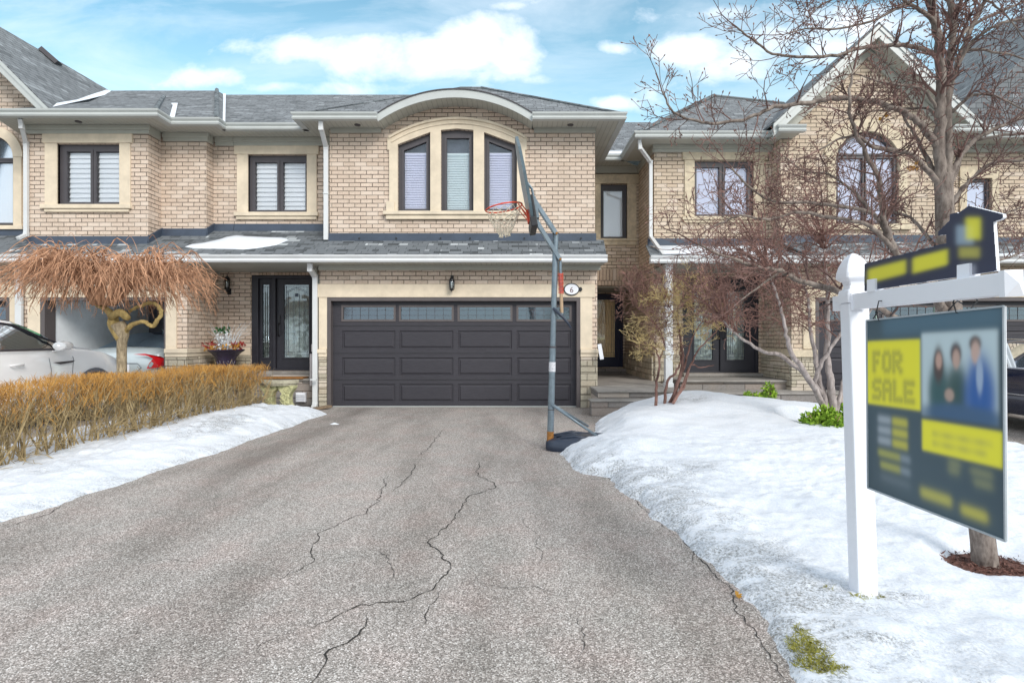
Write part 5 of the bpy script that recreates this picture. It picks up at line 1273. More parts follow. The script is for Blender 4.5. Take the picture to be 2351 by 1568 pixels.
def art(u, v):
    """u: 0 far (post side) .. 1 near, v: 0 bottom .. 1 top"""
    c = lerp3(DK, GB, .5+.4*math.sin(3*u+2*v))
    c = lerp3(c, (.10,.19,.26), box_(u,v,.15,1,.90,1.1,.05)*.8)
    # yellow FOR SALE block, lower edge slightly slanted
    c = lerp3(c, YEL, box_(u, v, -.2, .465, .505, .875, .014))
    if u < .5 and v > .48:
        c = lerp3(c, (.17,.17,.08), .95*letters(u, v, 'FOR', .06, .33, .70, .81, .030)); c = lerp3(c, (.17,.17,.08), .95*letters(u, v, 'SALE', .055, .43, .54, .65, .030))
    # group portrait
    ph = box_(u, v, .475, .965, .485, .905, .016); bgp = (.55,.66,.70)
    p = bgp
    def blob(cx_, cz_, rx, rz, col, e=.42):
        nonlocal p
        d_ = math.sqrt(((u-cx_)/rx)**2+((v-cz_)/rz)**2); p = lerp3(p, col, sm(e, 1-d_))
    if ph > .01:
        blob(.60,.60,.075,.16,(.045,.12,.13)); blob(.72,.60,.075,.15,(.045,.10,.10)); blob(.86,.60,.09,.19,(.03,.12,.38)); blob(.75,.50,.28,.06,(.06,.13,.24))
        blob(.597,.745,.035,.085,(.09,.07,.07)); blob(.60,.765,.022,.04,(.55,.36,.30)); blob(.715,.80,.035,.05,(.07,.06,.07)); blob(.717,.775,.024,.045,(.55,.38,.32))
        blob(.835,.845,.035,.035,(.12,.10,.10)); blob(.837,.805,.027,.05,(.60,.42,.36)); blob(.86,.70,.02,.08,(.35,.45,.62)); blob(.67,.60,.03,.03,(.45,.33,.28))
        c = lerp3(c, p, ph)
    # yellow contact strip
    c = lerp3(c, YEL, box_(u, v, .475, .985, .305, .462, .014))
    for (a, b, z_) in ((.55,.93,.40),(.55,.90,.352)):
        c = lerp3(c, (.42,.40,.12), .55*box_(u, v, a, b, z_-.014, z_+.014, .02)*(.8+.2*math.sin(u*60)))
    for i, (a, m_, b, z_, m2_) in enumerate(((.10,.22,.36,.425,0),(.10,.22,.36,.365,0),(.10,.22,.36,.305,0),(.10,.30,.38,.232,1),(.12,.30,.38,.165,1))):
        if not m2_: c = lerp3(c, (.48,.54,.60), .8*box_(u,v,a,m_,z_-.02,z_+.02,.025)); c = lerp3(c, (.62,.58,.09), .9*box_(u,v,m_+.01,b,z_-.022,z_+.022,.022))
        else: c = lerp3(c, (.50,.50,.12), .85*box_(u,v,a,m_,z_-.018,z_+.018,.025)); c = lerp3(c, (.35,.42,.48), .7*box_(u,v,m_,b,z_-.018,z_+.018,.025))
    for (a, b, z_) in ((.66,.74,.275),(.66,.73,.24),(.80,.93,.262),(.82,.93,.215)): c = lerp3(c, (.45,.46,.20), .55*box_(u,v,a,b,z_-.014,z_+.014,.03))
    c = lerp3(c, (.62,.58,.12), .85*box_(u,v,.46,.68,.062,.11,.03)); c = lerp3(c, (.66,.60,.10), .9*box_(u,v,.74,.90,.048,.092,.03))
    c = lerp3(c, (.30,.36,.40), .4*box_(u,v,.12,.38,.08,.11,.04))
    return c
def vmat(name, rough=.4):
    m, t_ = newmat(name); a_ = t_.n('ShaderNodeAttribute', {'attribute_name': 'art'})
    t_.out(t_.princ(Base_Color=(a_, 'Color'), Roughness=rough)); return m
M['art'] = vmat('printed_sign_face')
def artgrid(name, parent, fn, corners, nu, nv, shape=None, x=0.0):
    mb = MB(); cols_ = []
    for j in range(nv+1):
        for i in range(nu+1):
            u_, v_ = i/nu, j/nv
            a_ = Vector(corners[0]).lerp(Vector(corners[1]), u_); b_ = Vector(corners[3]).lerp(Vector(corners[2]), u_); q_ = a_.lerp(b_, v_)
            mb.v.append(tuple(q_)); cols_.append(fn(u_, v_))
    for j in range(nv):
        for i in range(nu):
            if shape is None or shape((i+.5)/nu, (j+.5)/nv): mb.face((j*(nu+1)+i, j*(nu+1)+i+1, (j+1)*(nu+1)+i+1, (j+1)*(nu+1)+i))
    o = mb.build(name, M['art'], parent, recalc=False)
    at = o.data.color_attributes.new('art', 'FLOAT_COLOR', 'POINT'); at.data.foreach_set('color', [k for c_ in cols_ for k in (*c_, 1)]); return o
# the hanging panel: far edge by the post, near edge towards the road
sgn = empty('for_sale_panel', (1.722, 2.36, 1.07), None, None)
sgn.parent = None
XP = 1.722
c0 = (XP, 2.735, .655); c1 = (XP+.0, 1.972, .672); c2 = (XP-.006, 1.972, 1.489); c3 = (XP-.006, 2.735, 1.462)
panel = MB(); th_ = .006
cc = [Vector(p) for p in (c0,c1,c2,c3)]
panel.add([p for p in cc] + [p+Vector((th_,0,0)) for p in cc], [(3,2,1,0),(4,5,6,7),(0,1,5,4),(1,2,6,5),(2,3,7,6),(3,0,4,7)])
bpy.data.objects.remove(sgn)
sgn = panel.build('sign_panel', M['white'], None); 
tag(sgn, 'printed dark blue and yellow FOR SALE panel hanging under the white sign beam', 'sign panel')
e_ = Vector((-.001,0,0))
face_ = artgrid('printed_face', sgn, art, [c0+0*0 if False else Vector(c0)+e_, Vector(c1)+e_, Vector(c2)+e_, Vector(c3)+e_], 170, 180)
s = MB()
ex = Vector((-.003,0,0))
for a, b in zip(cc, cc[1:]+cc[:1]): s.bar(a+ex, b+ex, .007, .007)
M['edge'] = plain('grey_panel_edge', (.38,.42,.45), .5); s.build('panel_edge', M['edge'], sgn)
for (yy, zz) in ((2.64,1.468),(2.18,1.484)):
    s = MB()
    bxz = 1.54; X_ = XP+.01
    s.tube([(X_-.02,yy,zz-.01),(X_-.03,yy+.005,zz+.03),(X_-.022,yy,bxz+.01),(X_+.05,yy,bxz+.012),(X_+.06,yy,bxz-.02),(X_+.02,yy,zz-.01)], .0028, 5)
    s.tube([(X_-.025,yy,zz+.03),(X_-.04,yy-.03,zz+.035),(X_-.05,yy-.07,zz+.02)], .0028, 5); s.tube([(X_-.025,yy,zz+.03),(X_-.03,yy+.03,zz+.0)], .0028, 5)
    s.build('cable_tie', M['black'], sgn)
# house-shaped rider on top of the beam
XR_ = 1.735
def rpt(px_, py_): Z_ = XR_*F/(px_-CX); return (Z_, CAMZ+(HY-py_)/F*Z_)
rp_px = [(1985,669),(1985,606),(2172.5,558.5),(2172.5,539),(2154.9,541),(2153.9,533),(2181.2,505.8),(2181.2,492),(2196.9,488.2),(2199.8,490.2),(2224.2,472.6),(2302.3,492.1),(2303.2,500),(2296.4,504.8),(2280.8,509.7),(2288.6,622)]
rp_ = [rpt(*p) for p in rp_px]
rid = MB(); rid.slab_x(rp_, [], XR_, XR_+.012)
rdo = rid.build('rider_sign', M['white'], None); tag(rdo, 'house-shaped dark rider sign with blurred yellow words standing on the white beam', 'sign rider')
from mathutils.geometry import intersect_point_tri_2d
def inside(pt, pl_):
    x_, y_ = pt; c_ = False; n_ = len(pl_)
    for i in range(n_):
        a_, b_ = pl_[i], pl_[(i+1)%n_]
        if (a_[1] > y_) != (b_[1] > y_) and x_ < (b_[0]-a_[0])*(y_-a_[1])/(b_[1]-a_[1])+a_[0]: c_ = not c_
    return c_
ymin, ymax = min(p[0] for p in rp_), max(p[0] for p in rp_); zmin, zmax = min(p[1] for p in rp_), max(p[1] for p in rp_)
def art2(u, v):
    y_ = ymax+(ymin-ymax)*u; z_ = zmin+(zmax-zmin)*v; px_ = XR_*F/y_+CX; py_ = HY-(z_-CAMZ)*F/y_
    c = (.035,.042,.075)
    top_ = 606+(px_-1985)*(558.5-606)/187.5
    t_ = (py_-top_)
    def w_(a, b, o0, o1, k_): 
        nonlocal c
        c = lerp3(c, YEL, k_*sm(8,px_-a)*sm(8,b-px_)*sm(7,t_-o0)*sm(7,o1-t_))
    w_(1993,2080,15,46,.8); w_(2096,2176,15,50,.85)
    def g_(a, b, c0_, d0_, col, k_): 
        nonlocal c
        c = lerp3(c, col, k_*sm(9,px_-a)*sm(9,b-px_)*sm(9,py_-c0_)*sm(9,d0_-py_))
    g_(2196,2236,518,562,(.35,.45,.55),.8); g_(2218,2252,500,550,YEL,.85); g_(2202,2250,568,592,(.55,.50,.10),.75); g_(2205,2240,608,640,(.45,.45,.5),.6)
    return c
rf = MB()
artgrid('printed_face', rdo, art2, [(XR_-.001,ymax,zmin),(XR_-.001,ymin,zmin),(XR_-.001,ymin,zmax),(XR_-.001,ymax,zmax)], 220, 110, shape=lambda u_, v_: inside((ymax+(ymin-ymax)*u_, zmin+(zmax-zmin)*v_), rp_))
s = MB()
for px_ in (2005, 2218): 
    Z_ = XR_*F/(px_-CX); s.box(XR_-.012, XR_+.03, Z_-.03, Z_+.03, 1.60, 1.66)
s.build('rider_clip', M['white'], rdo)

# ------------------------------------------------------------------ cars
def car(name, label, x, y, stations, hubs, paint, glass, wheel_r=.36, arch=True):
    """x: centre line, y: tail position; stations: (ly, zb, zbelt, ztop, w, wt, kind)"""
    o = empty(name, (x, y, 0), label, 'car')
    ring = lambda s_: [(0,s_[1]),(s_[4]*.86,s_[1]),(s_[4]*.97,s_[1]+.10),(s_[4],s_[1]+.28),(s_[4]*.985,(s_[1]+.28+s_[2])/2+.06),(s_[4]*.955,s_[2]-.03),(s_[4]*.93,s_[2]),
                       (s_[5]+.03,s_[3]-.075),(s_[5]-.03,s_[3]-.02),(s_[5]*.6,s_[3]),(0,s_[3]+.012)]
    # densify stations by smooth interpolation
    body = MB(); n = 11; verts = []; kinds = []; gls = {}
    for s_ in stations:
        rr_ = ring(s_); verts.append([(a, s_[0], b) for a, b in rr_]); kinds.append(s_[6])
    mid_ = len(stations)//2; half_ = stations[-1][0]/2
    for sx_ in (-1, 1):
        b = len(body.v)
        for vv in verts: body.v += [(sx_*p[0], p[1], p[2]) for p in vv]
        for i in range(len(stations)-1):
            k = kinds[i]
            for j in range(n-1):
                isg = (j == 6 and k in 'SB') or (j >= 7 and k in 'WB')
                if not isg: body.face((b+i*n+j, b+i*n+j+1, (b+(i+1)*n+j+1), b+(i+1)*n+j)); continue
                key = ('side_window', sx_, stations[i][0] < 2.0) if j == 6 else (('windscreen',) if stations[i][0] > half_ else ('rear_window',))
                g_ = gls.setdefault(key, MB())
                g_.add([(sx_*(verts[q][w_][0]+(.004 if verts[q][w_][0] else 0)), verts[q][w_][1], verts[q][w_][2]+.002) for q, w_ in ((i,j),(i,j+1),(i+1,j+1),(i+1,j))], [(0,1,2,3)])
        body.face([b+j for j in range(n)]); body.face([b+(len(stations)-1)*n+j for j in range(n)])
    bo_ = body.build('body', paint, o, local=True, smooth=True, angle=38)
    for key, g_ in gls.items():
        g2 = g_.build(key[0], glass, o, local=True, smooth=True)
        bm = bmesh.new(); bm.from_mesh(g2.data); bmesh.ops.remove_doubles(bm, verts=bm.verts, dist=.001); bm.to_mesh(g2.data); bm.free()
    inn_ = MB(); L_ = stations[-1][0]; W_ = max(s_[4] for s_ in stations)
    cab = [s_ for s_ in stations if s_[6] in 'SWB']
    if cab: inn_.box(-W_*.7, W_*.7, cab[0][0]+.5, cab[-1][0]-.3, .5, cab[0][2]-.05); inn_.box(-W_*.62,-W_*.1,cab[0][0]+1.9,cab[0][0]+2.05,.9,1.32); inn_.box(W_*.1,W_*.62,cab[0][0]+1.9,cab[0][0]+2.05,.9,1.32)
    inn_.build('seats', M['seatc'], o, local=True, bevel=.04)
    for ly in hubs:
        for sx_ in (-1, 1):
            wx = sx_*(W_-.11)
            t_ = MB(); pr = [(wheel_r*.62,-.1),(wheel_r*.9,-.11),(wheel_r,-.07),(wheel_r,.07),(wheel_r*.9,.11),(wheel_r*.62,.1)]
            b = 0; m_ = 28
            for r, q in pr:
                for j in range(m_): a = 2*math.pi*j/m_; t_.v.append((wx+sx_*q, ly+r*math.cos(a), wheel_r+r*math.sin(a)))
            for i in range(len(pr)-1):
                for j in range(m_): t_.face((i*m_+j, i*m_+(j+1)%m_, (i+1)*m_+(j+1)%m_, (i+1)*m_+j))
            w_o = t_.build('wheel', M['black'], o, local=True, smooth=True, angle=40)
            rm = MB(); r0 = wheel_r*.62
            for k in range(5):
                a = 2*math.pi*k/5+.3; rm.bar((wx+sx_*.09, ly, wheel_r), (wx+sx_*.095, ly+r0*math.cos(a), wheel_r+r0*math.sin(a)), .03, .07)
            ringp = [(wx+sx_*.1, ly+r0*math.cos(2*math.pi*j/24), wheel_r+r0*math.sin(2*math.pi*j/24)) for j in range(25)]; rm.tube(ringp, .018, 6, cap=False)
            rm.build('rim', M['alloy'], w_o, local=True)
            if arch:
                ar_ = MB(); m_ = 20; R0, R1 = wheel_r+.045, wheel_r+.115
                xo = sx_*(W_+.004)
                for i in range(m_+1):
                    a = math.pi*(i/m_)*1.1-.05*math.pi
                    for r in (R0, R1): ar_.v.append((xo if r == R0 else xo-sx_*.0, ly+r*math.cos(a), wheel_r+r*math.sin(a)))
                for i in range(m_): ar_.face((2*i,2*i+1,2*i+3,2*i+2))
                c_ = len(ar_.v); ar_.build('arch_trim', M['archtrim'], o, local=True, recalc=False)
                wl = MB(); 
                for i in range(m_+1):
                    a = math.pi*(i/m_)*1.1-.05*math.pi; wl.v.append((sx_*(W_+.002), ly+R0*math.cos(a), wheel_r+R0*math.sin(a)))
                wl.face(range(m_+1)); wl.build('wheel_well', M['black'], o, local=True, recalc=False)
                # wheel must sit outside the dark well
    return o
M['seatc'] = plain('pale_car_interior', (.30,.31,.28), .8)
def paint(name, col, rough=.25, metal=.0): return plain(name, col, rough, metal, var=.02, scale=2, coat=1.0)
M['pwhite'] = paint('pearl_white_paint', (.97,.96,.97)); M['psilver'] = paint('silver_paint', (.52,.58,.60), .3, .3); M['pnavy'] = paint('navy_paint', (.008,.014,.04), .2)
M['alloy'] = plain('alloy', (.35,.36,.38), .35, metal=.7); M['archtrim'] = plain('grey_arch', (.14,.15,.18), .5); M['chrome'] = plain('chrome', (.55,.57,.6), .15, metal=.9)
M['red'] = plain('red_lens', (.50,.008,.012), .15, coat=1.0); M['lens'] = plain('clear_lens', (.30,.34,.36), .12, coat=1.0)
suv = [(0, 0.45, 1.04, 1.08, 0.72, 0.55, 'X'), (0.12, 0.35, 1.14, 1.18, 0.88, 0.66, 'X'), (0.35, 0.3, 1.17, 1.45, 0.94, 0.68, 'X'), (0.75, 0.28, 1.18, 1.6, 0.955, 0.7, 'S'), (1.3, 0.28, 1.19, 1.66, 0.955, 0.72, 'S'), (2.2, 0.28, 1.19, 1.665, 0.955, 0.73, 'S'), (2.55, 0.28, 1.19, 1.63, 0.955, 0.72, 'B'), (2.8, 0.28, 1.19, 1.55, 0.955, 0.72, 'B'), (3.05, 0.28, 1.19, 1.45, 0.955, 0.735, 'B'), (3.3, 0.28, 1.19, 1.32, 0.955, 0.75, 'W'), (3.55, 0.28, 1.19, 1.285, 0.955, 0.76, 'X'), (3.75, 0.28, 1.175, 1.25, 0.955, 0.72, 'X'), (4.1, 0.28, 1.14, 1.21, 0.955, 0.7, 'X'), (4.4, 0.28, 1.04, 1.12, 0.94, 0.66, 'X'), (4.6, 0.28, 0.97, 1.06, 0.89, 0.6, 'X'), (4.72, 0.3, 0.85, 0.97, 0.8, 0.55, 'X'), (4.78, 0.36, 0.75, 0.85, 0.68, 0.5, 'X')]
SUVX, SUVY = -7.98, 5.68
sv = car('parked_suv', 'white suv parked in the left driveway behind the clipped hedge', SUVX, SUVY, suv, (.85, 3.86), M['pwhite'], M['carglass'], .38)
s = MB(); mx_, my_ = .955, 3.05       # mirror on the near side
for k in (-1, 1):
    s = MB(); pr = [(.02,.0),(.07,.02),(.10,.06),(.10,.12),(.07,.16),(.02,.17)]
    vs = []; rr2 = [(-.10,.3),(-.08,.85),(0,1),(.07,.9),(.11,.45)]
    b = 0
    for (yy, kk) in rr2:
        for j in range(12): a = 2*math.pi*j/12; s.v.append((k*(1.06+.12*math.cos(a)*kk), my_+yy, 1.25+.075*math.sin(a)*kk))
    for i in range(4):
        for j in range(12): s.face((i*12+j, i*12+(j+1)%12, (i+1)*12+(j+1)%12, (i+1)*12+j))
    s.face(range(11,-1,-1)); s.face(range(48,60)); s.bar((k*.9,my_+.02,1.17),(k*1.02,my_+.02,1.21), .05, .03)
    s.build('wing_mirror', M['pwhite'], sv, local=True, smooth=True, angle=50)
for k, hy in ((1,2.35),(1,1.2)):
    s = MB(); s.tube([(.955,hy-.11,.985),(.985,hy-.09,.99),(.99,hy+.08,.995),(.955,hy+.11,.99)], .013, 6); s.build('door_handle', M['pwhite'], sv, local=True, smooth=True)
    s = MB(); s.box(.953,.957,hy-.02,hy+.12,.975,.982); s.build('handle_strip', M['frame'], sv, local=True)
s = MB()
for ly in (1.75, 2.92): s.tube([(.948,ly,1.07),(.957,ly+.03,.9),(.958,ly+.06,.6),(.94,ly+.04,.36)], .004, 5)
s.tube([(.90,3.42,1.10),(.95,3.40,1.05),(.957,3.37,.85),(.957,3.36,.5)], .004, 5)
s.build('door_seam', M['archtrim'], sv, local=True)
s = MB(); s.add([(.962,2.98,1.00),(.962,3.42,1.015),(.962,3.36,.985),(.962,3.12,.965)], [(0,1,2,3)]); s.build('side_vent', M['frame'], sv, local=True, recalc=False)
s = MB(); s.add([(.935,.7,1.205),(.94,3.1,1.205),(.94,3.1,1.185),(.945,.7,1.185)], [(0,1,2,3)]); s.tube([(.90,.75,1.20),(.90,3.3,1.205)], .012, 6); s.build('window_trim', M['frame'], sv, local=True)
s = MB(); s.tube([(.93*.955,3.42,1.21),(.80,2.9,1.40),(.765,2.5,1.56),(.76,2.1,1.60),(.76,1.3,1.60),(.74,.8,1.53)], .018, 6); s.bar((.90,2.05,1.20),(.765,1.95,1.6), .02, .09); s.build('door_pillar', M['door'], sv, local=True)
s = MB(); s.add([(.945,4.36,1.03),(.905,4.60,.99),(.83,4.735,.90),(.83,4.745,.83),(.915,4.62,.84),(.955,4.45,.92)], [(0,1,2,3,4,5)]); s.build('headlight', M['lens'], sv, local=True, recalc=False)
s = MB(); s.add([(.962,4.24,.78),(.962,4.34,.66),(.965,4.32,.64),(.965,4.22,.75)], [(0,1,2,3)]); s.build('side_marker', M['red'], sv, local=True, recalc=False)
# silver sedan in the garage, tail towards the road
sed = [(0,.42,.86,.92,.74,.60,'X'),(.06,.34,.98,1.04,.84,.66,'X'),(.16,.30,1.04,1.10,.88,.68,'X'),(.42,.28,1.03,1.12,.90,.70,'W'),(.75,.28,1.02,1.24,.90,.66,'W'),(1.15,.28,1.01,1.38,.90,.62,'B'),(1.5,.28,1.01,1.43,.90,.60,'S'),(2.4,.28,1.0,1.44,.90,.60,'S'),
       (2.9,.28,1.0,1.36,.90,.62,'B'),(3.4,.28,1.0,1.12,.90,.68,'X'),(3.9,.28,.94,1.0,.88,.6,'X'),(4.4,.3,.78,.86,.8,.5,'X'),(4.55,.36,.6,.7,.6,.4,'X')]
SDX, SDY = -7.97, 11.42
sd_ = car('parked_sedan', 'silver sedan with red tail lights parked nose-in inside the open left garage', SDX, SDY, sed, (.95, 3.65), M['psilver'], M['carglassd'], .32, arch=False)
sd_.location.z = .06
for k in (-1, 1):
    s = MB(); s.add([(k*.38,-.014,.985),(k*.60,.0,1.0),(k*.87,.075,.94),(k*.90,.16,.90),(k*.905,.20,.76),(k*.86,.06,.715),(k*.66,-.035,.70),(k*.70,-.02,.80),(k*.77,-.005,.90),(k*.66,-.012,.955)], [tuple(range(10))])
    s.v = [(a, b-.06, c) for a, b, c in s.v]; s.build('tail_light', M['red'], sd_, local=True, recalc=False)
    s = MB(); s.add([(k*.665,-.075,.72),(k*.70,-.07,.78),(k*.745,-.055,.84),(k*.775,-.04,.80),(k*.74,-.055,.73)], [tuple(range(5))]); s.v = [(a, b-.012, c) for a, b, c in s.v]; s.build('reverse_light', M['lens'], sd_, local=True, recalc=False)
s = MB(); s.tube([(-.50,-.012,.80),(.42,-.012,.80),(.50,-.012,.72),(.36,-.012,.58),(-.36,-.012,.58)], .006, 5)
s.build('boot_seam', M['archtrim'], sd_, local=True)
s = MB(); s.box(-.26,.26,-.022,-.008,.62,.78); s.build('number_plate', M['white'], sd_, local=True, bevel=.003)
s = MB(); s.tube([(-.78,.0,.36),(0,-.035,.34),(.78,.0,.36)], .05, 8); s.build('bumper', M['archtrim'], sd_, local=True, smooth=True)
s = MB(); s.add([(-.02,1.55,1.45),(.02,1.55,1.45),(0,1.62,1.45),(0,1.45,1.52)], [(0,1,3),(1,2,3),(2,0,3)]); s.build('roof_fin', M['psilver'], sd_, local=True)
# dark sedan on the right
nav = [(0,.4,.8,.86,.7,.55,'X'),(.1,.3,.92,.98,.84,.62,'X'),(.5,.25,.95,1.02,.90,.68,'X'),(.9,.25,.94,1.06,.90,.66,'W'),(1.35,.25,.93,1.28,.90,.62,'B'),(1.7,.25,.93,1.36,.90,.60,'S'),(2.7,.25,.92,1.38,.90,.60,'S'),(3.1,.25,.92,1.28,.90,.62,'B'),(3.6,.25,.92,1.05,.90,.68,'X'),
       (4.1,.25,.86,.92,.88,.6,'X'),(4.6,.28,.72,.8,.8,.5,'X'),(4.75,.35,.55,.65,.6,.4,'X')]
nv_ = car('parked_sedan', 'dark navy car parked in the right driveway behind the hanging sale panel', 8.2, 6.6, nav, (.95,3.75), M['pnavy'], M['carglass'], .32)
s = MB(); s.tube([(-.905,.3,.55),(-.91,2,.56),(-.905,4,.55)], .008, 6); s.tube([(-.885,1.2,.94),(-.885,3.3,.93)], .010, 6); s.build('side_moulding', M['chrome'], nv_, local=True)

# ------------------------------------------------------------------ porch urn, stone bench, splash block, white paper
ux, uy, uz = XX(519,11.75), 11.75, .546
ur = empty('urn_planter', (ux,uy,uz), 'dark urn planter with red leaves and a frosted arrangement beside the front door', 'planter')
M['urn'] = plain('plum_black_glaze', (.035,.025,.05), .25, var=.3)
s = MB(); ks = .98
s.lathe([(.17,0),(.18,.02),(.13,.05),(.10,.09),(.11,.12),(.14,.2),(.17,.34),(.215,.44),(.29,.52),(.345,.555),(.36,.575),(.345,.59),(.30,.575),(.02,.56)], (0,0,0), 28); uo = s.build('urn', M['urn'], ur, local=True, smooth=True, angle=50)
s = MB()
for k in range(14): a = 2*math.pi*k/14; s.tube([(.125*math.cos(a),.125*math.sin(a),.14),(.15*math.cos(a),.15*math.sin(a),.25),(.185*math.cos(a),.185*math.sin(a),.36)], .012, 5)
s.build('fluting', M['urn'], uo, local=True, smooth=True)
rn = random.Random(5); M['redleaf'] = plain('red_leaf', (.26,.025,.02), .5, var=.3); M['silver'] = plain('frosted_leaf', (.60,.63,.66), .5, var=.25, scale=30); M['goldl'] = plain('amber_leaf', (.50,.24,.03), .5); M['greenp'] = plain('dark_green_leaf', (.02,.10,.03), .5)
def leaf(mb, p, d, L_, W_, rn):
    p = Vector(p); d = Vector(d).normalized(); s_ = d.cross(Vector((rn.uniform(-1,1),rn.uniform(-1,1),rn.uniform(-1,1)))).normalized()*W_
    mb.add([p, p+d*L_*.45+s_, p+d*L_, p+d*L_*.45-s_], [(0,1,2,3)])
for nm, mat_, cnt, f_ in (('red_leaves','redleaf',95,lambda: (rn.choice((-1,1))*rn.uniform(.14,.36), rn.uniform(-.25,.1), rn.uniform(.58,.72))),
                    ('amber_leaves','goldl',70,lambda: (rn.uniform(-.32,.32), rn.uniform(-.3,.0), rn.uniform(.56,.66))),
                    ('green_leaves','greenp',60,lambda: (rn.uniform(-.18,.05), rn.uniform(-.15,.1), rn.uniform(.9,1.02)))):
    s = MB()
    for _ in range(cnt):
        p = f_(); leaf(s, p, (p[0]*2+rn.uniform(-.5,.5), rn.uniform(-1,.3), rn.uniform(-.2,1)), rn.uniform(.05,.10), rn.uniform(.012,.028), rn)
    s.build(nm, M[mat_], ur, local=True, recalc=False)
s = MB()
for _ in range(150):
    a = rn.uniform(-1,1); zz = rn.uniform(.6,.96); wdt = .17*math.sqrt(max(0,1-((zz-.74)/.25)**2)); p = (a*wdt+.0, rn.uniform(-.16,.02), zz); leaf(s, p, (rn.uniform(-1,1), -.5, rn.uniform(-1,.2)), .06, .018, rn)
s.build('frosted_leaves', M['silver'], ur, local=True, recalc=False)
s = MB()
for _ in range(36):
    a = rn.uniform(-.9,.9); L_ = rn.uniform(.3,.55); p0_ = Vector((a*.15, rn.uniform(-.05,.08), .62)); s.tube([p0_, p0_+Vector((a*.18, 0, L_*.6)), p0_+Vector((a*.38+rn.uniform(-.05,.05), rn.uniform(-.05,.05), L_))], [.006,.004,.002], 4)
s.build('bare_twigs', M['silver'], ur, local=True)
# ornate stone bench
M['moss'] = plain('mossy_cast_stone', (.46,.45,.25), .95, var=.4, scale=14, bump=.6)
by = 10.85; bxc = XX(640,by)
be = empty('stone_bench', (bxc,by,0), 'small mossy cast-stone bench with curved top standing before the porch', 'bench')
s = MB(); zt = ZZ(872,by)+.0; hw_ = (XX(686,by)-XX(594,by))/2
ol_ = [(-hw_,.0),(-hw_*.92,-.14),(-hw_*.5,-.24),(0,-.27),(hw_*.5,-.24),(hw_*.92,-.14),(hw_,.0),(hw_*.9,.12),(hw_*.5,.06),(0,.03),(-hw_*.5,.06),(-hw_*.9,.12)]
s.hslab(ol_, zt-.065, zt); s.hslab([(a*.93,b*.93) for a, b in ol_], zt-.10, zt-.066); M['bslab'] = plain('grey_cast_top', (.40,.37,.28), .9, var=.3, scale=12, bump=.4); s.build('seat', M['bslab'], be, local=True, bevel=.012)
for k, lx in ((-1,-.14),(1,.19)):
    s = MB(); ww = .13
    pr_ = [(-.16*k*1.5,zt-.1),(.10,zt-.1),(.11,zt-.15),(.06,zt-.3),(.07,.12),(.11,.08),(.11,.02),(-.11,.02),(-.11,.08),(-.06,.12),(-.07,zt-.3),(-.18,zt-.18)]
    s.slab([(lx+a*.8, b) for a, b in [(-.20,zt-.1),(.20,zt-.1),(.19,zt-.15),(.10,zt-.25),(.075,zt-.32),(.09,.12),(.13,.09),(.13,.0),(-.13,.0),(-.13,.09),(-.09,.12),(-.075,zt-.32),(-.10,zt-.25),(-.19,zt-.15)]], [], -.16, .05)
    lo_ = s.build('leg', M['moss'], be, local=True, bevel=.012)
    s = MB(); rq = random.Random(7+k)
    for _ in range(26):
        cx_, cz_ = lx+rq.uniform(-.09,.09)*(1 if rq.random() < .5 else .6), rq.uniform(.1,zt-.14); a = rq.uniform(0,6.28); r_ = rq.uniform(.02,.045)
        s.tube([(cx_+r_*math.cos(a+q*.9), -.168, cz_+r_*math.sin(a+q*.9)) for q in range(5)], [.006,.012,.013,.01,.005], 5)
    s.build('carved_scroll', M['moss'], lo_, local=True, smooth=True)
s = MB(); s.box(-.33,.38,-.2,.08,-.02,.03); s.build('plinth', M['moss'], be, local=True, bevel=.01)
s = MB(); c_ = P(742,940,10.95); s.bar((XX(722,10.75),10.75,.03),(XX(758,11.0),11.0,.05), .14, .04); M['wood'] = plain('weathered_wood', (.20,.14,.09), .85, var=.35, scale=30); tag(s.build('wooden_splash_board', M['wood'], bevel=.004), 'short weathered board lying under the downspout left of the garage', 'board')
s = MB(); a_ = P(1376,790,11.0); b_ = P(1382,825,11.0); s.bar(a_, b_, .075, .02); tag(s.build('rolled_paper', M['white'], bevel=.004), 'pale rolled paper stuck on the pillar edge beside the entry passage', 'paper')
s = MB(); rk = Vector((XX(362.,G)+0,0,0)); s.lathe([(.0,-.05),(.06,-.03),(.07,0),(.05,.04),(.0,.05)], (XX(438,11.15),11.12,ZZ(868,11.15)+.25*0+.08), 12) if False else None
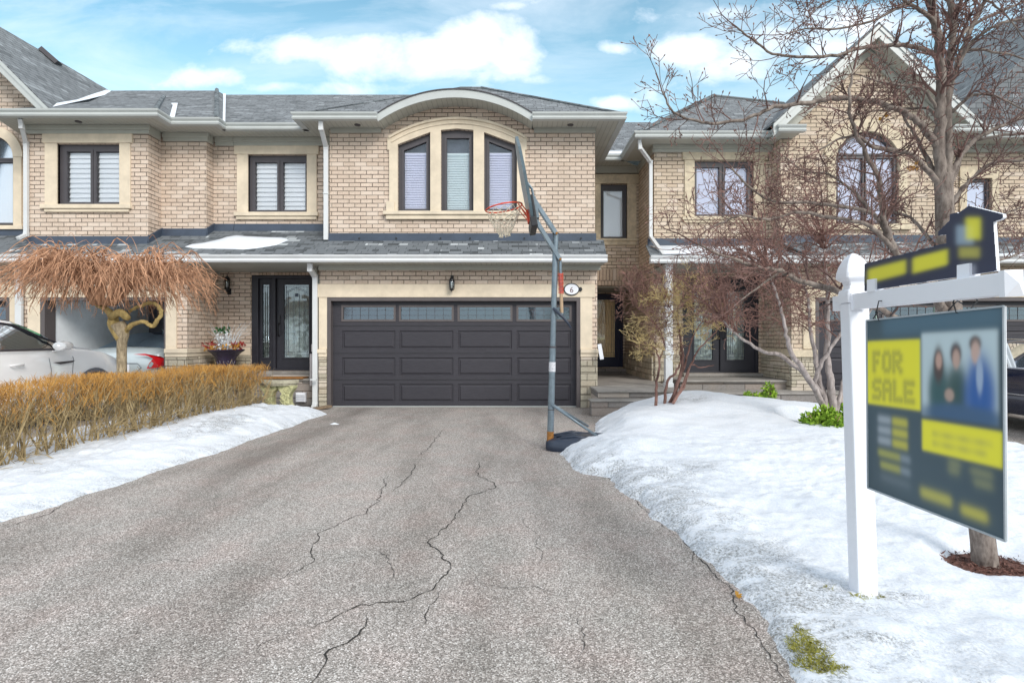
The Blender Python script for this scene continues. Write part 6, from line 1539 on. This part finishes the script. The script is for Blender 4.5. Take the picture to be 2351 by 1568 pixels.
# ------------------------------------------------------------------ bare trees
def bez(pts, n):
    """Catmull-Rom through pts"""
    pts = [Vector(p) for p in pts]; out = []
    if len(pts) == 2: return [pts[0].lerp(pts[1], i/n) for i in range(n+1)]
    q = [pts[0]*2-pts[1]] + pts + [pts[-1]*2-pts[-2]]
    for i in range(1, len(q)-2):
        p0, p1, p2, p3 = q[i-1:i+3]
        for k in range(n):
            t_ = k/n; out.append(.5*((2*p1)+(p2-p0)*t_+(2*p0-5*p1+4*p2-p3)*t_*t_+(3*p1-p0-3*p2+p3)*t_**3))
    out.append(pts[-1]); return out
TW = .0017
def rvec(r): return Vector((r.gauss(0,1), r.gauss(0,1), r.gauss(0,1)))
def sprout(mb, p, d, L, r, depth, rn, up=.25, wig=.22, kids=4, shrink=.55, sides=3, buds=None, droop=0.0, spread=.8):
    """a twig that wanders and forks"""
    n = max(3, int(L/.05)) if L < .6 else 9
    pts = [Vector(p)]; d = Vector(d).normalized()
    for i in range(n):
        d = (d + rvec(rn)*wig*.5 + Vector((0,0,up*.12 - droop*.2*(i/n)))).normalized(); pts.append(pts[-1] + d*L/n)
    rad = [max(TW, r*(1-.75*i/n)) for i in range(n+1)]
    mb.tube(pts, rad, sides, cap=False)
    if depth > 0:
        k = kids if isinstance(kids, int) else kids[0]
        for j in range(k):
            f = rn.uniform(.18, .98); i = min(n-1, int(f*n)); q = pts[i].lerp(pts[i+1], f*n-i) if i < n else pts[-1]
            dd = (pts[i+1]-pts[i]).normalized(); side = dd.cross(rvec(rn)).normalized()
            nd = (dd*(1-spread*.4) + side*spread + Vector((0,0,up*.4))).normalized()
            sprout(mb, q, nd, L*shrink*rn.uniform(.6,1.2), max(.001, rad[i]*.62), depth-1, rn, up, wig, kids, shrink, 3, buds, droop, spread)
    elif buds is not None and rn.random() < .8:
        e = pts[-1]; buds.tube([e-d*.006, e, e+d*.010], [.0016,.0042,.0008], 4, cap=False)

def branch(mb, tw, pts, r0, r1, rn, ntw, Lt, depth=2, sides=8, up=.25, start=.15, kids=4, buds=None, spread=.9, rt=.45):
    c = bez(pts, 5); n = len(c)
    for i in range(1, n-1): c[i] = c[i] + rvec(rn)*r0*.15
    rad = [r0+(r1-r0)*(i/(n-1))**.8 for i in range(n)]; mb.tube(c, rad, sides)
    for j in range(ntw):
        f = rn.uniform(start, 1)**.9*(n-1); i = min(n-2, int(f)); q = c[i].lerp(c[i+1], f-i); dd = (c[i+1]-c[i]).normalized(); s_ = dd.cross(rvec(rn)).normalized()
        sprout(tw, q, dd*.55+s_*.8+Vector((0,0,up)), Lt*rn.uniform(.45,1.15), max(.0016, rad[i]*rt), depth, rn, up, .3, kids, .55, 4, buds, spread=spread)
    sprout(tw, c[-1], c[-1]-c[-2], Lt*.9, r1, depth, rn, up, .25, kids, .55, 4, buds)
    return c

# large tree beside the sign
BY = 3.42
bt = empty('bare_tree', (XX(2262,BY),BY,0), 'tall bare grey-barked tree rising from red mulch behind the sale sign', 'tree')
rn = random.Random(21)
def Q(px, py, dy=0.0): 
    p = P(px, py, BY+dy); return p
trunk = MB(); tw = MB(); bd = MB()
base = Vector((XX(2262,BY),BY,-.02))
def zb_(pts): return pts
tr = [base, base+Vector((-.005,0,.08)), base+Vector((-.03,.0,.3)), Q(2215,930), Q(2190,760), Q(2172,560), Q(2168,450), Q(2167,400)]
c = bez(tr, 5); n = len(c)
trunk.tube(c, [ .098 if i == 0 else (.080 if i < 3 else .070-.026*(i/(n-1))) for i in range(n)], 14)
for pts, r0, r1 in (([Q(2162,470,.0),Q(2157,330,-.01),Q(2161,220,-.02),Q(2153,92,-.04),Q(2139,0,-.05),Q(2128,-90,-.05),Q(2118,-220,-.1)],.034,.017),
                    ([Q(2174,420,.03),Q(2176,312,.05),Q(2177,183,.06),Q(2187,73,.07),Q(2183,0,.06),Q(2180,-120,.05),Q(2186,-260,.05)],.027,.014),
                    ([Q(2181,330,.08),Q(2179,227,.16),Q(2201,139,.22),Q(2227,73,.25),Q(2263,0,.28),Q(2330,-120,.3)],.02,.012)):
    branch(trunk, tw, pts, r0, r1, rn, 16, .36, 2, 10, .3, .25, buds=bd)
B_ = [ # pts(px,py,dy), r0, r1, twigs, Lt
 ([(2150,125,0),(2098,108,-.03),(2051,104.6,-.05),(1981,110,-.1),(1922,126.6,-.15),(1849,132,-.2),(1775,123,-.22),(1728,92,-.25),(1690,62,-.25)],.0125,.003,30,.24),
 ([(2160,350,0),(2140,320,-.02),(2105.8,279,-.05),(2054,249.6,-.08),(1996,231,-.12),(1922,226,-.18),(1849,238.5,-.22),(1776,247,-.28),(1721,272,-.3),(1648,283,-.33),(1588,277,-.35),(1545,255,-.36),(1520,210,-.36)],.0185,.003,34,.26),
 ([(2148,405,.03),(2120,345,.08),(2102,312,.12),(2076,272,.16)],.013,.005,8,.25),
 ([(2160,425,0),(2098,360,-.05),(2054,345,-.1),(2003,338,-.15),(1974,316,-.2),(1930,318,-.2),(1880,345,-.25)],.0145,.003,24,.25),
 ([(2176,720,0),(2110,640,-.1),(2055,580,-.15),(2032,520,-.2),(2025,477,-.2),(2010,396,-.22),(1973,323,-.25),(1950,240,-.25),(1960,160,-.25)],.023,.004,34,.28),
 ([(2040,545,-.17),(2005,492,-.2),(1922,473,-.25),(1849,466,-.28),(1776,462,-.3),(1725,434,-.33),(1680,385,-.35)],.011,.003,30,.26),
 ([(2052,575,-.16),(2015,535,-.2),(1981,512,-.22),(1904,499,-.25),(1830,488,-.3),(1765,505,-.3),(1700,495,-.35),(1640,520,-.35)],.012,.003,34,.28),
 ([(2190,800,0),(2060,730,-.15),(1924,670,-.3),(1853,649,-.34),(1790,624,-.38),(1744,614,-.4),(1667,589,-.42),(1600,560,-.45)],.019,.004,36,.26),
 ([(2176,420,0),(2205,360,.04),(2238,323,.08),(2289,294,.1),(2351,268,.15),(2430,240,.2)],.0155,.005,24,.28),
 ([(2178,430,.02),(2198,390,.1),(2216,335,.2),(2289,312,.25),(2351,308,.3),(2420,300,.3)],.012,.004,20,.26),
 ([(2178,530,0),(2190,462,.05),(2227,415,.08),(2282,374,.1),(2351,367,.12),(2420,340,.15)],.013,.004,26,.28),
 ([(2185,135,.07),(2194,95,.07),(2252,48,.1),(2351,4,.12),(2430,-40,.15)],.011,.004,16,.26),
 ([(2180,205,.06),(2201,147,.0),(2234,95,-.05),(2289,59,-.1),(2351,44,-.12),(2420,30,-.1)],.0105,.004,18,.26),
 ([(2185,140,.06),(2234,114,.1),(2289,122,.12),(2326,128,.15),(2390,150,.2)],.008,.003,16,.24),
 ([(2152,60,-.04),(2131,38,-.06),(2098,15,-.1),(2060,-10,-.12),(2000,-60,-.15)],.0125,.004,16,.28),
 ([(2156,260,0),(2124,209,-.05),(2087,198,-.08),(2032,191,-.1),(2003,183,-.12),(1960,170,-.15)],.0085,.002,20,.22),
 ([(2160,300,0),(2135,253,.05),(2087,251,.1),(1996,257,.15),(1930,280,.2)],.008,.002,20,.22),
 ([(2182,260,.05),(2234,220,.0),(2289,224,-.05),(2351,253,-.08)],.009,.003,18,.22),
 ([(2139,-15,-.05),(2084,7,-.1),(2014,44,-.15),(1930,66,-.2),(1860,66,-.22),(1800,80,-.25)],.0085,.002,24,.22),
 ([(2130,-60,-.05),(2040,-30,.1),(1940,-10,.15),(1880,15,.2),(1850,50,.2)],.008,.002,22,.22),
 ([(2180,-40,.05),(2240,-10,-.1),(2300,25,-.15),(2351,90,-.2)],.008,.002,18,.24),
 ([(2170,600,0),(2130,545,.1),(2090,500,.2),(2040,480,.3),(1980,430,.35)],.011,.003,24,.28),
 ([(2180,600,0),(2230,540,.15),(2290,500,.2),(2360,470,.3)],.011,.003,26,.30),
 ([(2182,660,0),(2250,610,.2),(2320,590,.3),(2380,560,.35)],.011,.003,26,.28),
 ([(2005,492,-.2),(1960,440,-.1),(1900,400,-.05),(1850,395,0),(1800,360,.05)],.008,.002,26,.25),
 ([(2295,760,.0),(2310,735,-.1),(2345,700,-.25),(2400,660,-.4)],.018,.014,6,.2),
 ([(1790,624,-.38),(1740,660,-.4),(1700,690,-.42)],.006,.002,10,.2)]
for pts, r0, r1, nt, Lt in B_:
    if pts[0][0] == 2295: continue
    branch(trunk, tw, [Q(*p) for p in pts], r0*1.25, r1*1.5, rn, int(nt*.78), Lt, 2, 7, .3, .1, kids=3, buds=bd)
trunk.build('trunk', M['bark'], bt, smooth=True); tw.build('crown', M['twig'], bt, recalc=False); bd.build('buds', M['twigr'], bt, recalc=False)
# one or two last leaves in the crown
s = MB(); rl2 = random.Random(2)
for (px_, py_, n_) in ((2096,385,14),(2029,275,5)):
    for _ in range(n_): leaf(s, Q(px_+rl2.uniform(-8,8), py_+rl2.uniform(-8,8), -.05), rvec(rl2), .03, .012, rl2)
s.build('dead_leaf', M['yleaf'], bt, recalc=False)
# mulch ring
s = MB(); rl2 = random.Random(8); cx_, cy_ = base.x+.01, base.y-.02
s.hslab([(cx_+(.27+.04*math.sin(i*2.1))*math.cos(i*.2618), cy_+(.22+.03*math.sin(i*1.7))*math.sin(i*.2618)) for i in range(24)], -.02, .012)
for _ in range(900):
    a = rl2.uniform(0,6.283); r_ = math.sqrt(rl2.random()); p = (cx_+.29*r_*math.cos(a), cy_+.24*r_*math.sin(a), .012+rl2.uniform(0,.012)); d_ = (rl2.uniform(-1,1), rl2.uniform(-1,1), rl2.uniform(-.2,.4)); leaf(s, p, d_, rl2.uniform(.015,.045), .005, rl2)
tag(s.build('mulch', M['mulch'], recalc=False), 'ring of red-brown mulch round the foot of the grey tree', 'mulch', kind='stuff')

# attractor style crown: curved limbs from stems into a volume
def fill_crown(tw, sources, center, radii, count, rn, L, r, depth, kids, up=.2, buds=None, bow=.25, zmin=None, spread=.8, sides=4):
    for _ in range(count):
        while True:
            v_ = Vector((rn.uniform(-1,1), rn.uniform(-1,1), rn.uniform(-1,1)))
            if .25 < v_.length < 1: break
        tgt = Vector(center) + Vector((v_.x*radii[0], v_.y*radii[1], v_.z*radii[2]))
        if zmin is not None and tgt.z < zmin: continue
        cand = sorted(sources, key=lambda s_: (s_[0]-tgt).length*rn.uniform(.7,1.4) + max(0, s_[0].z-tgt.z)*.8)[0]
        a, d0 = cand; mid = a.lerp(tgt, .5) + Vector((0,0,bow*(tgt-a).length*.5)) + rvec(rn)*.05
        c = bez([a, mid, tgt], 4)
        n = len(c); tw.tube(c, [max(.0015, r*(1-.7*i/(n-1))) for i in range(n)], sides, cap=False)
        for j in range(kids[0]):
            f = rn.uniform(.25,1)*(n-1); i = min(n-2,int(f)); q = c[i].lerp(c[i+1], f-i); dd = (c[i+1]-c[i]).normalized(); s_ = dd.cross(rvec(rn)).normalized()
            sprout(tw, q, dd*.6+s_*.8, L*rn.uniform(.5,1.2), r*.5, depth, rn, up, .3, kids[1], .55, 3, buds, spread=spread)

def stems_of(mb, lists, Y0, r0, r1, rn, extra=0.0):
    src = []
    for k, pts in enumerate(lists):
        p3 = [P(p[0], p[1], Y0 + (p[2] if len(p) > 2 else 0)) for p in pts]; c = bez(p3, 5); n = len(c)
        for i in range(1, n-1): c[i] = c[i] + rvec(rn)*.006
        rr = r0*(1-.12*k) if not isinstance(r0, list) else r0[k]
        mb.tube(c, [rr+(r1-rr)*(i/(n-1)) for i in range(n)], 9)
        src += [(c[i], (c[min(i+1,n-1)]-c[max(0,i-1)]).normalized()) for i in range(n//3, n)]
    return src
TW = .0024; rn = random.Random(77); MY = 7.45
mt = empty('multi_stem_tree', (XX(1911,MY),MY,.1), 'low spreading multi-stem bare tree with reddish twigs growing through a green bush', 'tree')
tk = MB(); tw = MB(); bd = MB()
src = stems_of(tk, [[(1913,985),(1910,930,.02),(1906,874),(1899,811,.05),(1902,705,.08),(1896,620,.1),(1890,540,.15)],
                    [(1912,985,-.02),(1899,951),(1864,881,-.1),(1818,811,-.2),(1804,758,-.22),(1788,690,-.3),(1760,610,-.35)],
                    [(1908,975,.03),(1860,874,.1),(1797,818,.15),(1755,807,.1),(1699,775,.0),(1660,735,-.05)],
                    [(1905,975),(1892,916,.05),(1878,863,.1),(1871,811,.12),(1860,751,.12),(1855,690,.15),(1830,610,.2)],
                    [(1885,905,.05),(1871,874,-.05),(1896,818,-.15),(1924,775,-.2),(1960,720,-.2),(2000,640,-.2)],
                    [(1918,985,.05),(1925,920,.1),(1945,850,.15),(1975,760,.2),(2030,660,.3)]], MY, [.062,.048,.04,.045,.034,.035], .011, rn)
ctr = P(1790,560,MY); fill_crown(tw, src, ctr, (1.8,1.15,1.15), 105, rn, .36, .0105, 2, (5,3), .15, bd, .22, zmin=ZZ(770,MY), spread=.9)
ctr = P(1760,640,MY); fill_crown(tw, src, ctr, (1.5,1.0,.6), 50, rn, .30, .009, 2, (5,2), .1, bd, .25, zmin=ZZ(775,MY))
tk.build('trunk', M['barkg'], mt, smooth=True); tw.build('crown', M['twigr'], mt, recalc=False); bd.build('buds', M['twigr'], mt, recalc=False)

TW = .0026; rn = random.Random(31); SY_ = 8.35
sh_ = empty('bare_shrub', (XX(1535,SY_),SY_,.35), 'slender bare shrub with golden twigs in front of the white porch post', 'shrub')
tk = MB(); tw = MB(); gt = MB()
def z2(x, y): return (1438.8+.3514*x, 459.2+.3514*y)
L_ = [[(190,1345),(195,1180),(215,1050),(170,960),(90,1000)],[(250,1350),(262,1200),(330,1110),(355,1000),(340,850),(330,720)],[(280,1350),(335,1200),(365,1050),(350,900),(330,780),(250,650)],
      [(290,1350),(370,1190),(420,1080),(480,1090),(570,1080)],[(300,1330),(380,1200),(410,1100),(470,980),(560,880),(640,800)],[(355,1150),(390,1050),(420,930),(470,820),(560,700)],[(215,1050),(240,960),(215,850),(120,740),(40,680)]]
src = stems_of(tk, [[(*z2(*p), .1*math.sin(i*1.7+k)) for i, p in enumerate(l)] for k, l in enumerate(L_)], SY_, [.024,.024,.032,.018,.022,.02,.012], .005, rn)
fill_crown(gt, src, P(1590,700,SY_), (.62,.5,.55), 42, rn, .24, .0045, 2, (5,3), .3, None, .1, spread=.8)
fill_crown(tw, src, P(1540,690,SY_), (.75,.5,.75), 66, rn, .24, .0045, 2, (4,3), .3, None, .1, zmin=ZZ(900,SY_), spread=.8)
fill_crown(gt, src, P(1475,790,SY_), (.3,.3,.3), 18, rn, .2, .004, 1, (5,3), .3, None, .1)
tk.build('trunk', M['twigr'], sh_, smooth=True); tw.build('crown', M['twigr'], sh_, recalc=False); gt.build('golden_twigs', M['gold'], sh_, recalc=False)

# evergreen bushes
def bush(name, label, c, rad, count, seed, lw=.03, group='green bushes poking out of the snow'):
    rn = random.Random(seed); s = MB()
    for _ in range(count):
        v_ = rvec(rn).normalized()*rn.uniform(.35,1)**.5; p = Vector((c[0]+v_.x*rad[0], c[1]+v_.y*rad[1], c[2]+abs(v_.z)*rad[2]*(1+.25*noise.noise(Vector((v_.x*3,v_.y*3,seed))))))
        for q in range(4): leaf(s, p, v_*.8+rvec(rn)*.7, rn.uniform(.05,.085), rn.uniform(.012,.02), rn)
    o = empty(name, c, label, 'bush', group); s.build('foliage', M['leaf'], o, recalc=False)
    st = MB()
    for k in range(7): st.tube([(c[0],c[1],c[2]-.05),(c[0]+rn.uniform(-.6,.6)*rad[0], c[1]+rn.uniform(-.6,.6)*rad[1], c[2]+rad[2]*.8)], .006, 5)
    st.build('stem', M['stem'], o)
bc = P(1880,955,7.5); bush('evergreen_bush', 'bright green bush wrapped round the foot of the multi-stem tree', (bc.x-.06,7.3,.06), (.36,.24,.42), 700, 3)
bc = P(1925,950,7.6); bush('evergreen_bush', 'small green bush showing just behind the white sign post', (bc.x+.05,7.65,.10), (.16,.2,.34), 220, 5)
bc = P(1752,900,9.3); bush('evergreen_bush', 'small sprig of green leaves standing in snow before the double door', (bc.x+.1,9.3,.38), (.11,.1,.26), 70, 6)
bc = P(1735,905,9.3); bush('evergreen_bush', 'low green sprig left of the taller one before the double door', (bc.x-.05,9.3,.38), (.16,.1,.10), 60, 9)

# ------------------------------------------------------------------ weeping tree
rn = random.Random(55); WY = 8.0
wt_ = empty('weeping_tree', (XX(280,WY),WY,0), 'umbrella-shaped weeping tree with tan hanging canes behind the hedge', 'tree')
tk = MB(); 
W = lambda px, py, dy=0: P(px, py, WY+dy)
c = bez([Vector((XX(280,WY),WY,.0)), W(280,880), W(279.5,800), W(281,765), W(270,742,-.02)], 6); n = len(c); tk.tube(c, [.062 if i < n*.55 else .062+.03*math.sin((i/n-.55)*5) for i in range(n)], 14)
lo = MB()
lo.tube(bez([W(280,778), W(262,745,.02), W(258,725,.03), W(240,708,.1), W(222,700,.2)], 5), [.075,.078,.08,.08,.082,.08,.078,.07,.066,.06,.055,.05,.05,.046,.044,.042,.04,.038,.036,.034,.03][:21], 12)
lo.tube(bez([W(255,728,-.03), W(275,718,-.08), W(290,728,-.06), W(296,735,-.05)], 5), [.05,.052,.055,.055,.055,.055,.054,.054,.053,.052,.05,.048,.045,.04,.03,.02][:16], 10)
q_ = bez([W(284,772), W(296,752,-.03), W(318,740,-.05), W(337,742,-.05), W(350,750,-.05), W(359,740,-.05), W(369,722,-.04), W(366,705,0), W(350,696,.05), W(328,701,.08), W(305,711,.1), W(297,716,.1)], 4)
rk_ = random.Random(6); q_ = [p+rvec(rk_)*.006 for p in q_]; lo.tube(q_, [(.032-.012*(i/len(q_)))*rk_.uniform(.85,1.2) for i in range(len(q_))], 10)
tk.build('trunk', M['barkt'], wt_, smooth=True); kn = lo.build('gnarled_limb', M['barkm'], wt_, smooth=True)
limbs = MB(); canes = MB(); cx0, cy0 = XX(238,WY), WY; hubz = ZZ(700,WY)
R_ = 1.42; tips = []
for k in range(26):
    a = 2*math.pi*k/26 + rn.uniform(-.1,.1); r_ = R_*rn.uniform(.35,.85); topz = ZZ(rn.uniform(575,625),WY)
    st_ = Vector((cx0+.12*math.cos(a), cy0+.12*math.sin(a), hubz)); e = Vector((cx0+r_*math.cos(a), cy0+r_*.95*math.sin(a), topz-.1*r_))
    m_ = st_.lerp(e,.45)+Vector((0,0,.22)); c = bez([st_, m_, e], 5); n = len(c); limbs.tube(c, [.026*(1-.6*i/n) for i in range(n)], 7)
    tips += [c[i] for i in range(4, n)]
for k in range(900):
    b = rn.choice(tips) + rvec(rn)*.04; out = Vector((b.x-cx0, b.y-cy0, 0)); rr_ = out.length; out.normalize()
    a_ = math.atan2(out.y, out.x)+rn.gauss(0,1.35); o_ = Vector((math.cos(a_), math.sin(a_), 0))
    L_ = rn.uniform(.25,.95)*(1.1-.25*rr_); rise = rn.uniform(.0,.16); drop = rn.uniform(.06,.55)
    endz = max(ZZ(725,WY)-.05*rn.random(), b.z-drop); e = b+o_*L_*rn.uniform(.8,1.3)
    ex_ = Vector((e.x-cx0, e.y-cy0)); 
    if ex_.length > R_*1.08: e.x = cx0+ex_.x/ex_.length*R_*1.08*rn.uniform(.93,1.0); e.y = cy0+ex_.y/ex_.length*R_*1.08*rn.uniform(.93,1)
    e.z = endz; pk = b.lerp(e,.4); pk.z = b.z+rise
    c = bez([b, b.lerp(pk,.5)+Vector((0,0,rise*.35)), pk, b.lerp(e,.82)+Vector((0,0,(b.z-e.z)*.30)), e], 3)
    for i in range(1,len(c)): c[i] = c[i]+rvec(rn)*.007
    n = len(c); cr_ = rn.choice((.0045,.0055,.0065,.009)); canes.tube(c, [cr_*(1-.7*i/n) for i in range(n)], 4, cap=False)
    for j in range(2):
        i = rn.randint(n//2,n-2); d_ = (c[i+1]-c[i]).normalized(); sprout(canes, c[i], d_+rvec(rn)*.5+Vector((0,0,-.2)), rn.uniform(.08,.2), .003, 0, rn, -.3, .3, 0, .5, 3, None, .8)
for (px_, py_) in ((165,535),(115,545),(300,543),(352,540),(222,552),(60,548)):
    b = W(px_+rn.uniform(10,30), 595, rn.uniform(-.3,.3)); canes.tube(bez([b, W(px_+12,565), W(px_,py_), W(px_-10,py_+8)], 4), .003, 4, cap=False)
limbs.build('limb', M['cane'], wt_, smooth=True); canes.build('crown', M['cane'], wt_, recalc=False)

# ------------------------------------------------------------------ hedge
rn = random.Random(91)
hd = empty('clipped_hedge', (-5.0,7.6,0), 'long leafless clipped hedge with orange tips along the left of the driveway', 'hedge')
stm = MB(); tp = MB()
def hx(y): return interp([(3,-5.55),(5.88,-5.28),(7.6,-5.12),(9,-4.98),(10.6,-4.78)], y)
def hz(y): return .90 + .02*math.sin(y*3) - (.04 if y > 9.7 else 0)
y = 3.4
while y < 10.55:
    for q in range(3):
        bx_ = hx(y)+rn.gauss(.02,.09); by_ = y+rn.uniform(-.06,.06); gz = ground_z(bx_, by_)-.02
        for _ in range(rn.randint(1,3)):
            tx = bx_+rn.gauss(0,.13); ty = by_+rn.gauss(0,.13); tz = hz(y)-rn.uniform(.15,.35)
            c = bez([(bx_,by_,gz), Vector((bx_,by_,gz)).lerp(Vector((tx,ty,tz)),.5)+rvec(rn)*.03, (tx,ty,tz)], 3); n = len(c)
            r_ = rn.uniform(.004,.010); stm.tube(c, [r_*(1-.5*i/n) for i in range(n)], 4, cap=False)
            for _k in range(4): sprout(stm, c[rn.randint(2,n-1)], Vector((rn.uniform(-1,1),rn.uniform(-1,1),1.1)), rn.uniform(.12,.3), .0034, 0, rn, .3, .35, 0, .5, 3)
            if rn.random() < .25: sprout(stm, c[1], Vector((rn.uniform(.2,1),rn.uniform(-1,.4),.35)), rn.uniform(.2,.45), .004, 1, rn, .1, .3, 3, .5, 3)
    y += .085
y = 3.4
while y < 10.62:
    dens = 22
    for _ in range(dens):
        w_ = .30 if y < 10.3 else .24
        x = hx(y)+rn.uniform(-w_,w_); z0_ = hz(y)-.04-.34*rn.random()**1.8*(1 if rn.random() < .85 else 1.4); yy = y+rn.uniform(-.03,.03)
        L_ = min(rn.uniform(.06,.17), hz(y)+.03*rn.random()-z0_+.02)
        c0_ = Vector((x,yy,z0_)); d_ = Vector((rn.uniform(-.6,.6), rn.uniform(-.6,.6), 1)).normalized(); mid = c0_+d_*L_*.5+rvec(rn)*.01; e = c0_+d_*L_
        tp.tube([c0_, mid, e], [.0028,.0022,.0012], 3, cap=False)
        if rn.random() < .8:
            d2 = (d_+rvec(rn)*.5).normalized(); tp.tube([mid, mid+d2*rn.uniform(.03,.07)], [.002,.001], 3, cap=False)
    y += .02
y = 3.4
while y < 10.6:
    for _ in range(9):
        x = hx(y)+rn.uniform(-.24,.27); z0_ = rn.uniform(.38,.80); c0_ = Vector((x,y+rn.uniform(-.03,.03),z0_)); sprout(stm, c0_, Vector((rn.uniform(-.9,.9), rn.uniform(-.9,.9), rn.uniform(.3,1))), rn.uniform(.08,.22), .0028, 0, rn, .2, .3, 0, .5, 3)
    y += .03
for _ in range(90):
    yy = rn.uniform(4.2,10.3); x = hx(yy)+rn.uniform(.05,.2); z = ground_z(x,yy)+rn.uniform(.0,.15)
    sprout(stm, (x,yy,z), Vector((rn.uniform(.4,1.2), rn.uniform(-.8,.5), rn.uniform(.15,.5))), rn.uniform(.2,.5), .0045, 1, rn, .15, .35, 3, .5, 3)
stm.build('stem', M['stem'], hd, recalc=False); tp.build('crown', M['hedge'], hd, recalc=False)

# ------------------------------------------------------------------ grass scraps
def tuft(pts, label, seed, dens, h):
    rn = random.Random(seed); s = MB()
    for (cx_, cy_, rx, ry) in pts:
        for _ in range(int(dens*rx*ry*3.14)):
            a = rn.uniform(0,6.283); r_ = math.sqrt(rn.random()); x = cx_+rx*r_*math.cos(a); yy = cy_+ry*r_*math.sin(a); z = ground_z(x,yy)-.004
            d_ = Vector((rn.gauss(0,1), rn.gauss(0,1), rn.uniform(.0,.8))).normalized(); L_ = h*rn.uniform(.4,1.2); sd_v = d_.cross(rvec(rn)).normalized()*.0016
            p = Vector((x,yy,z)); m_ = p+d_*L_*.5+Vector((0,0,.004)); e = p+d_*L_
            s.add([p-sd_v, p+sd_v, m_+sd_v*.8, e, m_-sd_v*.8], [(0,1,2,3,4)])
    tag(s.build('grass', M['grass'], recalc=False), label, 'grass', kind='stuff')
def gp(px_, py_): Y = CAMZ*F/(py_-HY); return XX(px_,Y), Y
tg = []
for (px_, py_, rx, ry) in ((1838,1492,.06,.05),(1830,1462,.02,.02),(1905,1545,.03,.02),(1822,1505,.02,.03),(1930,1560,.04,.02),(1855,1508,.07,.055),(1868,1530,.07,.05),(1850,1540,.05,.04),(1880,1556,.06,.04),(1845,1475,.03,.03),(1900,1562,.05,.03)):
    x, yy = gp(px_, py_); tg.append((x, yy, rx, ry))
tuft(tg, 'yellow-green patch of thawed grass at the driveway edge nearest the viewer', 1, 24000, .034)
tg = [(*gp(1897,1380),.03,.012),(*gp(1975,1402),.05,.02),(*gp(2020,1398),.03,.015)]
tuft(tg, 'thin blades of grass at the foot of the sign post', 2, 16000, .035)
s = MB(); rl2 = random.Random(3); x, yy = gp(1693,1373)
for _ in range(5): leaf(s, (x+rl2.uniform(-.01,.01),yy,.012+ground_z(x,yy)), (rl2.uniform(-1,1), rl2.uniform(-.6,.6), .1), .035, .012, rl2)
tag(s.build('fallen_leaf', M['yleaf'], recalc=False), 'small tan dead leaf lying at the snow edge beside the driveway crack', 'leaf')
